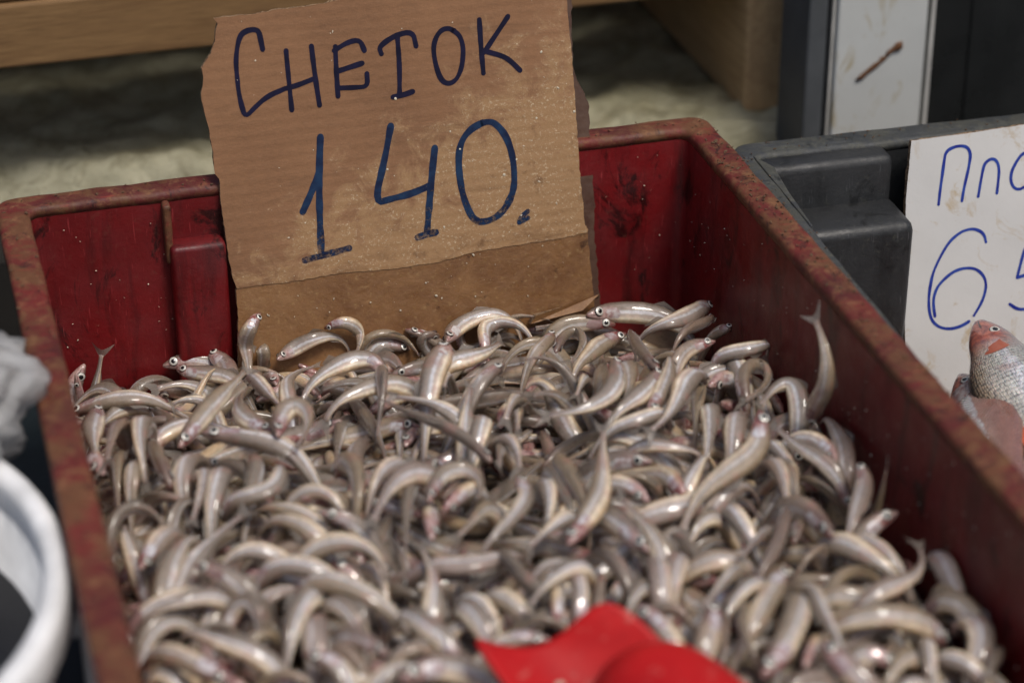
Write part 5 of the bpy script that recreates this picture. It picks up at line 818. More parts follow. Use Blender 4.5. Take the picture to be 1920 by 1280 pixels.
-730,-1208,622,65,-56,-15,62,-58,-8,38,-67,19,-15,-59,-7,-36,-1,-64,-15,-5,12,
-251,-1375,632,-47,61,-10,-41,65,-9,-36,69,-5,-34,69,-9,-32,69,-18,-6,-2,19,
-115,-1361,588,-24,92,-24,-9,95,-2,23,90,10,53,81,-2,64,74,-6,18,-5,6,
655,-1214,612,-62,9,-24,-64,9,-9,-62,20,4,-55,37,1,-49,44,-7,1,0,20,
-661,-812,642,-79,-24,-16,-69,-37,-18,-39,-67,-13,-24,-49,-16,-18,48,-22,-15,6,12,
76,-1303,656,-58,73,8,-55,74,-17,-58,74,-10,-64,70,-8,-66,66,-20,-13,-8,13,
283,-910,645,-48,-68,-29,-63,-59,-9,-82,-26,3,-87,-1,11,-87,9,20,-4,12,15,
-268,-1183,619,12,-84,2,20,-81,10,37,-73,4,59,-52,-23,73,-27,-30,16,9,7,
587,-949,652,-52,-44,0,-45,-44,-20,-32,-52,-24,-8,-65,-3,13,-66,8,17,-9,-4,
55,-1167,643,89,-28,-15,91,2,-16,84,40,-10,68,65,-12,58,75,-10,2,-9,-18,
-850,-749,565,60,-46,-4,52,-57,-5,55,-53,1,62,-47,-5,57,-49,-15,14,14,-5,
-864,-1398,594,55,63,-5,62,57,-2,71,42,4,77,32,9,75,33,-4,10,-17,-2,
86,-993,633,-13,-64,-3,-9,-55,-31,-9,-56,-29,1,-64,4,13,-64,15,-20,2,1,
872,-1046,555,-53,-67,-11,-61,-60,-9,-61,-61,-6,-48,-71,-1,-42,-76,3,14,-14,1,
-7,-1158,633,-41,70,-11,-53,61,-6,-69,41,-7,-78,18,-11,-80,3,-17,9,16,7,
-60,-1344,627,94,-16,1,93,-5,-14,91,16,-18,83,42,-17,70,62,-9,0,15,13,
129,-1086,646,40,83,-22,52,76,-18,74,53,4,88,28,-2,90,13,-24,2,-4,19,
51,-1053,672,-48,-70,13,-49,-69,-5,-44,-72,-19,-33,-77,-18,-23,-80,-22,-2,-4,20,
-403,-1500,651,-62,0,-61,-73,15,-28,-32,63,6,6,85,4,-12,83,-22,-18,-9,3,
856,-717,572,-14,-87,8,-49,-71,2,-69,-59,1,-69,-57,-6,-71,-48,-26,4,-5,19,
580,-1225,571,24,82,-16,26,83,-2,22,83,2,25,83,1,16,82,7,-1,1,-20,
-626,-911,599,-65,62,3,-50,71,-19,-42,80,-15,-45,78,-11,-43,78,-20,-12,-3,16,
-41,-1088,654,58,63,28,57,70,1,46,78,-12,30,81,-22,12,71,-53,-7,1,-19,
518,-617,684,1,-60,-34,-13,-64,-10,9,-64,0,31,-59,-20,24,-61,-28,2,0,-20,
-399,-988,591,74,-34,0,76,-25,-6,77,-5,-4,78,5,13,79,16,10,0,-13,15,
232,-1500,611,-67,3,-21,-67,14,-4,-64,27,-2,-59,38,-8,-52,46,-2,1,0,-20,
-533,-1321,577,75,6,-8,71,22,-27,71,30,-5,69,37,12,73,30,-5,8,-18,2,
140,-811,660,84,27,16,79,33,24,83,21,2,85,-6,-24,83,-15,-31,-3,11,16,
568,-1386,636,-71,40,1,-71,40,-2,-72,39,-1,-72,40,1,-68,41,-12,8,15,-10,
-492,-547,559,39,-74,15,48,-65,20,34,-74,13,52,-67,-6,72,-45,-13,15,8,11,
111,-1194,666,-65,-46,-14,-68,-44,-4,-63,-48,-14,-54,-57,-10,-48,-59,23,-8,14,-12,
122,-675,600,60,-45,9,58,-45,5,64,-37,-5,67,-27,-14,67,-29,-16,9,15,9,
-49,-1347,605,39,51,-25,36,54,-2,35,51,26,47,43,16,55,38,-7,14,-13,6,
863,-1275,689,-42,81,-25,-49,79,-16,-48,81,-6,-37,87,-1,-25,91,-2,-16,-10,-7,
-504,-1261,571,-20,-64,-12,-10,-68,1,4,-62,-7,46,-36,-11,67,-9,8,-20,-2,4,
-538,-925,615,23,68,5,18,65,21,23,62,26,40,53,-3,53,38,-29,13,1,-15,
329,-1500,642,72,19,-1,69,24,-3,66,29,-14,63,33,-17,59,38,-21,8,-12,14,
-114,-928,643,46,57,21,50,54,15,55,51,-4,52,47,-28,46,41,-44,11,-13,-10,
557,-1221,582,13,-66,9,17,-66,-9,31,-60,11,-2,-53,8,-58,-13,1,15,9,10,
562,-1336,623,-88,-28,-17,-92,-19,-5,-91,-1,7,-88,26,12,-84,36,-13,1,14,14,
708,-919,616,-52,-40,-20,-48,-47,-14,-37,-56,-8,-38,-57,-6,-40,-54,-11,-1,-3,20,
863,-1219,600,6,91,3,-24,85,-12,-56,71,-1,-55,72,4,-32,85,-6,-14,-11,9,
-361,-1131,574,-41,-61,15,-46,-59,-8,-45,-58,-10,-38,-64,2,-31,-62,-23,16,-12,-2,
193,-1232,579,65,33,-30,70,31,-17,69,36,-10,70,36,-5,72,34,1,6,-7,18,
540,-1022,656,25,-63,-4,23,-64,-8,18,-64,-7,11,-67,-3,10,-67,-4,13,2,15,
102,-938,657,-28,70,-28,-8,75,-31,0,79,-15,-10,81,-6,-20,79,-9,14,3,14,
713,-805,602,-79,1,-8,-79,9,-14,-79,18,3,-78,19,13,-74,36,-2,-1,-3,-20,
-123,-1249,616,-42,-64,1,-21,-74,-6,-26,-69,-8,-27,-38,29,32,-6,59,18,-7,-4,
624,-672,649,-47,-68,33,-47,-73,-12,-35,-76,-36,-14,-83,-31,6,-90,-7,-4,-7,18,
-696,-1186,596,-26,-78,36,-35,-79,-24,-61,-53,-50,-24,-57,-39,68,-37,-13,5,-16,11,
107,-1367,634,-12,70,-16,-24,68,10,-38,63,4,-41,61,-13,-39,64,-8,-17,-10,-4,
-717,-829,619,7,-74,-9,37,-63,-1,52,-53,10,49,-58,-1,40,-64,-7,-12,-13,-8,
659,-1298,589,-75,-56,17,-77,-55,-13,-81,-47,-3,-90,-28,8,-87,-15,-30,4,-8,18,
-684,-1087,632,67,-4,-13,65,-6,-20,69,-4,-4,65,-2,-16,59,1,-37,-2,-17,-10,
552,-1113,570,-24,68,-34,-33,69,-10,-26,72,19,-24,70,29,-32,69,3,-12,-8,14,
-857,-1107,635,82,-44,16,87,-35,-4,90,-24,-11,93,-15,-12,92,-13,-15,-4,-18,8,
-798,-762,620,82,22,13,82,-3,-21,84,-9,3,85,4,22,87,18,-3,2,8,-18,
-197,-914,622,-55,51,0,-45,54,23,-48,54,14,-54,52,-10,-49,54,-20,-15,-12,-4,
-808,-1049,643,77,-47,27,84,-38,0,88,-25,-24,91,-20,-19,92,-21,-6,-2,-17,11,
224,-1306,684,74,59,-9,74,57,-14,78,50,-18,83,42,-10,87,37,2,-9,17,6,
-648,-798,580,-27,-66,5,-41,-57,-5,-47,-53,-8,-39,-58,-13,-32,-63,-14,10,-11,13,
512,-789,657,-65,-42,-22,-69,-41,-7,-76,-27,4,-78,-17,-4,-72,-26,-25,2,-2,20,
589,-760,655,63,-4,-27,64,5,-19,64,17,-12,41,4,-17,-33,-29,-1,-1,13,15,
139,-1335,634,-72,43,-8,-67,45,-27,-72,41,-14,-77,36,5,-81,28,-5,-7,-15,-11,
-558,-958,617,-47,66,-3,-48,64,8,-57,54,0,-64,43,-22,-63,48,-17,-2,-3,20,
-691,-999,586,76,-55,-14,60,-74,-5,57,-78,-6,50,-82,0,47,-84,9,-4,-2,-19,
-508,-1308,633,-74,-37,-2,-70,-38,-25,-68,-38,-30,-73,-38,-19,-74,-39,-11,10,-4,-17,
478,-1080,612,58,-49,-1,61,-40,-14,72,-16,-1,75,1,7,70,8,-19,4,17,9,
545,-822,639,5,-69,1,25,-62,-7,38,-53,-20,46,-46,-23,55,-40,-11,1,-6,19,
-742,-1441,613,38,59,0,35,60,8,28,62,4,15,67,-7,4,69,1,18,-8,-4,
-30,-1160,585,50,44,-9,48,47,3,47,49,5,57,35,0,57,34,-9,-11,12,-11,
171,-701,599,-33,-84,13,-25,-86,10,-16,-88,-6,-32,-85,-13,-45,-80,-1,0,-1,20,
724,-732,624,-81,-1,12,-79,6,19,-80,2,0,-79,-9,-18,-74,8,-32,0,20,-4,
-107,-871,630,85,39,-3,82,40,-5,80,35,-28,79,43,-1,69,62,1,-2,14,14,
-666,-716,608,56,-49,19,43,-69,-14,32,-76,-18,34,-76,-14,37,-76,1,-5,-6,18,
-498,-1060,621,-84,11,25,-90,2,-2,-87,-11,-15,-53,-41,-38,19,-53,-56,-4,14,14,
-180,-930,648,-39,79,10,-52,72,0,-65,60,-2,-76,45,-1,-79,42,-2,-4,-4,19,
45,-851,602,-17,-67,5,-19,-66,5,-21,-65,-13,-36,-56,-12,-50,-49,-5,2,-4,19,
891,-704,625,-26,-5,-55,-50,-1,4,-58,-10,28,-67,-5,7,-66,5,19,6,11,16,
40,-1147,643,-15,65,-34,11,72,-5,20,75,3,20,73,-6,39,65,-8,-19,5,0,
-730,-1013,589,63,-71,6,69,-65,-9,61,-69,-22,76,-48,-18,91,-20,10,-14,-10,-10,
-830,-1019,597,8,93,-22,-2,93,-22,-8,95,-1,-14,94,6,-15,94,-6,-18,-1,8,
281,-1358,606,6,64,-13,5,64,-14,9,65,-4,8,66,-1,6,65,4,-19,3,6,
-648,-904,614,-58,-60,9,-62,-54,-21,-54,-60,-29,-33,-76,-18,-10,-85,-5,4,-12,16,
708,-1045,615,-46,-49,-12,-53,-37,-17,-60,-28,-12,-65,-14,-5,-68,-8,3,-9,18,3,
-185,-902,668,-23,-77,-21,-9,-81,-17,10,-82,-8,27,-79,1,38,-74,1,3,-1,20,
320,-1336,597,66,8,-17,66,13,-5,67,13,2,66,0,-1,64,-18,13,4,-17,-10,
16,-1107,611,52,-57,-11,43,-62,15,35,-67,-7,30,-67,-29,29,-72,-12,-16,-7,-10,
-83,-1121,663,32,88,-18,27,86,-30,31,87,-19,36,88,1,40,82,-17,10,-7,-16,
-192,-760,624,88,-18,9,84,-2,-28,78,-11,-30,85,-18,15,90,-8,10,1,19,-5,
-617,-1500,639,53,38,-33,33,65,-5,11,75,-5,17,75,-9,24,72,-13,8,-2,-18,
791,-1143,586,-40,-66,9,-42,-63,0,-44,-63,-14,-47,-61,-12,-56,-53,-10,-16,11,2,
-627,-899,592,11,-70,-2,-12,-70,11,-20,-67,11,-16,-68,-16,-13,-65,-29,3,-4,-19,
26,-720,648,-69,-22,-28,-72,-19,-17,-74,-18,1,-68,-30,-4,-67,-39,-1,-2,6,-19,
607,-813,660,32,-82,-24,16,-88,-10,-17,-88,-2,-45,-77,-11,-56,-68,-26,-11,2,17,
634,-1060,646,-53,55,-30,-39,71,-10,-15,80,6,23,77,10,52,64,10,11,3,-16,
-310,-1216,585,31,-66,-5,31,-64,0,35,-63,7,47,-52,-5,63,-34,-2,11,7,15,
222,-636,708,-39,-46,-38,-44,-55,-6,-45,-56,2,-42,-59,-10,-37,-63,1,-1,0,-20,
-398,-667,667,-10,-90,11,-15,-87,-18,-11,-84,-33,-5,-90,-16,-2,-92,2,-19,0,6,
276,-1286,643,-52,79,3,-30,87,-8,2,92,4,25,90,-4,37,81,-28,19,-1,6,
890,-1072,660,-20,70,-48,-46,65,-12,-75,34,13,-85,11,-10,-85,15,-21,-6,-16,10,
-211,-1499,703,68,15,-57,52,52,-40,17,84,-8,1,87,19,8,88,21,2,1,20,
-674,-868,617,-57,-27,-30,-52,-41,-19,-48,-50,-9,-27,-59,-15,4,-67,-19,-9,11,-14,
59,-1219,648,-71,52,-37,-75,58,-7,-78,54,2,-86,36,-15,-92,15,-26,-11,-16,-5,
-866,-670,637,38,-56,-32,57,-44,1,70,-25,-1,72,-21,-13,72,-27,-3,-5,-14,-13,
31,-1161,657,55,72,-7,39,80,-17,32,84,-5,10,85,9,-37,75,-12,11,-5,-16,
391,-895,637,67,-67,-12,73,-60,-11,80,-47,-23,85,-36,-12,87,-33,17,-11,-16,-6,
-534,-1226,614,36,-80,1,-2,-81,17,-40,-68,11,3,-39,-26,69,-6,15,7,-1,19,
444,-1256,628,-85,43,2,-84,41,22,-88,29,15,-92,19,-15,-93,16,-19,-3,2,-20,
-378,-1349,596,41,68,-20,46,66,-8,38,70,0,6,79,-2,-14,78,16,3,-1,20,
-252,-1500,670,-87,3,2,-76,24,-25,-42,59,-38,-15,83,-15,-13,87,-11,-11,2,16,
-95,-1163,680,-56,-55,-19,-65,-48,-5,-73,-35,-4,-78,-19,-13,-80,-5,-15,-7,15,-12,
471,-1130,551,-58,-29,18,-56,-33,2,-48,-44,-14,-38,-55,-6,-23,-63,-9,2,-7,18,
-46,-1500,634,86,3,1,79,23,-6,49,63,6,4,82,1,-20,80,-22,2,0,-20,
-715,-714,586,69,5,14,70,-2,5,68,-10,19,69,-14,10,68,-12,17,-6,-13,14,
-60,-1411,635,13,87,-16,-6,88,-1,-32,82,9,-47,73,9,-47,61,-33,-15,-7,11,
-558,-963,636,17,79,6,14,78,13,19,76,10,32,72,-8,33,61,-35,1,-3,20,
-890,-1499,595,84,13,-23,85,22,0,82,28,15,83,26,0,84,23,-21,4,-2,-19,
-734,-801,654,80,-28,7,80,-28,9,81,-26,3,81,-21,-11,81,-18,-20,2,3,-20,
165,-1146,627,6,-79,6,13,-72,-36,21,-76,-16,41,-68,17,63,-54,5,6,-2,19,
300,-1415,617,39,80,-2,47,72,-26,53,66,-29,59,66,-9,55,72,3,-10,13,11,
100,-1028,598,88,3,-21,90,11,-3,89,15,9,86,18,-11,80,17,-42,4,-15,-13,
351,-1298,569,85,16,8,83,26,-3,84,19,0,84,9,-10,81,1,-31,4,-19,-1,
19,-1138,655,-72,-3,10,-65,-21,-24,-58,-30,-35,-66,-31,-16,-69,-30,2,11,-16,-6,
458,-1096,629,6,69,18,13,70,12,12,69,15,12,70,9,23,67,-8,13,1,-15,
630,-1500,609,-73,10,7,-69,24,-3,-62,36,-15,-60,35,-21,-62,39,-1,-10,-10,14,
-262,-1238,598,55,-36,0,41,-49,-14,30,-58,-7,29,-60,-1,32,-59,-4,-18,-9,2,
-192,-827,615,-89,23,3,-86,22,11,-84,28,-13,-82,25,-26,-84,-14,-26,-7,-16,10,
-79,-674,623,88,-32,11,77,-52,6,67,-65,-9,65,-67,-19,60,-71,-21,10,8,15,
-282,-1084,534,29,-76,5,22,-80,-5,15,-82,6,39,-70,5,66,-52,-2,-12,-1,16,
-702,-1020,579,-11,75,-29,12,74,-24,19,78,-6,16,76,10,6,74,-16,19,-4,6,
686,-1417,576,-54,41,-37,-65,43,6,-61,50,6,-51,63,-13,-54,60,-16,-3,-1,-20,
-248,-885,602,55,-68,-21,51,-71,-17,38,-74,-6,25,-82,7,19,-87,-11,-17,-8,-8,
-91,-703,587,-2,-75,-11,-21,-72,-11,-29,-70,-7,-47,-57,-7,-61,-46,-7,5,0,-19,
-625,-997,553,-64,-29,-10,-51,-50,-3,-36,-62,-3,-33,-65,-7,-36,-63,-9,4,-1,-19,
591,-1204,566,-59,68,-23,-55,72,-11,-49,77,7,-46,77,20,-60,69,3,14,10,-10,
-794,-719,554,35,-53,-9,55,-26,-1,61,-12,16,61,-19,-2,60,-24,-5,6,6,-18,
-767,-1000,575,54,30,-32,41,55,-10,15,68,3,2,71,-5,15,66,-17,-3,0,20,
561,-1283,549,-21,-61,-14,-35,-58,5,-54,-38,7,-64,-22,2,-55,-38,0,-6,6,-18,
809,-1303,557,-46,-74,-15,-62,-60,3,-81,-28,-5,-88,-16,8,-86,-17,22,-2,1,20,
-207,-1142,542,70,4,2,67,21,9,64,30,7,62,34,2,58,41,-3,9,-17,-6,
-773,-1181,603,50,-36,-33,46,-49,-12,40,-54,-8,29,-59,-19,35,-59,-4,-10,-9,15,
216,-530,580,21,-85,15,12,-84,-17,23,-83,-15,43,-77,6,61,-64,14,17,3,10,
742,-1126,569,-17,-80,-1,-30,-74,-11,-50,-64,-4,-62,-52,8,-69,-42,-4,6,-6,18,
266,-1498,589,42,54,-7,9,58,-32,-14,69,-10,-15,73,0,-23,70,3,-18,-5,-8,
842,-629,514,-20,-91,-9,3,-94,4,17,-93,10,14,-94,10,10,-94,6,-6,1,19,
-280,-1072,578,-88,-13,-19,-81,-25,-10,-71,-30,34,-75,-36,13,-75,-34,-34,3,11,17,
796,-953,567,-7,-68,-13,-11,-68,3,-12,-69,7,-19,-66,-12,-25,-61,-23,19,-3,3,
802,-1327,560,-72,-48,-4,-69,-51,9,-74,-42,13,-81,-25,10,-85,-7,-6,9,-11,14,
-47,-1410,586,74,49,3,80,36,-15,76,40,-20,64,61,2,47,76,9,8,-7,17,
-421,-1445,597,10,79,-4,4,78,-12,-6,75,-25,1,74,-25,2,75,6,2,6,19,
-482,-691,568,-1,-87,-16,-2,-87,-15,1,-89,-4,19,-85,-4,39,-80,-5,-6,-1,19,
871,-1146,624,4,-23,-63,-37,-38,-23,-62,-22,20,-66,-8,19,-62,-20,-21,9,-11,14,
514,-1159,542,-45,-63,14,-51,-59,-8,-54,-56,-2,-59,-50,12,-58,-49,-17,-14,14,1,
796,-753,518,-82,-12,1,-81,-17,12,-79,-26,7,-73,-41,1,-72,-43,-2,-6,18,-7,
-693,-1260,573,29,64,-25,7,76,7,-6,75,14,-11,77,-9,-6,73,-29,-19,0,-6,
-655,-1143,631,-66,-55,-30,-66,-61,-17,-52,-72,-12,-24,-85,4,-3,-84,32,16,-11,-2,
141,-1465,534,-76,-5,-2,-75,-13,2,-75,-13,6,-76,-4,8,-76,0,7,-4,18,-8,
-867,-1247,559,48,-65,-15,55,-57,-18,65,-47,-8,73,-34,3,78,-20,11,-8,-14,12,
-189,-1061,589,-61,-39,-52,-71,-51,0,-74,-53,-2,-79,-51,-3,-67,-66,7,-11,15,6,
785,-1228,532,-64,51,-1,-75,19,-6,-81,-5,-6,-76,23,-2,-67,48,2,0,15,-13,
-614,-1277,558,61,-24,-15,65,-17,-8,68,-11,0,68,-5,2,68,-10,3,3,14,-14,
264,-1030,596,-74,-58,-5,-57,-70,-17,-17,-85,-6,24,-87,9,43,-80,-18,-6,0,19,
154,-823,561,60,-63,11,58,-64,-19,68,-54,-20,83,-28,-11,90,-6,-4,-7,-14,12,
-689,-841,576,79,-15,-1,80,1,3,75,21,12,67,35,20,66,40,-13,6,-15,-12,
592,-944,604,52,77,-4,42,82,-14,27,88,-3,37,79,-14,54,61,-44,18,-5,7,
-379,-1294,564,47,-80,-7,59,-69,-5,84,-30,4,93,-14,5,93,-7,-5,-4,-10,17,
-327,-636,581,-25,-79,-13,-41,-71,-19,-26,-80,-10,-23,-83,-6,-40,-76,-2,-9,1,18,
496,-1382,538,39,80,-10,71,58,-2,70,55,17,72,52,8,81,46,-15,-7,4,18,
225,-1435,540,-73,27,9,-71,25,13,-57,47,-3,-40,66,-5,-38,69,0,-7,-7,17,
-600,-832,574,42,57,9,49,52,1,47,53,12,52,45,-10,62,36,-12,7,-10,16,
46,-1083,630,-53,42,-7,-52,39,-22,-50,45,-14,-48,50,-2,-50,48,-7,-8,-3,18,
199,-1106,567,-30,-62,-7,-25,-65,-4,-27,-64,-5,-19,-66,-7,-4,-68,-9,7,-1,-19,
376,-1354,557,-10,88,-10,11,88,-1,14,83,-11,11,86,-9,0,90,8,4,2,20,
566,-1500,599,74,0,-57,87,13,-26,70,54,-5,40,85,6,28,91,10,6,-6,18,
-510,-1123,533,-66,-39,20,-48,-55,2,-18,-74,-18,-6,-80,-11,-1,-81,-9,19,-5,0,
-473,-951,557,92,16,-12,87,25,13,87,21,15,87,22,-20,86,35,-12,-2,16,-12,
-112,-1110,570,44,58,-4,54,47,-8,62,38,-3,59,43,-2,53,44,16,-9,14,-11,
604,-888,586,58,-30,-6,54,-31,-18,59,-16,-5,45,28,-5,-3,48,-32,-4,-18,7,
122,-904,598,0,63,-25,2,66,-15,-12,67,-5,1,68,-6,6,66,-19,-1,-2,-20,
200,-1500,567,-77,2,-13,-76,17,4,-68,38,-3,-57,53,-7,-47,64,6,-6,-10,16,
440,-1072,540,-85,-22,6,-89,-11,-1,-89,8,11,-81,34,6,-73,54,-3,0,-15,13,
-309,-756,620,66,-28,-27,71,-21,0,74,-21,3,73,-18,-17,74,-15,-14,-5,-19,-3,
-531,-1065,571,-14,75,14,-37,68,-9,-41,58,-31,-37,63,-26,-50,61,-3,-13,-13,-7,
438,-1218,538,53,53,-17,57,48,-3,60,47,4,51,56,4,47,61,2,-11,13,11,
63,-1500,648,-37,3,-52,-63,17,-21,-67,23,-14,-66,24,6,-59,12,34,-4,-17,-10,
-279,-1253,574,-57,-67,-27,-75,-45,-8,-90,-2,-4,-92,12,-5,-93,5,-4,1,4,-20,
889,-974,578,-74,43,-40,-74,56,-15,-66,61,13,-51,66,35,-48,80,5,-2,-6,19,
-766,-1497,588,64,9,-31,60,35,-3,39,58,14,31,65,-4,42,55,-22,-16,10,5,
203,-1262,592,23,-84,-28,25,-86,3,55,-56,9,-2,-10,-6,-84,-2,-20,14,13,-6,
-63,-1078,599,74,47,-28,71,59,3,50,77,1,38,86,-9,40,83,-21,1,-1,20,
73,-1298,601,64,51,-10,68,48,-10,71,36,-19,78,13,-15,78,11,-19,-4,-1,-19,
223,-1499,538,65,10,6,48,40,2,36,57,-3,32,59,-7,26,61,-9,10,-5,16,
-561,-1404,560,-25,81,-18,-13,84,-3,-13,85,3,-31,80,1,-47,73,-4,-11,-1,-17,
180,-642,554,-16,-94,-3,7,-94,-7,-5,-90,23,2,-88,16,32,-83,-29,-19,2,4,
410,-1080,527,-80,36,7,-73,47,14,-73,38,15,-83,10,-7,-86,-10,-2,5,15,-12,
-240,-1500,615,-74,2,-46,-80,21,-18,-74,46,-11,-78,40,-8,-85,23,-4,4,10,17,
-504,-922,575,76,10,15,72,24,4,61,43,-17,52,53,-15,32,65,15,-4,12,15,
-550,-1500,584,-75,1,-53,-86,15,-21,-73,52,1,-34,83,7,0,92,7,-11,-16,-4,
690,-1038,558,32,68,-21,34,72,5,29,74,-6,29,74,-6,42,68,-13,-2,2,20,
323,-1036,569,11,72,17,7,80,-32,5,85,7,-6,86,17,-13,84,-26,19,-2,6,
559,-1020,600,-63,69,-14,-71,61,-5,-84,39,5,-92,4,6,-90,-24,-7,-4,-10,17,
-561,-801,529,8,-76,3,-36,-70,4,-43,-70,5,-35,-74,3,-20,-79,0,-17,11,4,
801,-728,521,-58,-56,14,-65,-49,10,-67,-44,-9,-75,-32,-6,-79,-20,6,-2,-1,20,
360,-1098,598,-82,-29,7,-78,-34,-7,-70,-50,-5,-52,-68,4,-27,-81,3,-4,3,19,
-172,-890,591,81,35,-14,57,63,-32,59,68,-1,78,38,20,81,22,-21,-15,13,5,
570,-1175,582,-56,74,-7,-4,87,-13,40,85,-6,53,79,8,57,76,16,18,-9,-2,
310,-914,573,-1,71,-25,-1,75,3,-19,73,12,-42,63,-1,-58,45,-16,-19,-4,-5,
519,-913,574,86,11,-5,75,38,3,55,65,-7,45,70,-25,40,75,-19,4,-2,20,
-510,-1474,559,68,4,12,66,21,7,66,21,-1,65,9,-19,68,-8,-11,-1,2,-20,
540,-1246,586,2,-77,-4,0,-73,-23,-34,-61,3,-65,-31,23,-77,-12,14,-18,10,-1,
83,-1165,564,-10,-78,-6,-5,-78,-9,-20,-73,-8,-52,-53,-4,-73,-28,2,18,-6,6,
18,-1016,624,17,73,-54,31,82,-22,28,87,16,40,82,10,50,75,-25,15,-3,-13,
-449,-977,530,43,-67,-5,38,-69,-4,44,-65,2,57,-56,6,64,-42,11,-15,-10,-8,
-889,-1236,566,80,47,6,87,31,7,89,19,-14,85,30,-23,86,37,-5,5,-14,13,
-95,-945,595,58,39,-26,69,21,2,70,-17,18,69,-30,3,69,-23,-20,-2,-19,-7,
-310,-1035,541,48,70,-2,52,66,2,58,59,3,68,45,-3,48,66,-7,9,-10,15,
-743,-715,544,-14,-70,-23,-14,-72,-3,-25,-70,11,-34,-67,6,-29,-68,-13,12,-2,16,
-875,-787,544,56,23,-30,61,28,-6,55,29,13,51,40,5,63,26,-6,3,3,-20,
-869,-891,593,12,-52,-53,54,-46,-8,70,-33,22,64,-44,2,71,-38,-14,-9,-8,16,
485,-756,588,27,-64,-13,11,-65,-20,-1,-65,-22,31,-62,-1,43,-59,10,4,-6,19,
-832,-1231,563,47,-61,-26,57,-57,-10,66,-48,3,67,-47,0,64,-51,2,-8,-10,15,
-212,-1192,576,-38,-66,-18,-45,-58,1,-56,-47,18,-64,-39,-3,-71,-30,-2,9,-5,17,
-225,-1076,570,-36,70,-5,-50,63,5,-43,67,7,-37,67,15,-32,70,-15,14,8,12,
-550,-688,545,54,-67,27,77,-43,2,86,-30,-17,88,-16,2,91,-6,8,-4,-1,-19,
-679,-1356,537,-32,80,-2,-25,81,7,-30,76,14,-43,68,-13,-53,64,-23,14,3,14,
387,-1272,551,74,30,-24,81,18,7,82,-7,14,80,-19,-9,83,4,-8,-3,2,20,
421,-1099,539,-23,77,6,-51,59,-7,-63,52,11,-62,54,15,-65,47,-11,-13,-15,-2,
-523,-772,568,-33,-60,-3,-44,-58,-28,-51,-62,-2,-63,-51,3,-72,-38,-4,9,-8,16,
121,-1311,598,51,62,-32,41,74,-9,47,71,22,35,76,11,10,82,-25,-15,7,11,
-341,-1032,532,81,34,-1,65,59,8,42,78,5,19,88,1,7,90,0,8,-5,18,
837,-1484,511,-56,29,17,-64,20,-4,-65,19,3,-64,26,6,-60,33,0,5,14,14,
537,-1500,600,-74,2,-40,-84,17,3,-81,21,-6,-84,-6,-18,-88,-17,-8,0,-5,-19,
316,-1183,569,20,71,3,16,71,-7,14,71,-2,-8,72,1,-29,67,-1,5,0,19,
-417,-1500,672,66,11,-57,78,34,-25,67,56,-25,70,58,-15,79,48,-1,9,-15,-9,
-203,-1124,563,35,56,-18,47,48,0,50,46,4,52,45,0,52,45,-4,3,-2,-20,
437,-1048,545,1,92,7,-16,91,-7,11,86,20,30,79,29,17,84,-21,-4,5,-19,
-78,-760,543,-73,-31,11,-63,-51,-8,-52,-65,-7,-56,-61,-8,-68,-49,-6,15,-12,4,
110,-1103,563,39,86,-6,49,81,-9,42,85,-5,34,89,0,37,87,5,-7,4,18,
]
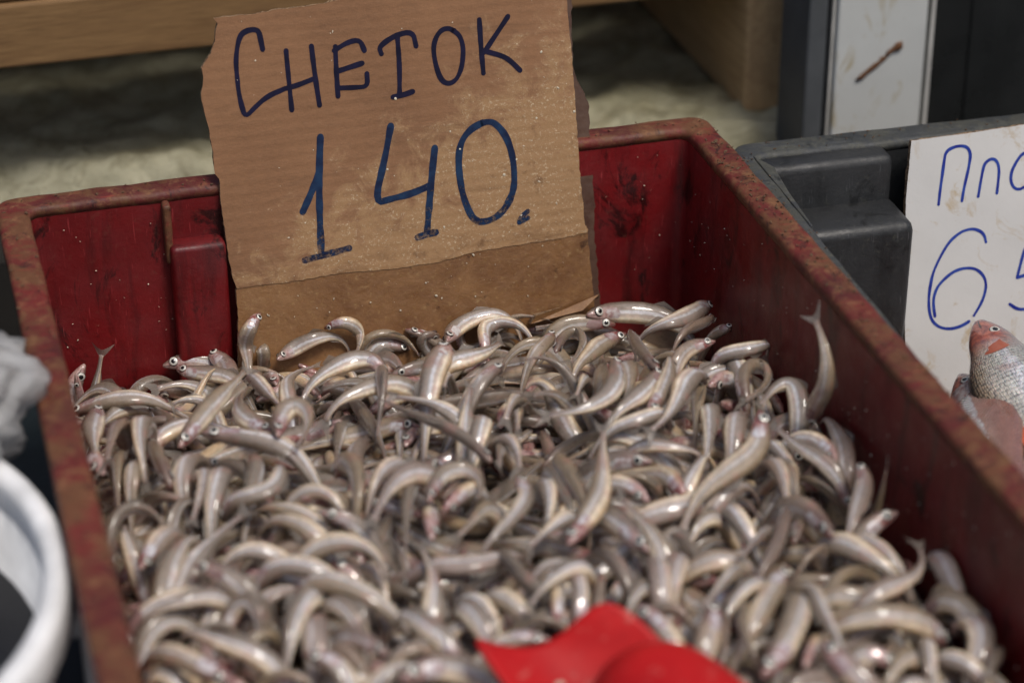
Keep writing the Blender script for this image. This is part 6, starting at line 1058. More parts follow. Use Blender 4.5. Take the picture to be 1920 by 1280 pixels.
FISH_LABELS = """straight silver-sided smelt pointing back, head showing by heap's right middle
curled grey-backed smelt pointing forward, ends buried by red scoop's tip
bent silver-sided smelt pointing right, head showing by heap's front right
straight silver-sided smelt pointing forward, head showing by heap behind the scoop
straight grey-backed smelt pointing right, head showing by heap below the four
bent grey-backed smelt pointing left, head showing by heap's left middle
bent silver-sided smelt pointing right, head showing by left rim's near end
bent silver-sided smelt pointing forward, ends buried by left rim's near end
straight grey-backed smelt pointing forward, ends buried by red scoop's tip
bent silver-sided smelt pointing forward, head showing by heap's front right
curled silver-sided smelt pointing left, tail fin showing by heap's front left
curled silver-sided smelt pointing forward, ends buried by red scoop's left corner
curled grey-backed smelt pointing forward, head showing by left rim's middle
straight silver-sided smelt pointing forward, head showing by right wall's middle
bent silver-sided smelt pointing forward, head showing by right wall's far end
bent grey-backed smelt pointing left, ends buried by heap left of scoop
bent belly-up smelt pointing left, head showing by red scoop's left corner
bent silver-sided smelt pointing right, tail fin showing by left rim's near end
bent silver-sided smelt pointing back, head showing by red scoop's rounded side
curled silver-sided smelt pointing left, head showing by heap's very centre
bent silver-sided smelt pointing back, head showing by heap right of zero
bent silver-sided smelt pointing left, tail fin showing by heap's front right, third from left
straight silver-sided smelt pointing forward, head showing by heap left of sign
straight silver-sided smelt pointing back, head showing by red scoop's rounded side, leftmost
bent grey-backed smelt pointing left, ends buried by heap's very centre
bent silver-sided smelt pointing back, head showing by heap behind the scoop
straight grey-backed smelt pointing forward, tail fin showing by left rim's middle
bent silver-sided smelt pointing forward, ends buried by heap's front left, third from left
straight silver-sided smelt pointing back, head showing by red scoop's rounded side, second from left
bent silver-sided smelt pointing left, head showing by heap's left middle
curled grey-backed smelt pointing forward, head showing by red scoop's tip
bent grey-backed smelt pointing right, head showing by red scoop's left corner
curled silver-sided smelt pointing forward, head showing by heap below the one
curled silver-sided smelt pointing right, tail fin showing by sign's middle foot
bent silver-sided smelt pointing right, head showing by heap right of zero, second from left
bent silver-sided smelt pointing left, tail fin showing by heap's front right, second from left
bent silver-sided smelt pointing forward, tail fin showing by heap's very centre, leftmost
bent silver-sided smelt pointing forward, tail fin showing by red scoop's tip
curled grey-backed smelt pointing forward, tail fin showing by red scoop's tip
curled grey-backed smelt pointing forward, head showing by right wall's far end
curled grey-backed smelt pointing left, head showing by heap below the one
curled silver-sided smelt pointing forward, head showing by right wall's far end
straight silver-sided smelt pointing back, head showing by right wall's middle, leftmost
bent silver-sided smelt pointing left, ends buried by heap's front left
straight grey-backed smelt pointing back, head showing by heap's front right
bent grey-backed smelt pointing back, head showing by heap's very centre
bent grey-backed smelt pointing left, head showing by far left crate corner
straight silver-sided smelt pointing left, ends buried by heap's front right
bent silver-sided smelt pointing forward, ends buried by left rim's middle
straight silver-sided smelt pointing back, head showing by heap below the four
bent silver-sided smelt pointing right, tail fin showing by heap below the one, second from left
bent silver-sided smelt pointing forward, tail fin showing by red scoop's left corner
straight silver-sided smelt pointing forward, tail fin showing by red scoop's rounded side, second from left
bent silver-sided smelt pointing forward, ends buried by heap's front left, second from left
straight silver-sided smelt pointing forward, ends buried by left rim's middle
straight silver-sided smelt pointing forward, tail fin showing by heap right of scoop
curled silver-sided smelt pointing left, ends buried by red scoop's left corner
curled silver-sided smelt pointing left, head showing by right wall's near end
curled silver-sided smelt pointing right, head showing by heap right of zero
bent silver-sided smelt pointing left, head showing by sign's left foot
straight silver-sided smelt pointing back, ends buried by heap's left middle
curled silver-sided smelt pointing forward, ends buried by left rim's near end
bent silver-sided smelt pointing right, head showing by right wall's middle
bent grey-backed smelt pointing left, ends buried by heap behind the scoop, second from left
bent silver-sided smelt pointing left, tail fin showing by red scoop's left corner
curled silver-sided smelt pointing right, tail fin showing by left rim's far end
bent belly-up smelt pointing left, ends buried by heap right of zero
bent silver-sided smelt pointing left, head showing by heap's front left, leftmost
straight silver-sided smelt pointing back, head showing by heap's front right
bent silver-sided smelt pointing forward, ends buried by red scoop's tip, leftmost
bent silver-sided smelt pointing right, head showing by heap left of scoop
straight silver-sided smelt pointing left, head showing by far right crate corner
curled silver-sided smelt pointing forward, ends buried by heap below the one
curled grey-backed smelt pointing left, ends buried by heap's front left
curled silver-sided smelt pointing left, head showing by heap's right middle
bent silver-sided smelt pointing left, ends buried by right wall's far end
bent grey-backed smelt pointing forward, tail fin showing by the torn cardboard flap
bent silver-sided smelt pointing forward, head showing by left rim's middle
curled silver-sided smelt pointing left, ends buried by heap left of scoop
straight grey-backed smelt pointing forward, tail fin showing by heap below the four
bent silver-sided smelt pointing left, head showing by heap's front left, second from left
straight silver-sided smelt pointing forward, ends buried by right wall's middle
bent silver-sided smelt pointing forward, ends buried by heap's front left, leftmost
bent silver-sided smelt pointing back, head showing by heap left of scoop
bent belly-up smelt pointing right, ends buried by heap right of scoop
bent silver-sided smelt pointing forward, ends buried by heap right of scoop
curled silver-sided smelt pointing forward, ends buried by heap's front right
straight silver-sided smelt pointing back, ends buried by heap right of zero
curled silver-sided smelt pointing forward, tail fin showing by left rim's far end
straight silver-sided smelt pointing forward, tail fin showing by heap behind the scoop
straight silver-sided smelt pointing forward, tail fin showing by red scoop's rounded side, leftmost
bent silver-sided smelt pointing left, ends buried by right wall's near end
curled silver-sided smelt pointing forward, ends buried by the torn cardboard flap
bent silver-sided smelt pointing forward, tail fin showing by heap's very centre, second from left
straight silver-sided smelt pointing right, tail fin showing by far right crate corner
bent grey-backed smelt pointing forward, ends buried by heap's front left, second from left
bent belly-up smelt pointing left, head showing by sign's middle foot
curled silver-sided smelt pointing forward, head showing by heap behind the scoop
straight silver-sided smelt pointing right, head showing by heap right of scoop
straight silver-sided smelt pointing left, ends buried by heap's front left
straight silver-sided smelt pointing forward, tail fin showing by heap's right middle, leftmost
straight belly-up smelt pointing left, tail fin showing by heap below the zero
bent silver-sided smelt pointing right, head showing by the torn cardboard flap, second from left
straight silver-sided smelt pointing left, ends buried by right wall's near end, leftmost
bent grey-backed smelt pointing left, tail fin showing by sign's middle foot
curled silver-sided smelt pointing right, head showing by heap's left middle
bent silver-sided smelt pointing back, head showing by sign's left foot, second from left
bent silver-sided smelt pointing forward, ends buried by right wall's near end
straight grey-backed smelt pointing right, ends buried by heap behind the scoop, leftmost
straight silver-sided smelt pointing left, ends buried by right wall's near end, third from left
straight silver-sided smelt pointing right, tail fin showing by heap right of scoop
straight silver-sided smelt pointing right, ends buried by heap's right middle
bent silver-sided smelt pointing left, ends buried by heap's right middle
curled silver-sided smelt pointing forward, head showing by red scoop's rounded side
bent grey-backed smelt pointing forward, ends buried by heap's front right
curled grey-backed smelt pointing forward, tail fin showing by heap's left middle
curled silver-sided smelt pointing forward, tail fin showing by heap's left middle
bent silver-sided smelt pointing forward, ends buried by red scoop's tip, second from left
curled silver-sided smelt pointing forward, ends buried by heap's right middle
curled grey-backed smelt pointing left, head showing by the torn cardboard flap
straight silver-sided smelt pointing forward, head showing by far right crate corner
curled grey-backed smelt pointing right, ends buried by heap's front left
curled silver-sided smelt pointing left, head showing by sign's middle foot
straight silver-sided smelt pointing left, ends buried by right wall's near end, second from left
straight grey-backed smelt pointing back, ends buried by heap's left middle
curled silver-sided smelt pointing right, ends buried by heap's left middle
bent silver-sided smelt pointing back, ends buried by left rim's far end, second from left
straight grey-backed smelt pointing back, head showing by heap below the zero, leftmost
curled grey-backed smelt pointing forward, ends buried by heap left of scoop
straight silver-sided smelt pointing forward, head showing by heap right of zero
bent grey-backed smelt pointing right, ends buried by far right crate corner, leftmost
curled silver-sided smelt pointing left, head showing by red scoop's left corner
straight silver-sided smelt pointing forward, head showing by left rim's far end
straight grey-backed smelt pointing left, head showing by heap below the zero
curled silver-sided smelt pointing left, tail fin showing by heap below the zero
bent silver-sided smelt pointing forward, tail fin showing by heap below the four
straight silver-sided smelt pointing forward, ends buried by right wall's near end, second from left
straight silver-sided smelt pointing right, ends buried by left rim's far end
straight silver-sided smelt pointing back, ends buried by heap below the one
bent silver-sided smelt pointing forward, tail fin showing by heap below the one
curled silver-sided smelt pointing forward, ends buried by heap left of scoop
straight grey-backed smelt pointing forward, tail fin showing by right wall's middle
curled silver-sided smelt pointing forward, tail fin showing by heap's right middle, leftmost
bent silver-sided smelt pointing right, head showing by far right crate corner
curled silver-sided smelt pointing right, tail fin showing by heap below the zero
bent silver-sided smelt pointing right, head showing by heap right of zero, leftmost
curled silver-sided smelt pointing forward, tail fin showing by heap's right middle, second from left
bent grey-backed smelt pointing forward, ends buried by right wall's middle
bent silver-sided smelt pointing forward, ends buried by heap below the four
straight silver-sided smelt pointing forward, ends buried by red scoop's rounded side
bent silver-sided smelt pointing back, ends buried by heap below the one
bent silver-sided smelt pointing left, head showing by heap's very centre
straight silver-sided smelt pointing back, ends buried by the torn cardboard flap
straight grey-backed smelt pointing back, ends buried by red scoop's rounded side
straight silver-sided smelt pointing back, ends buried by heap right of scoop
straight silver-sided smelt pointing left, ends buried by heap behind the scoop
curled silver-sided smelt pointing right, head showing by left rim's far end
straight silver-sided smelt pointing left, ends buried by heap right of zero
straight silver-sided smelt pointing left, ends buried by sign's left foot
straight silver-sided smelt pointing forward, tail fin showing by heap below the four
curled silver-sided smelt pointing forward, head showing by heap's very centre
bent silver-sided smelt pointing right, tail fin showing by heap below the zero
straight silver-sided smelt pointing right, ends buried by heap below the one
straight grey-backed smelt pointing right, ends buried by heap behind the scoop, second from left
bent grey-backed smelt pointing forward, ends buried by heap's right middle
bent silver-sided smelt pointing right, head showing by heap's right middle
bent silver-sided smelt pointing left, tail fin showing by heap's front right, leftmost
curled silver-sided smelt pointing forward, tail fin showing by the torn cardboard flap
straight grey-backed smelt pointing left, ends buried by heap below the zero
bent grey-backed smelt pointing right, head showing by heap right of scoop
bent silver-sided smelt pointing left, ends buried by left rim's near end
straight silver-sided smelt pointing back, ends buried by red scoop's left corner
bent belly-up smelt pointing left, ends buried by heap left of sign
bent silver-sided smelt pointing left, head showing by heap left of sign
curled grey-backed smelt pointing right, ends buried by left rim's near end
straight silver-sided smelt pointing left, head showing by heap's front right
bent silver-sided smelt pointing right, head showing by the torn cardboard flap, leftmost
bent grey-backed smelt pointing forward, ends buried by heap's front left, leftmost
straight silver-sided smelt pointing forward, tail fin showing by heap's right middle, second from left
bent silver-sided smelt pointing right, tail fin showing by far left crate corner
straight grey-backed smelt pointing left, ends buried by heap left of scoop, leftmost
straight grey-backed smelt pointing left, ends buried by heap left of scoop, second from left
straight silver-sided smelt pointing forward, ends buried by left rim's far end
bent silver-sided smelt pointing forward, ends buried by heap's front right, third from left
bent grey-backed smelt pointing left, ends buried by heap's front right, second from left
straight silver-sided smelt pointing right, ends buried by heap's very centre
bent grey-backed smelt pointing forward, tail fin showing by left rim's middle
curled silver-sided smelt pointing forward, tail fin showing by heap left of sign
curled silver-sided smelt pointing forward, tail fin showing by heap below the zero, leftmost
straight silver-sided smelt pointing back, head showing by right wall's middle, second from left
straight belly-up smelt pointing left, head showing by heap's very centre
straight grey-backed smelt pointing left, ends buried by heap right of scoop
curled silver-sided smelt pointing forward, tail fin showing by heap below the zero, second from left
bent silver-sided smelt pointing forward, ends buried by heap's front right, second from left
bent grey-backed smelt pointing left, ends buried by left rim's middle
straight silver-sided smelt pointing right, ends buried by heap below the zero
straight silver-sided smelt pointing left, head showing by heap left of sign
curled silver-sided smelt pointing forward, tail fin showing by heap right of zero
straight grey-backed smelt pointing forward, ends buried by red scoop's left corner
straight silver-sided smelt pointing forward, ends buried by red scoop's tip
bent grey-backed smelt pointing right, ends buried by far right crate corner, second from left
curled silver-sided smelt pointing forward, ends buried by right wall's middle
bent silver-sided smelt pointing right, tail fin showing by heap below the one, leftmost
bent silver-sided smelt pointing right, ends buried by heap's front right, leftmost
curled silver-sided smelt pointing left, head showing by heap's front right
straight belly-up smelt pointing left, ends buried by heap left of sign
straight silver-sided smelt pointing right, tail fin showing by heap left of sign
bent grey-backed smelt pointing forward, ends buried by heap left of sign
bent grey-backed smelt pointing left, ends buried by heap's front left
curled silver-sided smelt pointing forward, tail fin showing by heap below the four
curled silver-sided smelt pointing back, head showing by sign's middle foot
straight silver-sided smelt pointing left, head showing by sign's middle foot
straight grey-backed smelt pointing left, ends buried by red scoop's rounded side
bent belly-up smelt pointing back, head showing by far left crate corner
curled silver-sided smelt pointing right, ends buried by heap's front right
straight silver-sided smelt pointing forward, tail fin showing by far left crate corner
bent silver-sided smelt pointing left, head showing by right wall's far end
bent silver-sided smelt pointing right, ends buried by heap's front right, second from left
bent silver-sided smelt pointing left, tail fin showing by heap's right middle
bent grey-backed smelt pointing left, head showing by left rim's near end
bent silver-sided smelt pointing forward, ends buried by heap right of zero, second from left
bent silver-sided smelt pointing left, ends buried by heap left of scoop
bent grey-backed smelt pointing left, ends buried by heap behind the scoop, leftmost
curled silver-sided smelt pointing forward, tail fin showing by heap below the zero, third from left
bent belly-up smelt pointing left, head showing by left rim's far end
straight belly-up smelt pointing back, ends buried by red scoop's left corner
bent silver-sided smelt pointing left, ends buried by right wall's middle
straight grey-backed smelt pointing right, ends buried by red scoop's tip
bent grey-backed smelt pointing right, head showing by right wall's middle
straight grey-backed smelt pointing left, ends buried by heap's very centre
bent silver-sided smelt pointing forward, ends buried by heap below the one
bent silver-sided smelt pointing left, ends buried by red scoop's tip
bent grey-backed smelt pointing left, ends buried by heap's left middle
bent silver-sided smelt pointing back, head showing by sign's left foot, leftmost
straight grey-backed smelt pointing left, head showing by left rim's middle
straight silver-sided smelt pointing forward, ends buried by sign's left foot
straight grey-backed smelt pointing forward, tail fin showing by the torn cardboard flap
bent silver-sided smelt pointing back, tail fin showing by left rim's middle
bent silver-sided smelt pointing forward, ends buried by heap right of zero, leftmost
bent silver-sided smelt pointing right, ends buried by far left crate corner
straight silver-sided smelt pointing back, head showing by heap's front left
straight silver-sided smelt pointing forward, ends buried by right wall's near end, leftmost
bent grey-backed smelt pointing left, ends buried by the torn cardboard flap
straight grey-backed smelt pointing right, ends buried by heap below the one, leftmost
straight grey-backed smelt pointing left, ends buried by red scoop's left corner
straight grey-backed smelt pointing right, ends buried by heap below the zero, leftmost
straight silver-sided smelt pointing forward, ends buried by red scoop's left corner
straight silver-sided smelt pointing back, ends buried by heap below the four
straight grey-backed smelt pointing back, tail fin showing by red scoop's tip
bent grey-backed smelt pointing left, ends buried by heap's front right, leftmost
straight grey-backed smelt pointing right, tail fin showing by left rim's far end
bent grey-backed smelt pointing forward, ends buried by heap right of scoop
bent grey-backed smelt pointing left, ends buried by right wall's near end, second from left
straight grey-backed smelt pointing back, head showing by heap below the zero, second from left
straight silver-sided smelt pointing forward, ends buried by sign's middle foot
bent grey-backed smelt pointing left, ends buried by right wall's near end, leftmost
straight silver-sided smelt pointing left, ends buried by heap below the zero
straight grey-backed smelt pointing left, ends buried by heap's left middle
straight silver-sided smelt pointing right, head showing by left rim's far end
curled grey-backed smelt pointing left, ends buried by right wall's far end
bent grey-backed smelt pointing forward, ends buried by heap left of scoop
straight silver-sided smelt pointing forward, ends buried by heap right of zero
straight silver-sided smelt pointing right, ends buried by red scoop's rounded side
bent silver-sided smelt pointing forward, ends buried by heap's front right, leftmost
straight silver-sided smelt pointing right, head showing by heap's left middle
straight grey-backed smelt pointing right, ends buried by heap below the one, second from left
straight silver-sided smelt pointing right, ends buried by heap's front right
straight silver-sided smelt pointing back, head showing by far left crate corner
straight silver-sided smelt pointing back, ends buried by red scoop's tip
straight grey-backed smelt pointing right, ends buried by heap below the zero, second from left
bent silver-sided smelt pointing forward, head showing by heap left of sign
bent silver-sided smelt pointing back, ends buried by left rim's far end, leftmost
straight grey-backed smelt pointing back, ends buried by heap's very centre
straight grey-backed smelt pointing right, head showing by red scoop's tip
straight grey-backed smelt pointing right, tail fin showing by left rim's near end
straight grey-backed smelt pointing left, head showing by heap left of sign
straight silver-sided smelt pointing left, ends buried by heap left of scoop
straight silver-sided smelt pointing forward, head showing by heap below the four
straight silver-sided smelt pointing forward, ends buried by right wall's far end
straight silver-sided smelt pointing right, head showing by red scoop's rounded side
straight belly-up smelt pointing back, head showing by left rim's near end
curled grey-backed smelt pointing right, tail fin showing by left rim's far end
straight silver-sided smelt pointing right, ends buried by heap right of scoop
straight grey-backed smelt pointing left, head showing by sign's middle foot
straight silver-sided smelt pointing right, ends buried by heap behind the scoop
bent silver-sided smelt pointing right, head showing by sign's left foot
bent grey-backed smelt pointing forward, ends buried by red scoop's rounded side
straight silver-sided smelt pointing right, ends buried by sign's middle foot
straight silver-sided smelt pointing left, ends buried by right wall's far end
straight belly-up smelt pointing left, ends buried by heap below the zero
half-hidden straight silver-sided smelt pointing back, ends buried by heap below the four
half-hidden curled grey-backed smelt pointing forward, ends buried by far right crate corner
half-hidden bent silver-sided smelt pointing forward, ends buried by right wall's middle
half-hidden straight silver-sided smelt pointing left, ends buried by heap below the zero
half-hidden straight grey-backed smelt pointing left, tail fin showing by heap below the zero
half-hidden straight silver-sided smelt pointing left, ends buried by heap's very centre""".split("\n")


# ------------------------------------------------------------------ helpers
def tag(o, label=None, cat=None, group=None, kind=None):
    if label: o['label'] = label
    if cat: o['category'] = cat
    if group: o['group'] = group
    if kind: o['kind'] = kind
    return o

def link(name, me, parent=None, mats=()):
    o = bpy.data.objects.new(name, me)
    COL.objects.link(o)
    for m in mats:
        me.materials.append(m)
    if parent is not None:
        o.parent = parent
    return o

def smooth(me, on=True):
    me.polygons.foreach_set("use_smooth", [on] * len(me.polygons))

def from_bm(name, bm, mats, parent=None, sm=False):
    me = bpy.data.meshes.new(name)
    bmesh.ops.recalc_face_normals(bm, faces=bm.faces[:])
    bm.to_mesh(me)
    bm.free()
    if sm: smooth(me)
    return link(name, me, parent, mats)

def bevel_obj(o, w, seg=2, angle=35):
    m = o.modifiers.new("bevel", 'BEVEL')
    m.width = w; m.segments = seg; m.limit_method = 'ANGLE'; m.angle_limit = R(angle)
    m.harden_normals = False
    return o

def add_box(bm, lo, hi, mat=0, M=None):
    vs = []
    for z in (lo[2], hi[2]):
        for x, y in ((lo[0], lo[1]), (hi[0], lo[1]), (hi[0], hi[1]), (lo[0], hi[1])):
            v = Vector((x, y, z))
            vs.append(bm.verts.new(M @ v if M else v))
    for f in ((0, 3, 2, 1), (4, 5, 6, 7), (0, 1, 5, 4), (1, 2, 6, 5), (2, 3, 7, 6), (3, 0, 4, 7)):
        bm.faces.new([vs[i] for i in f]).material_index = mat
    return vs

class NT:
    """small wrapper round a material's node tree"""
    def __init__(self, name):
        self.m = bpy.data.materials.new(name)
        self.m.use_nodes = True
        self.t = self.m.node_tree
        self.b = self.t.nodes["Principled BSDF"]
    def n(self, typ, **kw):
        nd = self.t.nodes.new("ShaderNode" + typ)
        for k, v in kw.items():
            if k[0] == 'i' and k[1:].isdigit(): nd.inputs[int(k[1:])].default_value = v
            else: setattr(nd, k, v)
        return nd
    def l(self, a, b): self.t.links.new(a, b)
    def inp(self, name): return self.b.inputs[name]
    def coord(self, which="Object"):
        return self.n("TexCoord").outputs[which]
    def noise(self, vec, scale, detail=4, rough=.55, stretch=None, dist=0):
        if stretch:
            mp = self.n("Mapping"); mp.inputs["Scale"].default_value = stretch
            self.l(vec, mp.inputs[0]); vec = mp.outputs[0]
        nz = self.n("TexNoise"); nz.inputs["Scale"].default_value = scale; nz.inputs["Detail"].default_value = detail
        nz.inputs["Roughness"].default_value = rough; nz.inputs["Distortion"].default_value = dist
        self.l(vec, nz.inputs["Vector"])
        return nz.outputs[0]
    def ramp(self, fac, stops):
        r = self.n("ValToRGB")
        e = r.color_ramp.elements
        while len(e) < len(stops): e.new(0.5)
        for i, (p, c) in enumerate(stops):
            e[i].position = p
            e[i].color = (c, c, c, 1) if isinstance(c, (int, float)) else (*c, 1)
        self.l(fac, r.inputs[0])
        return r.outputs[0]
    def mix(self, fac, a, b, mode='MIX'):
        m = self.n("Mix", data_type='RGBA', blend_type=mode)
        for k, v in ((0, fac), (6, a), (7, b)):
            if hasattr(v, 'links') or hasattr(v, 'is_linked'): self.l(v, m.inputs[k])
            elif isinstance(v, (int, float)) : m.inputs[k].default_value = v if k == 0 else (v, v, v, 1)
            else: m.inputs[k].default_value = (*v, 1)
        return m.outputs[2]
    def math(self, op, a, b=None, c=None):
        m = self.n("Math", operation=op)
        for i, v in enumerate((a, b, c)):
            if v is None: continue
            if isinstance(v, (int, float)): m.inputs[i].default_value = v
            else: self.l(v, m.inputs[i])
        return m.outputs[0]
    def bump(self, h, strength, dist=.001, normal=None):
        b = self.n("Bump"); b.inputs["Strength"].default_value = strength; b.inputs["Distance"].default_value = dist
        self.l(h, b.inputs["Height"])
        if normal is not None: self.l(normal, b.inputs["Normal"])
        return b.outputs[0]
    def out(self, color=None, rough=None, normal=None, **kw):
        if color is not None:
            if isinstance(color, tuple): self.inp("Base Color").default_value = (*color, 1)
            else: self.l(color, self.inp("Base Color"))
        if rough is not None:
            if isinstance(rough, (int, float)): self.inp("Roughness").default_value = rough
            else: self.l(rough, self.inp("Roughness"))
        if normal is not None: self.l(normal, self.inp("Normal"))
        for k, v in kw.items():
            k = k.replace('_', ' ')
            if isinstance(v, (int, float, tuple)): self.inp(k).default_value = v
            else: self.l(v, self.inp(k))
        return self.m

# ------------------------------------------------------------------ materials
def plastic_wall(name, base, dark, dirt, dirt_amt, rough=.42):
    t = NT(name); c = t.coord()
    big = t.noise(c, 9, 5, .6)
    col = t.mix(t.ramp(big, [(.3, 0), (.7, 1)]), dark, base)
    streak = t.noise(c, 70, 5, .65, (1, 1, .16), .4)
    col = t.mix(t.ramp(streak, [(.52, 0), (.72, .75)]), col, tuple(v * .35 for v in dark))
    blot = t.noise(c, 34, 6, .7, (1, 1, .55), .8)
    col = t.mix(t.ramp(blot, [(.57, 0), (.64, .9)]), col, tuple(v * .2 for v in dark))
    fine = t.noise(c, 260, 5, .7)
    col = t.mix(t.ramp(fine, [(.58, 0), (.70, dirt_amt)]), col, dirt)
    scr = t.noise(c, 900, 2, .5, (1, 1, .08))
    col = t.mix(t.ramp(scr, [(.66, 0), (.74, .35)]), col, tuple(min(1, v * 2.2 + .05) for v in base))
    nm = t.bump(t.noise(c, 240, 6, .7), .35, .0012)
    rr = t.ramp(t.noise(c, 45, 5), [(.3, rough - .14), (.7, rough + .2)])
    return t.out(col, rr, nm)

def plastic_rim(name, base, dark, dirt, worn):
    t = NT(name); c = t.coord()
    col = t.mix(t.ramp(t.noise(c, 14, 5, .6), [(.38, 0), (.62, 1)]), base, dark)
    d = t.noise(c, 40, 10, .74, None, .6)
    col = t.mix(t.ramp(d, [(.44, 0), (.56, .9)]), col, dirt)
    d2 = t.noise(c, 120, 9, .78, None, .4)
    col = t.mix(t.ramp(d2, [(.52, 0), (.64, .75)]), col, worn)
    sc = t.noise(c, 60, 3, .5, (1, 7, 1), .3)
    col = t.mix(t.ramp(sc, [(.62, 0), (.68, .5)]), col, tuple(min(1, v * 1.6) for v in base))
    d3 = t.noise(c, 70, 9, .78, None, .8)
    col = t.mix(t.ramp(d3, [(.57, 0), (.63, .85)]), col, tuple(v * .3 for v in dark))
    h = t.mix(.5, t.noise(c, 300, 6, .7), t.noise(c, 70, 5, .6))
    return t.out(col, t.ramp(d2, [(.3, .45), (.7, .85)]), t.bump(h, .6, .0014))

M_RED = plastic_wall("red_plastic", (.190, .0070, .0090), (.085, .0045, .0060), (.16, .05, .035), .28)
M_REDRIM = plastic_rim("red_plastic_worn_rim", (.150, .017, .012), (.070, .010, .008), (.125, .052, .020), (.215, .098, .042))
M_GREY = plastic_wall("grey_plastic", (.026, .027, .029), (.016, .017, .018), (.07, .07, .055), .35, .45)
M_GREYRIM = plastic_rim("grey_plastic_worn_rim", (.046, .049, .052), (.030, .033, .035), (.055, .055, .045), (.09, .09, .072))

def card_mat(name, base, dark, wet):
    t = NT(name); c = t.coord()
    sep = t.n("SeparateXYZ"); t.l(c, sep.inputs[0])
    ph = t.math('ADD', t.math('MULTIPLY', sep.outputs[1], 2 * math.pi / .0062), t.math('MULTIPLY', t.noise(c, 9, 2), 5.0))
    flute = t.math('SINE', ph)
    col = t.mix(t.ramp(t.noise(c, 10, 4), [(.3, 0), (.7, 1)]), base, dark)
    f2 = t.math('MULTIPLY_ADD', flute, .5, .5)
    col = t.mix(t.math('MULTIPLY', t.math('MULTIPLY', f2, t.ramp(t.noise(c, 20, 3), [(.35, .0), (.7, 1)])), .20), col, tuple(v * .55 for v in dark))
    fib = t.noise(c, 900, 5, .75, (.25, 1, 1))
    col = t.mix(t.ramp(fib, [(.35, 0), (.75, .35)]), col, tuple(min(1, v * 1.5) for v in base))
    # soaked, scaly, dried-on patches towards the lower right
    gx = t.math('MULTIPLY', sep.outputs[0], 4.2); gy = t.math('MULTIPLY', sep.outputs[1], -7.2)
    g = t.math('ADD', t.math('ADD', gx, gy), .86)
    w = t.math('ADD', t.math('MULTIPLY', t.noise(c, 46, 8, .72, None, .6), 1.5), t.math('MULTIPLY', g, .70))
    col = t.mix(t.ramp(w, [(.80, 0), (1.35, .80)]), col, wet)
    sp = t.noise(c, 520, 6, .8)
    spk = t.math('MULTIPLY', t.math('MULTIPLY', t.ramp(sp, [(.54, 0), (.64, 1)]), t.ramp(t.noise(c, 75, 6, .75), [(.42, .1), (.60, 1)])), t.ramp(w, [(.80, .04), (1.30, .85)]))
    col = t.mix(spk, col, (.72, .61, .43))
    st = t.math('ADD', t.noise(c, 60, 6, .7), t.math('MULTIPLY', g, .16))
    col = t.mix(t.ramp(st, [(.68, 0), (.78, .7)]), col, (.12, .052, .018))
    gr = t.math('ADD', t.noise(c, 38, 7, .72, (1, 2.2, 1), .6), t.math('MULTIPLY_ADD', sep.outputs[1], -4.5, .27))
    col = t.mix(t.ramp(gr, [(.52, 0), (.72, .7)]), col, (.135, .060, .022))
    gr2 = t.noise(c, 26, 6, .7, (.5, 2.6, 1), .5)
    col = t.mix(t.ramp(gr2, [(.56, 0), (.68, .4)]), col, (.115, .055, .025))
    h = t.math('ADD', t.math('MULTIPLY', flute, .07), t.math('ADD', t.math('MULTIPLY', sp, .5), t.math('MULTIPLY', t.noise(c, 60, 5), .6)))
    return t.out(col, t.ramp(w, [(.7, .8), (1.1, .5)]), t.bump(h, .55, .0012))

M_CARD = card_mat("brown_cardboard", (.255, .128, .060), (.165, .078, .035), (.345, .205, .095))
def soaked_mat():
    t = NT("soaked_cardboard"); c = t.coord()
    col = t.mix(t.ramp(t.noise(c, 24, 7, .7, None, .6), [(.3, 0), (.7, 1)]), (.12, .048, .016), (.27, .140, .056))
    col = t.mix(t.ramp(t.noise(c, 300, 6, .8), [(.55, 0), (.68, .5)]), col, (.36, .24, .10))
    col = t.mix(t.ramp(t.noise(c, 70, 6, .7, (1, 1, 1)), [(.62, 0), (.70, .85)]), col, (.045, .017, .006))
    return t.out(col, t.ramp(t.noise(c, 120, 5), [(.3, .25), (.7, .6)]), t.bump(t.noise(c, 240, 7, .75), .6, .0012))
M_SOAK = soaked_mat()
def edge_mat():
    t = NT("cardboard_edge"); c = t.coord()
    col = t.mix(t.ramp(t.noise(c, 700, 3), [(.4, 0), (.6, 1)]), (.07, .032, .014), (.36, .24, .13))
    return t.out(col, .9)
M_EDGE = edge_mat()
def film_mat():
    t = NT("greasy_brown_film"); c = t.coord()
    col = t.mix(t.ramp(t.noise(c, 60, 6), [(.35, 0), (.65, 1)]), (.055, .022, .014), (.11, .065, .045))
    return t.out(col, .35, t.bump(t.noise(c, 160, 5), .5, .001))
M_FILM = film_mat()

def ink_mat(name, col, col2, wear):
    t = NT(name); c = t.coord()
    sep = t.n("SeparateXYZ"); t.l(c, sep.inputs[0])
    cc = t.mix(t.ramp(t.noise(c, 130, 4), [(.35, 0), (.65, 1)]), col, col2)
    if wear:
        g = t.math('ADD', t.math('MULTIPLY', sep.outputs[1], -5.5), .60)
        w = t.math('ADD', t.noise(c, 330, 6, .8), t.math('MULTIPLY', g, .85))
        a = t.ramp(w, [(.66, 1), (.82, .2)])
        t.l(a, t.inp("Alpha"))
    return t.out(cc, .6, Specular_IOR_Level=.2)
M_INK = ink_mat("navy_marker", (.004, .004, .018), (.009, .008, .032), False)
M_INKWORN = ink_mat("worn_navy_marker", (.006, .012, .040), (.012, .035, .085), True)
M_BLUE = ink_mat("blue_marker", (.010, .018, .20), (.025, .06, .30), False)

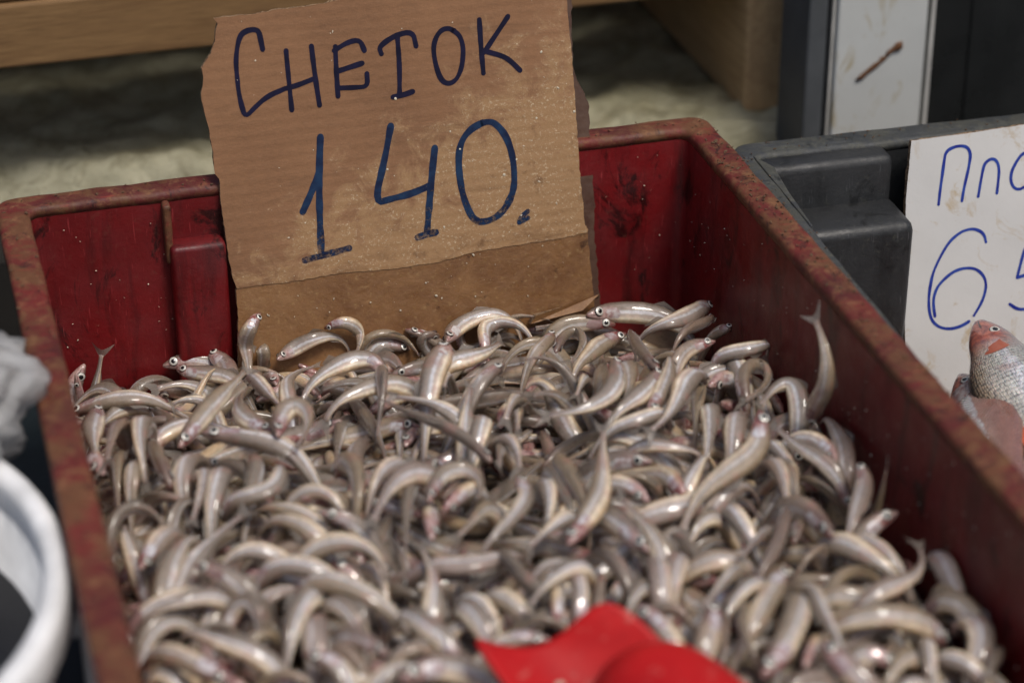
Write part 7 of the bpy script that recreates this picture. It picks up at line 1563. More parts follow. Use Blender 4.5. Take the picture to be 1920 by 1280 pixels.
def simple(name, col, rough=.6, **kw):
    t = NT(name); c = t.coord()
    v = t.mix(t.ramp(t.noise(c, 40, 5), [(.3, 0), (.7, 1)]), tuple(x * .8 for x in col), tuple(min(1, x * 1.15) for x in col))
    return t.out(v, rough, t.bump(t.noise(c, 200, 5), .2, .0008), **kw)

def white_dirty(name, base, spots):
    t = NT(name); c = t.coord()
    col = t.mix(t.ramp(t.noise(c, 16, 4), [(.3, 0), (.7, 1)]), base, tuple(v * .86 for v in base))
    col = t.mix(t.ramp(t.noise(c, 42, 6, .7, (1.3, 1, .6), .7), [(.57, 0), (.68, .8)]), col, spots)
    col = t.mix(t.ramp(t.noise(c, 230, 6, .8), [(.66, 0), (.72, .7)]), col, tuple(v * .5 for v in spots))
    return t.out(col, .55, t.bump(t.noise(c, 300, 4), .15, .0006))
M_WHITECARD = white_dirty("white_card", (.56, .555, .54), (.40, .31, .19))
M_WHITEPAINT = white_dirty("dirty_white_paint", (.54, .55, .53), (.34, .27, .14))

def wood_mat(name, light, dark, axis):
    t = NT(name); c = t.coord()
    st = [16, 16, 16]; st[axis] = 1.1
    g = t.noise(c, 9, 6, .6, tuple(st), .5)
    col = t.mix(t.ramp(g, [(.28, 0), (.5, .6), (.72, 1)]), dark, light)
    fine = t.noise(c, 46, 4, .6, tuple(st))
    col = t.mix(t.ramp(fine, [(.4, 0), (.7, .4)]), col, tuple(v * .6 for v in dark))
    kn = t.n("TexVoronoi"); kn.inputs["Scale"].default_value = 11
    mp = t.n("Mapping"); s2 = [1, 1, 1]; s2[axis] = .45; mp.inputs["Scale"].default_value = s2
    t.l(c, mp.inputs[0]); t.l(mp.outputs[0], kn.inputs["Vector"])
    col = t.mix(t.ramp(kn.outputs[0], [(.06, .9), (.13, 0)]), col, (.035, .016, .006))
    return t.out(col, .7, t.bump(fine, .3, .001))
M_WOODX = wood_mat("pine_board", (.27, .155, .062), (.155, .078, .028), 0)
M_WOODY = wood_mat("pine_stringer", (.64, .43, .22), (.42, .26, .12), 1)

def cloth_mat():
    t = NT("pale_oilcloth"); c = t.coord()
    col = t.mix(t.ramp(t.noise(c, 14, 5), [(.3, 0), (.7, 1)]), (.45, .425, .30), (.26, .24, .15))
    col = t.mix(t.ramp(t.noise(c, 34, 8, .75, None, 1.2), [(.48, 0), (.64, .8)]), col, (.16, .14, .075))
    col = t.mix(t.ramp(t.noise(c, 11, 4, .6), [(.66, 0), (.72, .7)]), col, (.30, .24, .06))
    return t.out(col, .5, t.bump(t.noise(c, 60, 7, .7, None, .8), .9, .005))
M_CLOTH = cloth_mat()
M_DARK = simple("dark_wet_ground", (.012, .020, .024), .5)
M_BACK = simple("matte_near_black", (.010, .008, .006), .9)
M_METAL = simple("brushed_edge_strip", (.46, .45, .42), .4)
M_GREYPOST = simple("grey_painted_steel", (.075, .08, .085), .5)
M_BLACKGAP = simple("black_gap", (.008, .008, .009), .5)  # near-black strips painted in place of the shaded gaps beside the white board
M_DARKPANEL = simple("dark_tinted_panel", (.016, .017, .017), .25)
M_TUB = simple("white_polyethylene", (.80, .80, .80), .4)
M_TUBWATER = simple("black_tub_liner", (.008, .008, .010), .35)
def bag_mat():
    t = NT("pale_plastic_sack"); c = t.coord()
    col = t.mix(t.ramp(t.noise(c, 30, 5), [(.3, 0), (.7, 1)]), (.34, .335, .33), (.46, .455, .45))
    t.l(t.ramp(t.noise(c, 22, 4, .6), [(.35, .40), (.65, .8)]), t.inp("Alpha"))
    return t.out(col, .35, t.bump(t.noise(c, 70, 5, .6, None, .8), .7, .004), Coat_Weight=.3)
M_BAG = bag_mat()
def scoop_mat():
    t = NT("red_scoop_plastic"); c = t.coord()
    col = t.mix(t.ramp(t.noise(c, 40, 5), [(.3, 0), (.7, 1)]), (.36, .004, .006), (.50, .010, .010))
    col = t.mix(t.ramp(t.noise(c, 90, 6, .7), [(.56, 0), (.68, .6)]), col, (.50, .16, .13))
    col = t.mix(t.ramp(t.noise(c, 150, 6, .75, None, .6), [(.64, 0), (.70, .8)]), col, (.10, .012, .010))
    return t.out(col, .55, t.bump(t.noise(c, 120, 4), .12, .001), Specular_IOR_Level=.3)
M_SCOOP = scoop_mat()
M_STEM = simple("dry_brown_stem", (.11, .045, .015), .8)
M_SPECK = simple("dried_fish_scales", (.58, .52, .40), .4)
M_DIRT = simple("dry_dirt_crumbs", (.10, .055, .028), .9)

def fish_mat(name, back, grey, pink, cream, head, scales=0):
    t = NT(name)
    uv = t.n("UVMap"); sep = t.n("SeparateXYZ"); t.l(uv.outputs[0], sep.inputs[0])
    u, v = sep.outputs[0], sep.outputs[1]
    oi = t.n("ObjectInfo"); rnd = oi.outputs["Random"]
    c = t.coord("Generated"); oc = t.coord("Object")
    wob = t.math('ADD', t.math('MULTIPLY_ADD', t.noise(oc, 120, 3), .10, -.05), t.math('MULTIPLY_ADD', t.noise(oc, 520, 3), .06, -.03))
    vv = t.math('ADD', v, wob)
    col = t.ramp(vv, [(0, tuple(x * y for x, y in zip(cream, (.55, .43, .32)))), (.09, tuple(x * y for x, y in zip(cream, (.75, .64, .52)))), (.19, cream), (.30, pink), (.365, tuple(x * 1.3 for x in grey)), (.42, (.86, .84, .85)), (.455, (.96, .95, .97)), (.535, (.90, .89, .92)), (.575, tuple(x * 1.05 for x in grey)), (.62, tuple(x * .9 for x in grey)), (.74, tuple((a + b) / 2 for a, b in zip(grey, back))), (1, back)])  # own back-to-belly tones; stripe whitened as painted glint, belly edge browned as painted shading
    # individual tint
    r2 = t.math('FRACT', t.math('MULTIPLY', rnd, 17.3)); r3 = t.math('FRACT', t.math('MULTIPLY', rnd, 53.7))
    col = t.mix(t.ramp(r2, [(.5, 0), (1, .35)]), col, (.46, .33, .17), 'MIX') if not scales else col
    col = t.mix(t.ramp(r3, [(.65, 0), (1, .40)]), col, (.33, .22, .19)) if not scales else col
    mott = t.noise(oc, 210, 6, .7)
    col = t.mix(t.ramp(mott, [(.35, .35), (.6, 0)]), col, tuple(x * .55 for x in back))
    dots = t.noise(oc, 1500, 3, .6)
    col = t.mix(t.math('MULTIPLY', t.ramp(dots, [(.60, 0), (.68, .6)]), t.ramp(v, [(.45, 0), (.75, 1)])), col, (.04, .03, .025))
    flush = t.noise(oc, 65, 4, .6)
    col = t.mix(t.ramp(flush, [(.57, 0), (.72, .5)]), col, (.40, .16, .135))
    hm = t.ramp(u, [(.13, 1), (.24, 0)])
    hcol = t.mix(t.ramp(t.math('ADD', t.noise(oc, 330, 4), t.math('MULTIPLY_ADD', r2, .24, -.12)), [(.44, 0), (.66, .9)]), head, (.19, .045, .042))
    hcol = t.mix(t.ramp(v, [(.6, 0), (.9, .8)]), hcol, tuple(x * .8 for x in back))
    col = t.mix(hm, col, hcol)
    slit = t.math('MULTIPLY', t.ramp(u, [(.055, 1), (.075, 0)]), t.ramp(t.math('ABSOLUTE', t.math('SUBTRACT', v, .36)), [(.02, 1), (.05, 0)]))
    col = t.mix(slit, col, (.035, .015, .013))
    tl = t.ramp(u, [(.80, 0), (1, .7)])
    col = t.mix(tl, col, (.27, .19, .165))
    # herring-bone of the muscle blocks
    dv = t.math('ABSOLUTE', t.math('SUBTRACT', v, .5))
    if scales:
        br = t.n("TexBrick"); br.inputs["Scale"].default_value = 1.0
        mp = t.n("Mapping"); mp.inputs["Scale"].default_value = (34, 30, 1); t.l(uv.outputs[0], mp.inputs[0]); t.l(mp.outputs[0], br.inputs["Vector"])
        vo = t.n("TexVoronoi"); vo.inputs["Scale"].default_value = 1.0; vo.inputs["Randomness"].default_value = .35
        mp.inputs["Scale"].default_value = (60, 46, 1); t.l(mp.outputs[0], vo.inputs["Vector"])
        hb = vo.outputs[0]
        body = t.math('SUBTRACT', 1.0, hm)
        col = t.mix(t.math('MULTIPLY', t.ramp(hb, [(.42, 0), (.70, .9)]), body), col, (.035, .04, .055))
        st = t.math('MULTIPLY', hb, body)
        nm = t.bump(st, .7, .0012)
        met = .25
    else:
        ph = t.math('ADD', t.math('MULTIPLY', u, 330.), t.math('MULTIPLY', dv, 95.))
        hb = t.math('SINE', ph)
        body = t.math('MULTIPLY', t.ramp(dv, [(.03, 1), (.26, .18)]), t.math('SUBTRACT', 1.0, hm))
        col = t.mix(t.math('MULTIPLY', t.math('MULTIPLY', t.math('MULTIPLY_ADD', hb, .5, .5), body), .38), col, (.42, .37, .33))
        hh = t.math('ADD', t.math('MULTIPLY', t.math('MULTIPLY', hb, body), .34), t.math('ADD', t.math('MULTIPLY', t.noise(oc, 420, 5, .7), .7), t.math('ADD', t.math('MULTIPLY', t.noise(oc, 90, 3), 1.2), t.math('MULTIPLY', t.noise(oc, 1100, 3, .7), .45))))
        nm = t.bump(hh, .62, .0009)
        met = t.math('MULTIPLY', t.ramp(dv, [(.035, .2), (.09, .0)]), t.math('SUBTRACT', 1.0, hm))
    rough = t.ramp(t.noise(oc, 150, 3), [(.3, .24), (.7, .42)])
    return t.out(col, rough, nm, Metallic=met, Subsurface_Weight=.28, Subsurface_Scale=.004, Subsurface_Radius=(1.0, .5, .3), Coat_Weight=.8, Coat_Roughness=.04, Specular_IOR_Level=.5)

M_SMELT = fish_mat("wet_smelt_skin", (.145, .110, .078), (.415, .348, .300), (.64, .505, .42), (.92, .82, .66), (.42, .28, .255))
M_ROACH = fish_mat("scaly_roach_skin", (.20, .20, .21), (.70, .68, .63), (.70, .67, .60), (.74, .66, .56), (.46, .13, .085), 1)
M_ROACHPINK = fish_mat("pink_fish_skin", (.20, .085, .065), (.42, .24, .19), (.50, .24, .19), (.56, .37, .29), (.42, .13, .09))
M_IRIS = simple("silver_iris", (.62, .60, .54), .25, Metallic=.2, Coat_Weight=.6)
M_PUPIL = simple("black_pupil", (.004, .004, .005), .08, Coat_Weight=1.0)
M_EYERIM = simple("dark_eye_rim", (.05, .03, .028), .3)
def gill_mat():
    t = NT("silver_gill_cover"); oc = t.coord()
    oi = t.n("ObjectInfo")
    col = t.mix(t.ramp(t.noise(oc, 260, 4), [(.42, 0), (.62, 1)]), (.80, .78, .78), (.46, .30, .29))
    col = t.mix(t.ramp(oi.outputs["Random"], [(.55, 0), (.9, .8)]), col, (.32, .17, .155))
    return t.out(col, .24, t.bump(t.noise(oc, 500, 3), .3, .0006), Metallic=.35, Coat_Weight=.6, Coat_Roughness=.1)
M_GILL = gill_mat()
def fin_mat():
    t = NT("wet_fin_membrane"); uv = t.n("UVMap"); sep = t.n("SeparateXYZ"); t.l(uv.outputs[0], sep.inputs[0])
    ray_ = t.math('SINE', t.math('MULTIPLY', sep.outputs[1], 75.))
    col = t.mix(t.math('MULTIPLY_ADD', ray_, .5, .5), (.12, .10, .085), (.30, .26, .22))
    t.inp("Alpha").default_value = .72
    return t.out(col, .3, t.bump(ray_, .4, .0004), Coat_Weight=.4)
M_FIN = fin_mat()
M_REDFIN = simple("orange_red_fin", (.42, .075, .022), .35, Coat_Weight=.4)

# ------------------------------------------------------------------ the setting
bm = bmesh.new()
vs = [bm.verts.new(p) for p in ((-30, -30, 0), (30, -30, 0), (30, 30, 0), (-30, 30, 0))]
bm.faces.new(vs)
tag(from_bm("ground", bm, [M_DARK]), "dark wet ground under the market crates", kind='structure')

bm = bmesh.new(); add_box(bm, (-1.6, 1.05, 0), (1.2, 1.10, .9))  # added panel that blocks light from behind, keeping the background dark
tag(from_bm("light_block_panel", bm, [M_BACK]), "dark panel added behind the pallet to block light from behind", 'wall', kind='structure')

# pale oilcloth over a low bench behind the crates
def cloth():
    nx, ny = 150, 150
    X0, X1, Y0, Y1 = -.62, .40, .150, 1.03
    v, f = [], []
    for j in range(ny + 1):
        for i in range(nx + 1):
            x = X0 + (X1 - X0) * i / nx; y = Y0 + (Y1 - Y0) * j / ny
            p = Vector((x * 7, y * 9, 2.3))
            z = .095 + .006 * mnoise.noise(p) + .006 * (1 - abs(mnoise.noise(p * 2.1 + Vector((4, 1, 0)))) * 2) + .006 * (1 - abs(mnoise.noise(p * 4.3)) * 2) * .6 + .003 * mnoise.noise(p * 8)
            fr = min(1, (y - Y0) / .03)
            z -= (1 - fr) ** 2 * .05
            v.append((x, y + .17 * max(0, .34 - x) * (1 - j / ny), z))
    for j in range(ny):
        for i in range(nx):
            a = j * (nx + 1) + i
            f.append((a, a + 1, a + nx + 2, a + nx + 1))
    me = bpy.data.meshes.new("oilcloth"); me.from_pydata(v, [], f); smooth(me)
    o = link("oilcloth", me, None, [M_CLOTH])
    s = o.modifiers.new("thick", 'SOLIDIFY'); s.thickness = .0015
    return tag(o, "crumpled pale stained oilcloth spread under the wooden pallet", "cloth")
cloth()
bm = bmesh.new(); add_box(bm, (-.60, .19, .003), (.38, 1.02, .068))
tag(from_bm("low_bench", bm, [M_BACK]), "low dark bench under the pale oilcloth", "bench")

# pallet: front board, unseen boards added above to shade the space below, stringers
pal = bpy.data.objects.new("wooden_pallet", None); COL.objects.link(pal); pal.location = (0, .21, .1)
tag(pal, "pine pallet standing on the pale oilcloth behind the crates", "pallet")
def part_box(name, lo, hi, mats, parent, bev=.002, rot=None):
    bm = bmesh.new()
    c = Vector([(a + b) / 2 for a, b in zip(lo, hi)])
    M = Matrix.Translation(Vector((0, 0, 0)))
    if rot: M = Matrix.Rotation(rot, 4, 'Z')
    add_box(bm, Vector(lo) - c, Vector(hi) - c, 0, M)
    o = from_bm(name, bm, mats, parent)
    o.location = c - (parent.matrix_basis.translation if parent else Vector((0, 0, 0)))
    bevel_obj(o, bev)
    return o
part_box("front_board", (-.95, .212, .1875), (.306, .236, .2285), [M_WOODX], pal)
part_box("stringer", (.3065, .206, .1005), (.3455, .95, .262), [M_WOODY], pal, .003)
part_box("stringer", (-.97, .238, .1005), (-.93, .95, .2285), [M_WOODY], pal, .003)
for k in range(6):
    part_box("shade_board", (-.98, .214 + k * .125, .2295 if k else .2295), (.304, .214 + k * .125 + .112, .2475), [M_WOODX], pal)

# steel frame, white board and dark panel at the right, behind the grey crate
def prop(name, lo, hi, mat, label, cat, bev=.0015):
    bm = bmesh.new(); c = Vector(((lo[0] + hi[0]) / 2, (lo[1] + hi[1]) / 2, lo[2]))
    add_box(bm, Vector(lo) - c, Vector(hi) - c)
    o = from_bm(name, bm, [mat]); o.location = c
    bevel_obj(o, bev)
    return tag(o, label, cat)
post = prop("grey_post", (.3175, .130, .0), (.3305, .175, .62), M_GREYPOST, "slim grey steel post between the pine pallet and white board", "post")
wb = prop("white_board", (.3365, .128, .0), (.3985, .150, .62), M_WHITEPAINT, "upright dirty white painted board with a dry stem stuck on", "board")
dp = prop("dark_panel", (.4070, .140, .0), (.75, .150, .62), M_DARKPANEL, "dark smooth upright panel right of the white board", "panel")
for par, lo, hi, mt, nm in ((wb, (.3315, .134, .0), (.3335, .150, .62), M_BLACKGAP, "gap_strip"), (wb, (.3340, .131, .0), (.3360, .150, .62), M_METAL, "edge_strip"),
                        (wb, (.3990, .136, .0), (.4015, .150, .62), M_BLACKGAP, "gap_strip"), (dp, (.4020, .130, .0), (.4045, .150, .62), M_METAL, "edge_strip")):  # black strips stand in for the dark gaps either side of the board
    bm = bmesh.new(); add_box(bm, Vector(lo) - par.location, Vector(hi) - par.location)
    from_bm(nm, bm, [mt], par)
for k in range(5):   # faint ribs of the dark panel
    bm = bmesh.new(); x = .435 + k * .06
    add_box(bm, Vector((x, .1385, .0)) - dp.location, Vector((x + .018, .1398, .62)) - dp.location)
    bevel_obj(from_bm("panel_rib", bm, [M_DARKPANEL], dp), .0006)

def tube(bm, pts, rad, seg=8):
    rings = []
    for i, p in enumerate(pts):
        p = Vector(p)
        t = (Vector(pts[min(i + 1, len(pts) - 1)]) - Vector(pts[max(i - 1, 0)])).normalized()
        a = t.orthogonal().normalized(); b = t.cross(a)
        r = rad[i] if isinstance(rad, (list, tuple)) else rad
        rings.append([bm.verts.new(p + r * (a * math.cos(2 * math.pi * k / seg) + b * math.sin(2 * math.pi * k / seg))) for k in range(seg)])
    for r0, r1 in zip(rings, rings[1:]):
        for k in range(seg):
            bm.faces.new((r0[k], r0[(k + 1) % seg], r1[(k + 1) % seg], r1[k]))
    bm.faces.new(rings[0][::-1]); bm.faces.new(rings[-1])
bm = bmesh.new()
st = [Vector(p) + Vector((0, -.0012, 0)) for p in DATA['stem']]
pts = []
for a, b in zip(st, st[1:]):
    for k in range(5): pts.append(a.lerp(b, k / 5) + Vector((random.uniform(-.0005, .0005), 0, random.uniform(-.0005, .0005))))
tube(bm, pts + [st[-1]], [.0011 + .0010 * abs(math.sin(i * 1.3)) + (.0012 if i > 11 else 0) for i in range(len(pts) + 1)], 7)
bmesh.ops.scale(bm, vec=(1, .5, 1), space=Matrix.Translation((0, -.1275, 0)), verts=bm.verts[:])
tag(from_bm("dry_stem", bm, [M_STEM], None, True), "dry brown stem stuck to the white board", "stem")

# ------------------------------------------------------------------ crates
def crate(name, label, x0, y0, w, l, h, rim_b, rim_s, z_top, mw, mr, rot=0, rim_h=.006, wall=.0035, group=None, corner=.012):
    """open plastic crate: far left outer corner (x0,y0), going +x by w and -y by l; rim_b / rim_s = rim width at the ends / sides"""
    root = bpy.data.objects.new(name, None); COL.objects.link(root)
    root.location = (x0, y0, 0); root.rotation_euler.z = rot
    tag(root, label, "crate", group)
    def loop(ix, iy, r, n=6):
        xa, xb, ya, yb = ix, w - ix, -iy, -(l - iy)
        out = []
        for cx, cy, a0 in ((xb - r, ya - r, 0), (xa + r, ya - r, 90), (xa + r, yb + r, 180), (xb - r, yb + r, 270)):
            for k in range(n + 1):
                a = R(a0 + 90 * k / n)
                out.append((cx + r * math.cos(a), cy + r * math.sin(a)))
        return out
    zr = z_top
    lo_out = loop(0, 0, corner); lo_in = loop(rim_s, rim_b, .006)
    wl_out = loop(rim_s - wall, rim_b - wall, .009); bt_out = loop(rim_s - wall + .004, rim_b - wall + .004, .009); bt_in = loop(rim_s + .004, rim_b + .004, .006)
    def ring(bm, pts, z): return [bm.verts.new((x, y, z)) for x, y in pts]
    def bridge(bm, a, b):
        n = len(a)
        for i in range(n): bm.faces.new((a[i], a[(i + 1) % n], b[(i + 1) % n], b[i]))
    bm = bmesh.new()     # walls and floor
    a = ring(bm, lo_in, zr - rim_h - .0002); b = ring(bm, bt_in, z_top - h + .006)
    c = ring(bm, wl_out, zr - rim_h - .0002); d = ring(bm, bt_out, z_top - h)
    bridge(bm, a, b); bridge(bm, c, d); bridge(bm, a, c)
    bm.faces.new(b); bm.faces.new(d)
    body = from_bm("body", bm, [mw], root, False)
    bm = bmesh.new()     # rim: a subdivided, slightly dented flange with a rounded lip
    NS = 40
    def fine(pts):
        out = []
        n = len(pts)
        for i in range(n):
            p, q = Vector(pts[i]), Vector(pts[(i + 1) % n])
            k = max(1, int((q - p).length / .012))
            for s in range(k): out.append(p.lerp(q, s / k))
        return out
    # equal number of points on inner and outer loops: sample by the same parameters
    def matched(po, pi):
        A, B = [], []
        n = len(po)
        for i in range(n):
            p, q, s, t = Vector(po[i]), Vector(po[(i + 1) % n]), Vector(pi[i]), Vector(pi[(i + 1) % n])
            k = max(1, int((q - p).length / .010))
            for m in range(k): A.append(p.lerp(q, m / k)); B.append(s.lerp(t, m / k))
        return A, B
    A, B = matched(lo_out, lo_in)
    rows = []
    for f, dz in ((0, -rim_h), (0, -.0018), (.06, -.0005), (.15, 0), (.5, .0), (.85, 0), (.94, -.0006), (1, -.0022), (1, -rim_h)):
        row = []
        for p, q in zip(A, B):
            v = p.lerp(q, f); n_ = mnoise.noise(Vector((v.x * 45, v.y * 45, f * 3 + x0 * 9)))
            row.append(bm.verts.new((v.x + .0006 * n_, v.y + .0006 * mnoise.noise(Vector((v.x * 45, v.y * 45, 7))), zr + dz + (.0007 * n_ if dz > -rim_h else 0))))
        rows.append(row)
    rows.append(rows[0])
    for r0, r1 in zip(rows, rows[1:]): bridge(bm, r0, r1)
    from_bm("rim", bm, [mr], root, True)
    return root, body

red, _ = crate("red_crate", "worn red plastic crate heaped with smelt, dirt on its rim", -.2, 0, .4, .62, .2, .0168, .0166, .2, M_RED, M_REDRIM)
grey, _ = crate("grey_crate", "dark grey plastic crate of larger fish beside the red crate", .2035, -.0300, .4, .62, .19, .0190, .0092, .1935, M_GREY, M_GREYRIM, R(-1.75))

def block(parent, name, boxes, mats, bev=.004):
    bm = bmesh.new()
    for lo, hi, mi in boxes: add_box(bm, lo, hi, mi)
    o = from_bm(name, bm, mats, parent)
    bevel_obj(o, bev, 3)
    for p in o.data.polygons: p.use_smooth = True
    return o
# hand-hole blocks moulded into the far end walls (local coordinates: far left corner = 0, -y towards the camera)
block(red, "handle_block", [((.0880, -.0300, .02), (.1180, -.0150, .1720), 0)], [M_RED], .003)
bm = bmesh.new(); add_box(bm, (.0862, -.0245, .1600), (.0905, -.0150, .1950))
bevel_obj(from_bm("handle_rib", bm, [M_REDRIM], red), .0018, 3)
block(grey, "corner_block", [((.0085, -.0360, .02), (.0860, -.0180, .1925), 0)], [M_GREY], .005)
block(grey, "handle_block", [((.0090, -.0680, .02), (.0880, -.0300, .1660), 0)], [M_GREY], .006)
bm = bmesh.new()
for p in ((.0010, -.0010), ): pass
pg = [(.0085, -.0180), (.0150, -.0360), (.0118, -.068), (.0098, -.110), (.0085, -.110)]
top = [bm.verts.new((x, y, .1938)) for x, y in pg]; bot = [bm.verts.new((x, y, .150)) for x, y in pg]
bm.faces.new(top); bm.faces.new(bot[::-1])
for i in range(len(pg)): bm.faces.new((top[i], bot[i], bot[(i + 1) % len(pg)], top[(i + 1) % len(pg)]))
bevel_obj(from_bm("corner_gusset", bm, [M_GREYRIM], grey), .002, 3)

# dirt crumbs lying on the rims
def crumbs(name, parent, spots, mat, size, label=None):
    bm = bmesh.new()
    for x, y, z in spots:
        s = size * random.uniform(.4, 1.3)
        M = Matrix.Translation((x, y, z)) @ Matrix.Rotation(random.uniform(0, 6), 4, Vector((random.random() - .5, random.random() - .5, 1))) @ Matrix.Diagonal((s, s * random.uniform(.3, .8), s * random.uniform(.15, .4), 1))
        bmesh.ops.create_icosphere(bm, subdivisions=1, radius=1, matrix=M)
    o = from_bm(name, bm, [mat], parent)
    o['kind'] = 'stuff'
    return o
sp = []
for k in range(230):
    if random.random() < .75: sp.append((.4 - random.uniform(.001, .0155), -abs(random.gauss(.12, .16)) - .005, .2006))
    else: sp.append((random.uniform(.001, .0155), -random.uniform(.01, .58), .2006))
for k in range(60): sp.append((random.uniform(.01, .39), -random.uniform(.001, .0155), .2006))
crumbs("dirt_crumbs", red, sp, M_DIRT, .0011)
sp = [(random.uniform(.001, .0085), -random.uniform(.01, .5), .1941) for _ in range(110)] + [(random.uniform(.01, .39), -random.uniform(.002, .017), .1941) for _ in range(70)]
crumbs("dirt_crumbs", grey, sp, M_DIRT, .0009)
# fish scales dried on the inside walls of the red crate
sp = [(.3826 - (.2 - z) * .02, -random.uniform(.03, .5), z) for z in [random.uniform(.12, .19) for _ in range(130)]]
sp += [(random.uniform(.02, .38), -.0176 - (.2 - z) * .02, z) for z in [random.uniform(.11, .19) for _ in range(110)]]
crumbs("dried_scales", red, sp, M_SPECK, .0005)

# ------------------------------------------------------------------ signs
def frame(O, slope):
    n = math.hypot(1, slope)
    U = Vector((1, 0, 0)); V = Vector((0, slope, 1)) / n; N = U.cross(V)
    return Matrix(((U.x, V.x, N.x, O[0]), (U.y, V.y, N.y, O[1]), (U.z, V.z, N.z, O[2]), (0, 0, 0, 1)))
def ragged(pts, step=2.5, amp=.35):
    out = []
    n = len(pts)
    for i in range(n):
        p, q = Vector(pts[i]), Vector(pts[(i + 1) % n])
        k = max(1, int((q - p).length / step)); d = (q - p).normalized(); nn = Vector((-d.y, d.x))
        for s in range(k): out.append(p.lerp(q, s / k) + nn * random.uniform(-amp, amp) * (1 if s else .3))
    return out
def slab(name, pts, n0, thick, mats, parent, amp=.35, bend=None):
    bm = bmesh.new()
    P = [p / 1000 for p in ragged(pts, 2.5, amp)]
    f = [bm.verts.new((p.x, p.y, n0)) for p in P]; b = [bm.verts.new((p.x + random.uniform(-.0003, .0003), p.y + random.uniform(-.0003, .0003), n0 - thick)) for p in P]
    bm.faces.new(f); bm.faces.new(b[::-1])
    for i in range(len(P)):
        bm.faces.new((f[i], b[i], b[(i + 1) % len(P)], f[(i + 1) % len(P)])).material_index = 1 if len(mats) > 1 else 0
    if bend:
        for v in bm.verts: v.co.z += bend(v.co.x, v.co.y)
    return from_bm(name, bm, mats, parent)
def stroke(bm, pts, w, n, taper=True):
    """flat marker stroke with round ends on the card face; pts in mm"""
    P = [Vector(p) / 1000 for p in pts]
    for _ in range(2):
        Q = [P[0]]
        for a, b in zip(P, P[1:]): Q += [a.lerp(b, .25), a.lerp(b, .75)]
        P = Q + [P[-1]]
    S = [P[0]]
    for a, b in zip(P, P[1:]):
        k = max(1, int((b - a).length / .0009))
        for s in range(1, k + 1): S.append(a.lerp(b, s / k))
    L, Rr = [], []
    m = len(S)
    for i in range(m):
        t = (S[min(i + 1, m - 1)] - S[max(i - 1, 0)])
        t = t.normalized() if t.length > 1e-9 else Vector((1, 0))
        nn = Vector((-t.y, t.x))
        ww = w * (1 + .24 * mnoise.noise(Vector((S[i].x * 160, S[i].y * 160, n * 9000))))
        L.append(bm.verts.new((*(S[i] + nn * ww), n))); Rr.append(bm.verts.new((*(S[i] - nn * ww), n)))
    for i in range(m - 1): bm.faces.new((L[i], Rr[i], Rr[i + 1], L[i + 1]))
    for e, other in ((0, 1), (m - 1, m - 2)):
        d = (S[e] - S[other]); d = d.normalized() if d.length > 1e-9 else Vector((1, 0))
        nn = Vector((-d.y, d.x)); c = [bm.verts.new((*(S[e] + w * .98 * (nn * math.cos(a) + d * math.sin(a))), n + .000004)) for a in [math.pi * k / 7 for k in range(8)]]
        bm.faces.new(c)

sign = bpy.data.objects.new("price_sign", None); COL.objects.link(sign)
sign.matrix_world = frame((0, -.044, .10), .24)
tag(sign, "torn brown cardboard price sign standing in the red crate, СНЕТОК 140", "sign")
curl = lambda x, y: .0016 * math.sin(x * 26 + 1) + .0010 * math.sin(y * 40)
slab("upper_panel", DATA['upper'], 0, .0030, [M_CARD, M_EDGE], sign, .3)
slab("lower_panel", DATA['lower'], -.0005, .0030, [M_SOAK, M_EDGE], sign, .25)
slab("back_layer", DATA['back'], -.0078, .0016, [M_FILM, M_FILM], sign, .6)
bm = bmesh.new()
cr_ = [(DATA['upper'][24][0] / 1000, DATA['upper'][24][1] / 1000), (DATA['upper'][32][0] / 1000, DATA['upper'][32][1] / 1000)]
n_ = 0
for nm, grp, mt, w in (("letter", DATA['letters'], M_INK, .00138), ("digit", DATA['digits'], M_INKWORN, .00185)):
    for li, strokes in enumerate(grp):
        bm = bmesh.new()
        for si, s in enumerate(strokes): stroke(bm, s, w * (.8 if (nm == "digit" and li == 3) else 1), .00018 + .00003 * si + .000004 * li)
        o = from_bm(nm if not (nm == "digit" and li == 3) else "full_stop", bm, [mt], sign)
# dried scales and slime specks on the card
bm = bmesh.new()
for k in range(300):
    x = random.uniform(-.07, .118); y = random.uniform(.02, .19)
    want = .12 + .9 * max(0, min(1, .55 + x * 3.2 - (y - .055) * 9))
    if random.random() > want: continue
    s = random.choice((.0002, .0003, .0003, .0004, .0008)) * random.uniform(.7, 1.3)
    M = Matrix.Translation((x, y, .0001)) @ Matrix.Rotation(random.uniform(0, 6), 4, 'Z') @ Matrix.Diagonal((s, s * random.uniform(.35, 1), s * .35, 1))
    bmesh.ops.create_icosphere(bm, subdivisions=1, radius=1, matrix=M)
o = from_bm("dried_specks", bm, [M_SPECK], sign); o['kind'] = 'stuff'
# torn flap folded forward over the fish
bm = bmesh.new()
fl = [Vector(p) for p in DATA['flap']]
up_ = Vector((0, -.2, .98))
inv = sign.matrix_world.inverted()
ft = [bm.verts.new(inv @ (p + Vector((0, -.006 * i % .012, 0)))) for i, p in enumerate(fl)]
fb = [bm.verts.new(inv @ (p + Vector((.001, .010, -.0042)))) for p in fl]
bm.faces.new(ft); bm.faces.new(fb[::-1])
for i in range(len(fl)): bm.faces.new((ft[i], fb[i], fb[(i + 1) % len(fl)], ft[(i + 1) % len(fl)])).material_index = 1
from_bm("torn_flap", bm, [M_SOAK, M_EDGE], sign)

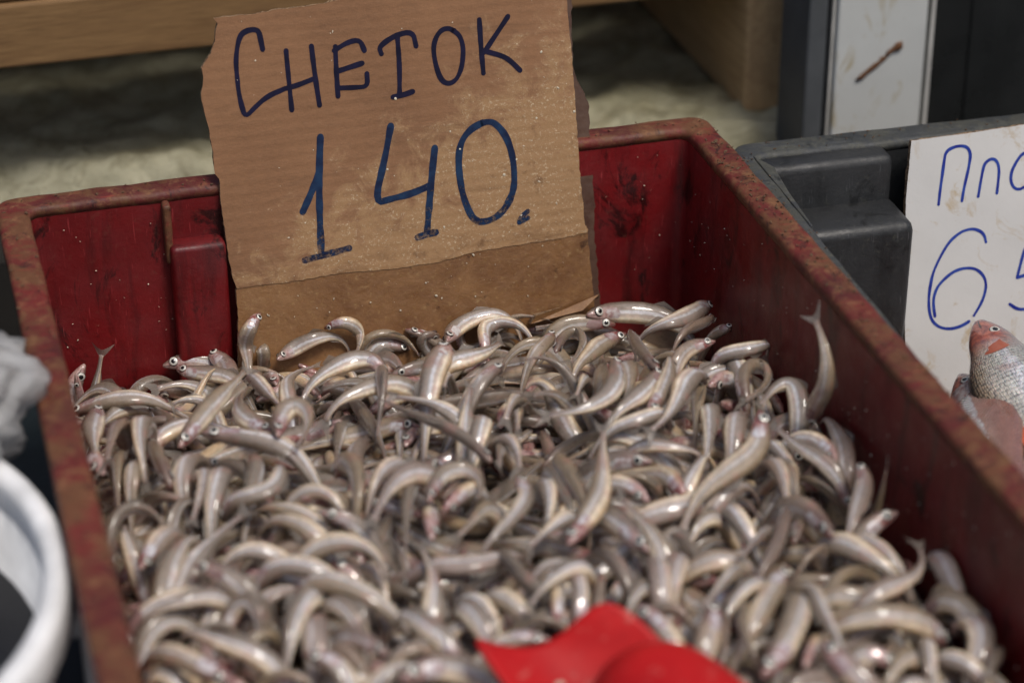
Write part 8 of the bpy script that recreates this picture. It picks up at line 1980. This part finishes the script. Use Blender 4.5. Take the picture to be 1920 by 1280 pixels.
card = bpy.data.objects.new("price_card", None); COL.objects.link(card)
card.matrix_world = frame((.30, -.098, .09), .30)
tag(card, "white price card with blue marker leaning inside the grey crate", "sign")
slab("card_sheet", DATA['card'], 0, .0032, [M_WHITECARD, M_EDGE], card, .12)
for nm, grp, w in (("letter", DATA['card_letters'], .00088), ("digit", DATA['card_digits'], .00088)):
    for li, strokes in enumerate(grp):
        bm = bmesh.new()
        for si, s in enumerate(strokes): stroke(bm, s, w, .00018 + .00003 * si)
        from_bm(nm, bm, [M_BLUE], card)

# ------------------------------------------------------------------ fish
BT = .905      # share of the spine taken by the body; the rest carries the tail fin
PROF_T = np.array([0, .03, .07, .12, .18, .28, .40, .50, .62, .75, .86, .94, 1.0])
PROF_H = np.array([.012, .025, .039, .050, .057, .064, .067, .064, .051, .033, .022, .017, .020]) * 1.0
PROF_W = np.array([.012, .022, .030, .035, .038, .040, .041, .039, .031, .020, .013, .009, .006])
def spine(nodes, n):
    """Catmull-Rom resampling of a fish's spine"""
    P = np.vstack([2 * nodes[0] - nodes[1], nodes, 2 * nodes[-1] - nodes[-2]])
    m = len(nodes) - 1
    t = np.linspace(0, m, n); k = np.minimum(t.astype(int), m - 1); u = (t - k)[:, None]
    a, b, c, d = P[k], P[k + 1], P[k + 2], P[k + 3]
    return .5 * (2 * b + (c - a) * u + (2 * a - 5 * b + 4 * c - d) * u ** 2 + (3 * b - a - 3 * c + d) * u ** 3)
def frames(Q, d0):
    T = np.gradient(Q, axis=0); T /= np.linalg.norm(T, axis=1, keepdims=True)
    n = len(Q); Dv = np.zeros_like(Q); m = n // 2
    d = d0 - T[m] * (d0 @ T[m]); Dv[m] = d / np.linalg.norm(d)
    for rngk, st_ in ((range(m + 1, n), 1), (range(m - 1, -1, -1), -1)):
        for i in rngk:
            d = Dv[i - st_] - T[i] * (Dv[i - st_] @ T[i]); Dv[i] = d / np.linalg.norm(d)
    return T, Dv, np.cross(T, Dv)
def fish_arrays(nodes, d0, L, NR, NS, seed, fat=1.0, PH=PROF_H, PW=PROF_W):
    t = np.linspace(0, 1, NR) ** 1.0
    Q = spine(nodes, 61); T, Dv, Sv = frames(Q, d0)
    ti = t * BT * 60
    f = lambda A: np.stack([np.interp(ti, np.arange(61), A[:, k]) for k in range(3)], 1)
    q, dv, sv = f(Q), f(Dv), f(Sv)
    H = np.interp(t, PROF_T, PH) * L * fat; W = np.interp(t, PROF_T, PW) * L * fat
    g = np.random.default_rng(seed)
    H *= 1 + .05 * np.interp(t, np.linspace(0, 1, 7), g.normal(0, 1, 7)); W *= 1 + .06 * np.interp(t, np.linspace(0, 1, 7), g.normal(0, 1, 7))
    ph = np.arange(NS + 1) / NS * 2 * np.pi
    cb, sb = -np.cos(ph), np.sin(ph)                       # starts and ends at the belly
    # belly a little fuller than the back, flanks slightly flattened
    hy = np.where(cb < 0, cb * 1.06, cb * .97); wx = np.sign(sb) * np.abs(sb) ** .85
    V = q[:, None] + (H[:, None] * hy)[..., None] * dv[:, None] + (W[:, None] * wx)[..., None] * sv[:, None]
    dn = g.normal(0, 1, (9, 6)); dn[:, -1] = dn[:, 0]
    rr_ = np.stack([np.interp(t, np.linspace(0, 1, 9), dn[:, k]) for k in range(6)], 1)
    rr_ = np.stack([np.interp(np.arange(NS + 1) / NS, np.linspace(0, 1, 6), r) for r in rr_])
    V = q[:, None] + (V - q[:, None]) * (1 + .05 * rr_)[..., None]
    uv = np.stack([np.broadcast_to(t[:, None], (NR, NS + 1)), np.broadcast_to((.5 - .5 * np.cos(ph))[None] , (NR, NS + 1))], -1)
    return V, uv, q, dv, sv, H, W, Q, T, Dv, Sv
def fish_mesh(name, V, uv, org, tip):
    NR, NS1 = V.shape[:2]; NS = NS1 - 1
    vs = (V[:, :NS] - org).reshape(-1, 3)
    i = np.arange(NR - 1)[:, None] * NS; j = np.arange(NS)[None]; j2 = (j + 1) % NS
    F = np.stack([i + j, i + j2, i + NS + j2, i + NS + j], -1).reshape(-1, 4)
    uvi = np.stack([uv[:-1, :-1], uv[:-1, 1:], uv[1:, 1:], uv[1:, :-1]], 2).reshape(-1, 2)
    n0 = len(vs)
    vs = np.vstack([vs, tip[0] - org, tip[1] - org])
    caps = [(int((k + 1) % NS), k, n0) for k in range(NS)] + [((NR - 1) * NS + k, (NR - 1) * NS + (k + 1) % NS, n0 + 1) for k in range(NS)]
    me = bpy.data.meshes.new(name)
    me.from_pydata(vs.tolist(), [], F.tolist() + caps)
    smooth(me)
    ul = me.uv_layers.new(name="UVMap")
    cuv = []
    for k in range(NS): cuv += [uv[0, k + 1], uv[0, k], (0, .5)]
    for k in range(NS): cuv += [uv[-1, k], uv[-1, k + 1], (1, .5)]
    ul.data.foreach_set("uv", np.concatenate([uvi, np.array(cuv)]).astype(np.float32).ravel())
    return me
def grid_mesh(name, V, uv):
    a, b = V.shape[:2]
    F = [(i * b + j, i * b + j + 1, (i + 1) * b + j + 1, (i + 1) * b + j) for i in range(a - 1) for j in range(b - 1)]
    me = bpy.data.meshes.new(name); me.from_pydata(V.reshape(-1, 3).tolist(), [], F); smooth(me)
    ul = me.uv_layers.new(name="UVMap")
    U = uv.reshape(-1, 2)
    ul.data.foreach_set("uv", np.array([U[k] for f in F for k in f], np.float32).ravel())
    return me

def eye_mesh():
    bm = bmesh.new()
    prof = [(1.0, -.15, 2), (1.0, .12, 2), (.90, .26, 2), (.80, .34, 0), (.62, .42, 0), (.50, .46, 0), (.46, .47, 1), (.30, .56, 1), (.12, .61, 1)]
    rings = []
    for r, z, m in prof: rings.append([bm.verts.new((r * math.cos(2 * math.pi * k / 14), r * math.sin(2 * math.pi * k / 14), z)) for k in range(14)])
    for (r0, r1, p) in zip(rings, rings[1:], prof[1:]):
        for k in range(14): bm.faces.new((r0[k], r0[(k + 1) % 14], r1[(k + 1) % 14], r1[k])).material_index = p[2]
    bm.faces.new(rings[-1]).material_index = 1
    me = bpy.data.meshes.new("eye"); bm.to_mesh(me); bm.free(); smooth(me)
    for m in (M_IRIS, M_PUPIL, M_EYERIM): me.materials.append(m)
    return me
EYE = eye_mesh()

def build_fish(name, nodes, d0, seed, label, group, cat, skin, fin, parts=True, fat=1.0, PH=PROF_H, PW=PROF_W, NR=30, NS=14, eye_r=.0295, gill=M_GILL, eye_s=.075):
    L = np.linalg.norm(np.diff(nodes, axis=0), axis=1).sum()
    V, uv, q, dv, sv, H, W, Q, T, Dv, Sv = fish_arrays(nodes, d0, L, NR, NS, seed, fat, PH, PW)
    org = q[NR // 2]
    tp = (q[0] - T[0] * .006 * L - dv[0] * .004 * L, q[-1] + T[int(BT * 60)] * .004 * L)
    me = fish_mesh(name, V, uv, org, tp)
    o = link(name, me, None, [skin]); o.location = org
    tag(o, label, cat, group)
    g = np.random.default_rng(seed + 999)
    t = np.linspace(0, 1, NR)
    at = lambda A, s: np.array([np.interp(s, t, A[:, k]) for k in range(3)])
    # eyes
    s = eye_s
    for sd in (-1, 1):
        c, d, w = at(q, s), at(dv, s), at(sv, s)
        hh, ww = np.interp(s, t, H), np.interp(s, t, W)
        a = .26
        p = c + d * hh * a + sd * w * ww * math.sqrt(1 - a * a) * .93
        nz = sd * w + .18 * d; nz /= np.linalg.norm(nz)
        tx = np.cross(d, nz); tx /= np.linalg.norm(tx); ty = np.cross(nz, tx)
        r = eye_r * L
        e = bpy.data.objects.new("eye", EYE); COL.objects.link(e); e.parent = o
        p = p - org
        e.matrix_local = Matrix(((tx[0] * r, ty[0] * r, nz[0] * r * .8, p[0]), (tx[1] * r, ty[1] * r, nz[1] * r * .8, p[1]), (tx[2] * r, ty[2] * r, nz[2] * r * .8, p[2]), (0, 0, 0, 1)))
        # gill cover: a thin plate lying on the cheek
        us = np.linspace(.115, .205, 6); ps = np.linspace(.20, .62, 6)
        G = np.zeros((6, 6, 3)); GU = np.zeros((6, 6, 2))
        for i, u_ in enumerate(us):
            for j, p_ in enumerate(ps):
                uu = u_ + .028 * (1 - (2 * (j / 5) - 1) ** 2) * (i / 5)
                ang = p_ * math.pi
                c2, d2, w2 = at(q, uu), at(dv, uu), at(sv, uu); h2, w3 = np.interp(uu, t, H), np.interp(uu, t, W)
                edge = 1.035 if 0 < i and 0 < j < 5 else .985
                G[i, j] = c2 - d2 * h2 * math.cos(ang) * edge + sd * w2 * w3 * math.sin(ang) ** .85 * edge - org
                GU[i, j] = (i / 5, j / 5)
        link("gill_cover", grid_mesh("gill_cover", G, GU), o, [gill])
    # tail fin
    k0 = int(BT * 60) - 1
    rows, cols = 6, 9
    G = np.zeros((rows, cols, 3)); GU = np.zeros((rows, cols, 2))
    spread = g.uniform(.35, 1.0) ; twist = g.normal(0, .25)
    end = Q[-1] + T[-1] * .02 * L
    for i in range(rows):
        s_ = i / (rows - 1)
        for j in range(cols):
            y = 2 * j / (cols - 1) - 1
            reach = (.055 + .062 * abs(y) ** 1.3) * L
            base = q[-1]
            tt_ = T[min(60, k0 + 3)]
            half = (.026 + (.075 * spread) * s_) * L
            ang = twist * s_
            dd_ = dv[-1] * math.cos(ang) + sv[-1] * math.sin(ang)
            G[i, j] = base + tt_ * (reach * s_ - .004 * L) + dd_ * y * half + sv[-1] * (.008 * L * math.sin(3 * y + seed)) * s_ - org
            GU[i, j] = (s_, j / (cols - 1))
    link("tail_fin", grid_mesh("tail_fin", G, GU), o, [fin])
    # dorsal and anal fins, laid back against the body
    for nm, u0, u1, sg, hgt in (("dorsal_fin", .47, .58, 1, .052), ("anal_fin", .66, .78, -1, .032)):
        G = np.zeros((6, 3, 3)); GU = np.zeros((6, 3, 2)); lean = g.normal(0, .5)
        for i in range(6):
            uu = u0 + (u1 - u0) * i / 5
            for j in range(3):
                s_ = j / 2
                ub = min(1, uu + .055 * s_)
                c2, d2, w2 = at(q, ub), at(dv, ub), at(sv, ub); h2 = np.interp(ub, t, H)
                G[i, j] = c2 + sg * d2 * (h2 * .94 + s_ * hgt * L * (1 - .75 * i / 5) * .6) + w2 * lean * s_ * .03 * L - org
                GU[i, j] = (s_, i / 5)
        link(nm, grid_mesh(nm, G, GU), o, [fin])
    return o

def spines(flat, nodes, unit):
    a = np.array(flat, float).reshape(-1, nodes * 3 + 3)
    P = a[:, :-3].reshape(-1, nodes, 3).cumsum(1) * unit
    P[..., 1] -= .3
    return P, a[:, -3:] / 20
TOP, TOP_D = spines(FISH_TOP, 11, .0001)
BUR, BUR_D = spines(FISH_BURIED, 6, .0002)
for i in range(len(TOP)):
    build_fish("smelt", TOP[i], TOP_D[i], i, FISH_LABELS[i], "smelt heaped in the red crate", "fish", M_SMELT, M_FIN)

# the rest of the heap: buried fish and those past the frame, one mass
def mass():
    vv, ff, uu = [], [], []
    off = 0
    for i in range(len(BUR)):
        nodes = BUR[i]; L = np.linalg.norm(np.diff(nodes, axis=0), axis=1).sum()
        V, uv = fish_arrays(nodes, BUR_D[i], L, 20, 10, i + 500)[:2]
        NR, NS1 = V.shape[:2]; NS = NS1 - 1
        a = np.arange(NR - 1)[:, None] * NS; j = np.arange(NS)[None]; j2 = (j + 1) % NS
        F = np.stack([a + j, a + j2, a + NS + j2, a + NS + j], -1).reshape(-1, 4) + off
        vv.append(V[:, :NS].reshape(-1, 3)); ff.append(F)
        uu.append(np.stack([uv[:-1, :-1], uv[:-1, 1:], uv[1:, 1:], uv[1:, :-1]], 2).reshape(-1, 2))
        off += NR * NS
    # packed bed of flesh underneath
    nx, ny = 60, 100
    g = np.zeros((ny, nx, 3))
    xs = np.linspace(-.1795, .1795, nx); ys = np.linspace(-.6015, -.0185, ny)
    for j_, y in enumerate(ys):
        a_ = min(1, max(0, (-y - .03) / .17)); a_ = a_ * a_ * (3 - 2 * a_)
        for i_, x in enumerate(xs):
            g[j_, i_] = (x, y, .098 + .037 * a_ - .026 + .004 * mnoise.noise(Vector((x * 70, y * 70, 1))))
    idx = np.arange(nx * ny).reshape(ny, nx)
    F = np.stack([idx[:-1, :-1], idx[:-1, 1:], idx[1:, 1:], idx[1:, :-1]], -1).reshape(-1, 4) + off
    vv.append(g.reshape(-1, 3)); ff.append(F); uu.append(np.tile([.5, .95], (len(F) * 4, 1)))
    V = np.concatenate(vv); F = np.concatenate(ff)
    me = bpy.data.meshes.new("buried_smelt"); me.from_pydata(V.tolist(), [], F.tolist()); smooth(me)
    ul = me.uv_layers.new(name="UVMap"); ul.data.foreach_set("uv", np.concatenate(uu).astype(np.float32).ravel())
    o = link("buried_smelt", me, None, [M_SMELT])
    tag(o, "mass of smelt packed below the top layer in the red crate", "fish", kind='stuff')
mass()

# larger fish in the grey crate
PH2 = np.array([.014, .034, .055, .076, .094, .118, .132, .128, .10, .068, .045, .04, .05]); PW2 = PH2 * .55
def big(name, a, b, zoff, L, label, d0, skin, fin, fat=1.0, seed=1, bendz=0., gill=M_GILL):
    a, b = Vector(a), Vector(b); d = (b - a).normalized()
    nodes = np.array([a + d * (L * k / 10) + Vector((0, 0, zoff + bendz * (k / 10) ** 2)) for k in range(11)])
    return build_fish(name, nodes, np.array(d0, float), seed, label, "larger fish in the grey crate", "fish", skin, fin, True, fat, PH2, PW2, 40, 22, .018, gill, .100)
ro = DATA['roach']
M_GILLRED = simple("orange_red_gill", (.34, .085, .045), .3, Coat_Weight=.3)
big("roach", (.3030, -.1570, .1310), (.2985, -.2422, .1160), 0, .175, "silver scaled fish with its snout against the white price card", (.85, .45, .25), M_ROACH, M_REDFIN, 1.0, 3, 0, M_GILLRED)
big("roach", (.2850, -.1760, .1110), (.2600, -.3000, .1090), 0, .15, "pinkish fish lying along the grey crate's left rim", (.75, .2, .6), M_ROACHPINK, M_REDFIN, .95, 4)
big("roach", (.2930, -.2330, .1060), (.2760, -.3600, .1060), 0, .15, "dark pinkish fish nearest the viewer in the grey crate", (.6, .3, .7), M_ROACHPINK, M_REDFIN, 1.0, 5)
def fish_bed():
    """fish lying below the ones one can tell apart: one joined mass"""
    g = np.random.default_rng(21)
    vv, ff, uu = [], [], []; off = 0
    def add(V, F, U):
        nonlocal off
        vv.append(V); ff.append(F + off); uu.append(U); off += len(V)
    for k in range(95):
        L = g.uniform(.12, .17); a = g.uniform(0, 2 * math.pi); bend = g.normal(0, 5)
        c = np.array([g.uniform(.26, .53), g.uniform(-.60, -.20)])
        s = np.linspace(-.5, .5, 11) * L
        ang = a + bend * s
        pts = np.cumsum(np.stack([np.cos(ang), np.sin(ang)], 1) * L / 10, 0); pts += c - pts[5]
        pts[:, 0] = np.clip(pts[:, 0], .225, .57); pts[:, 1] = np.clip(pts[:, 1], -.62, -.125)
        nodes = np.c_[pts, np.full(11, .058 + .030 * g.random() + .0) + g.normal(0, .08) * s]
        d0 = np.array([math.cos(a + 1.57), math.sin(a + 1.57), g.uniform(-.2, .8)])
        V, uv = fish_arrays(nodes, d0, L, 24, 14, k + 2000, 1.0, PH2, PW2)[:2]
        NR, NS = V.shape[0], V.shape[1] - 1
        i = np.arange(NR - 1)[:, None] * NS; j = np.arange(NS)[None]; j2 = (j + 1) % NS
        add(V[:, :NS].reshape(-1, 3), np.stack([i + j, i + j2, i + NS + j2, i + NS + j], -1).reshape(-1, 4),
            np.stack([uv[:-1, :-1], uv[:-1, 1:], uv[1:, 1:], uv[1:, :-1]], 2).reshape(-1, 2))
    nx, ny = 40, 50
    xs, ys = np.linspace(.213, .582, nx), np.linspace(-.632, -.10, ny)
    G = np.array([[(x, y, .050 + .008 * mnoise.noise(Vector((x * 30, y * 30, 0)))) for x in xs] for y in ys])
    idx = np.arange(nx * ny).reshape(ny, nx)
    F = np.stack([idx[:-1, :-1], idx[:-1, 1:], idx[1:, 1:], idx[1:, :-1]], -1).reshape(-1, 4)
    add(G.reshape(-1, 3), F, np.tile([.5, .95], (len(F) * 4, 1)))
    me = bpy.data.meshes.new("fish_bed"); me.from_pydata(np.concatenate(vv).tolist(), [], np.concatenate(ff).tolist()); smooth(me)
    ul = me.uv_layers.new(name="UVMap"); ul.data.foreach_set("uv", np.concatenate(uu).astype(np.float32).ravel())
    tag(link("fish_bed", me, None, [M_ROACHPINK]), "mass of larger pinkish fish filling the grey crate", "fish", kind='stuff')
fish_bed()

# ------------------------------------------------------------------ red scoop
def scoop():
    lip = [Vector(p) for p in DATA['scoop']]
    n = len(lip)
    def section(y, left, right, depth, skew=.45):
        out = []
        for i in range(n):
            u = i / (n - 1)
            x = left[0] + (right[0] - left[0]) * u; z = left[1] + (right[1] - left[1]) * u
            out.append(Vector((x, y, z - depth * math.sin(math.pi * u ** (1 + skew * 0)) )))
        return out
    rows = [lip,
            section(-.420, (-.0450, .1650), (.0215, .1725), .0135),
            section(-.432, (-.0400, .1590), (.0290, .1655), .0135),
            section(-.446, (-.0345, .1540), (.0370, .1585), .0120),
            section(-.462, (-.0270, .1515), (.0440, .1520), .0100),
            section(-.485, (-.0140, .1530), (.0500, .1540), .0060),
            section(-.500, (0.0050, .1640), (.0520, .1600), .0010)]
    bm = bmesh.new()
    V = [[bm.verts.new(p) for p in r] for r in rows]
    for a, b in zip(V, V[1:]):
        for i in range(n - 1): bm.faces.new((a[i], a[i + 1], b[i + 1], b[i]))
    o = from_bm("red_scoop", bm, [M_SCOOP], None, True)
    s = o.modifiers.new("sub", 'SUBSURF'); s.levels = 2; s.render_levels = 2
    s = o.modifiers.new("thick", 'SOLIDIFY'); s.thickness = .0022; s.offset = -1
    tag(o, "bright red plastic scoop half sunk in the smelt", "scoop")
    for (x, y, z, s) in ((-.0160, -.430, .1545, .0020), (-.0300, -.440, .1500, .0026)):
        bm = bmesh.new()
        bmesh.ops.create_icosphere(bm, subdivisions=2, radius=1, matrix=Matrix.Translation((x, y, z)) @ Matrix.Diagonal((s, s * .8, s * .35, 1)))
        from_bm("stuck_scale", bm, [M_SPECK], o, True)
    # thick moulded handle root
    bm = bmesh.new()
    ax = [Vector((.0090, -.4300, .1490)), Vector((.0130, -.4440, .1510)), Vector((.0175, -.4580, .1525)), Vector((.029, -.490, .1535)), Vector((.048, -.540, .156)), Vector((.071, -.595, .162)), Vector((.076, -.607, .163))]
    tube(bm, ax, [.013, .0275, .0320, .0300, .026, .022, .010], 20)
    h = from_bm("handle", bm, [M_SCOOP], o, True)
    s = h.modifiers.new("sub", 'SUBSURF'); s.levels = 2; s.render_levels = 2
    return o
scoop()

# ------------------------------------------------------------------ white tub at the left, and the sack on it
def tub():
    cx, cy, z = -.3587, -.325, .190
    root = bpy.data.objects.new("white_tub", None); COL.objects.link(root); root.location = (cx, cy, 0)
    tag(root, "large white plastic tub with a rolled rim beside the red crate", "tub")
    N = 72
    def lathe(name, prof, mat, closed=False, sm=True):
        bm = bmesh.new(); rings = []
        for r, zz in prof: rings.append([bm.verts.new((r * math.cos(2 * math.pi * k / N), r * math.sin(2 * math.pi * k / N), zz)) for k in range(N)])
        for a, b in zip(rings, rings[1:]):
            for k in range(N): bm.faces.new((a[k], a[(k + 1) % N], b[(k + 1) % N], b[k]))
        if closed: bm.faces.new(rings[-1])
        return from_bm(name, bm, [mat], root, sm)
    lathe("shell", [(.128, .012), (.128, .001), (.134, .0005), (.1525, .165), (.1525, .178), (.1490, .178), (.131, .006), (.128, .006)], M_TUB)
    lathe("base", [(.1285, .004), (.06, .0042), (.002, .0043)], M_TUB, True)
    lathe("rim", [(.1485, .172), (.1480, .186), (.1500, .1900), (.1540, .1912), (.1580, .190), (.1597, .186), (.1597, .172), (.1580, .1685), (.1540, .1695), (.1520, .175)], M_TUB)
    lathe("dark_liner", [(.1490, .142), (.10, .140), (.05, .150), (.002, .143)], M_TUBWATER, True)
    # bail handle hanging at the crate side
    bm = bmesh.new(); a = R(-2)
    M = Matrix.Rotation(a, 4, 'Z')
    add_box(bm, (.1605, -.016, .030), (.1650, .0100, .1780), 0, M)
    strap = from_bm("handle_strap", bm, [M_TUB], root); bevel_obj(strap, .0012, 3)
    bm = bmesh.new()
    bmesh.ops.create_cone(bm, cap_ends=True, segments=20, radius1=.0065, radius2=.0055, depth=.006, matrix=M @ Matrix.Translation((.1600, -.003, .155)) @ Matrix.Rotation(R(90), 4, 'Y'))
    from_bm("handle_pin", bm, [M_TUB], strap)
tub()
def sack():
    bm = bmesh.new()
    bmesh.ops.create_icosphere(bm, subdivisions=5, radius=1)
    for v in bm.verts:
        p = v.co.copy()
        d = 1 + .22 * mnoise.noise(p * 1.6 + Vector((3, 1, 0))) - .22 * abs(mnoise.noise(p * 2.6)) - .06 * abs(mnoise.noise(p * 6.0)) - .02 * abs(mnoise.noise(p * 14.0))
        v.co = Vector((p.x * .092, p.y * .056, p.z * .042)) * d
    o = from_bm("plastic_sack", bm, [M_BAG], None, True)
    o.location = (-.282, -.215, .203)
    tag(o, "crumpled pale grey plastic sack lying on the white tub", "sack")
sack()
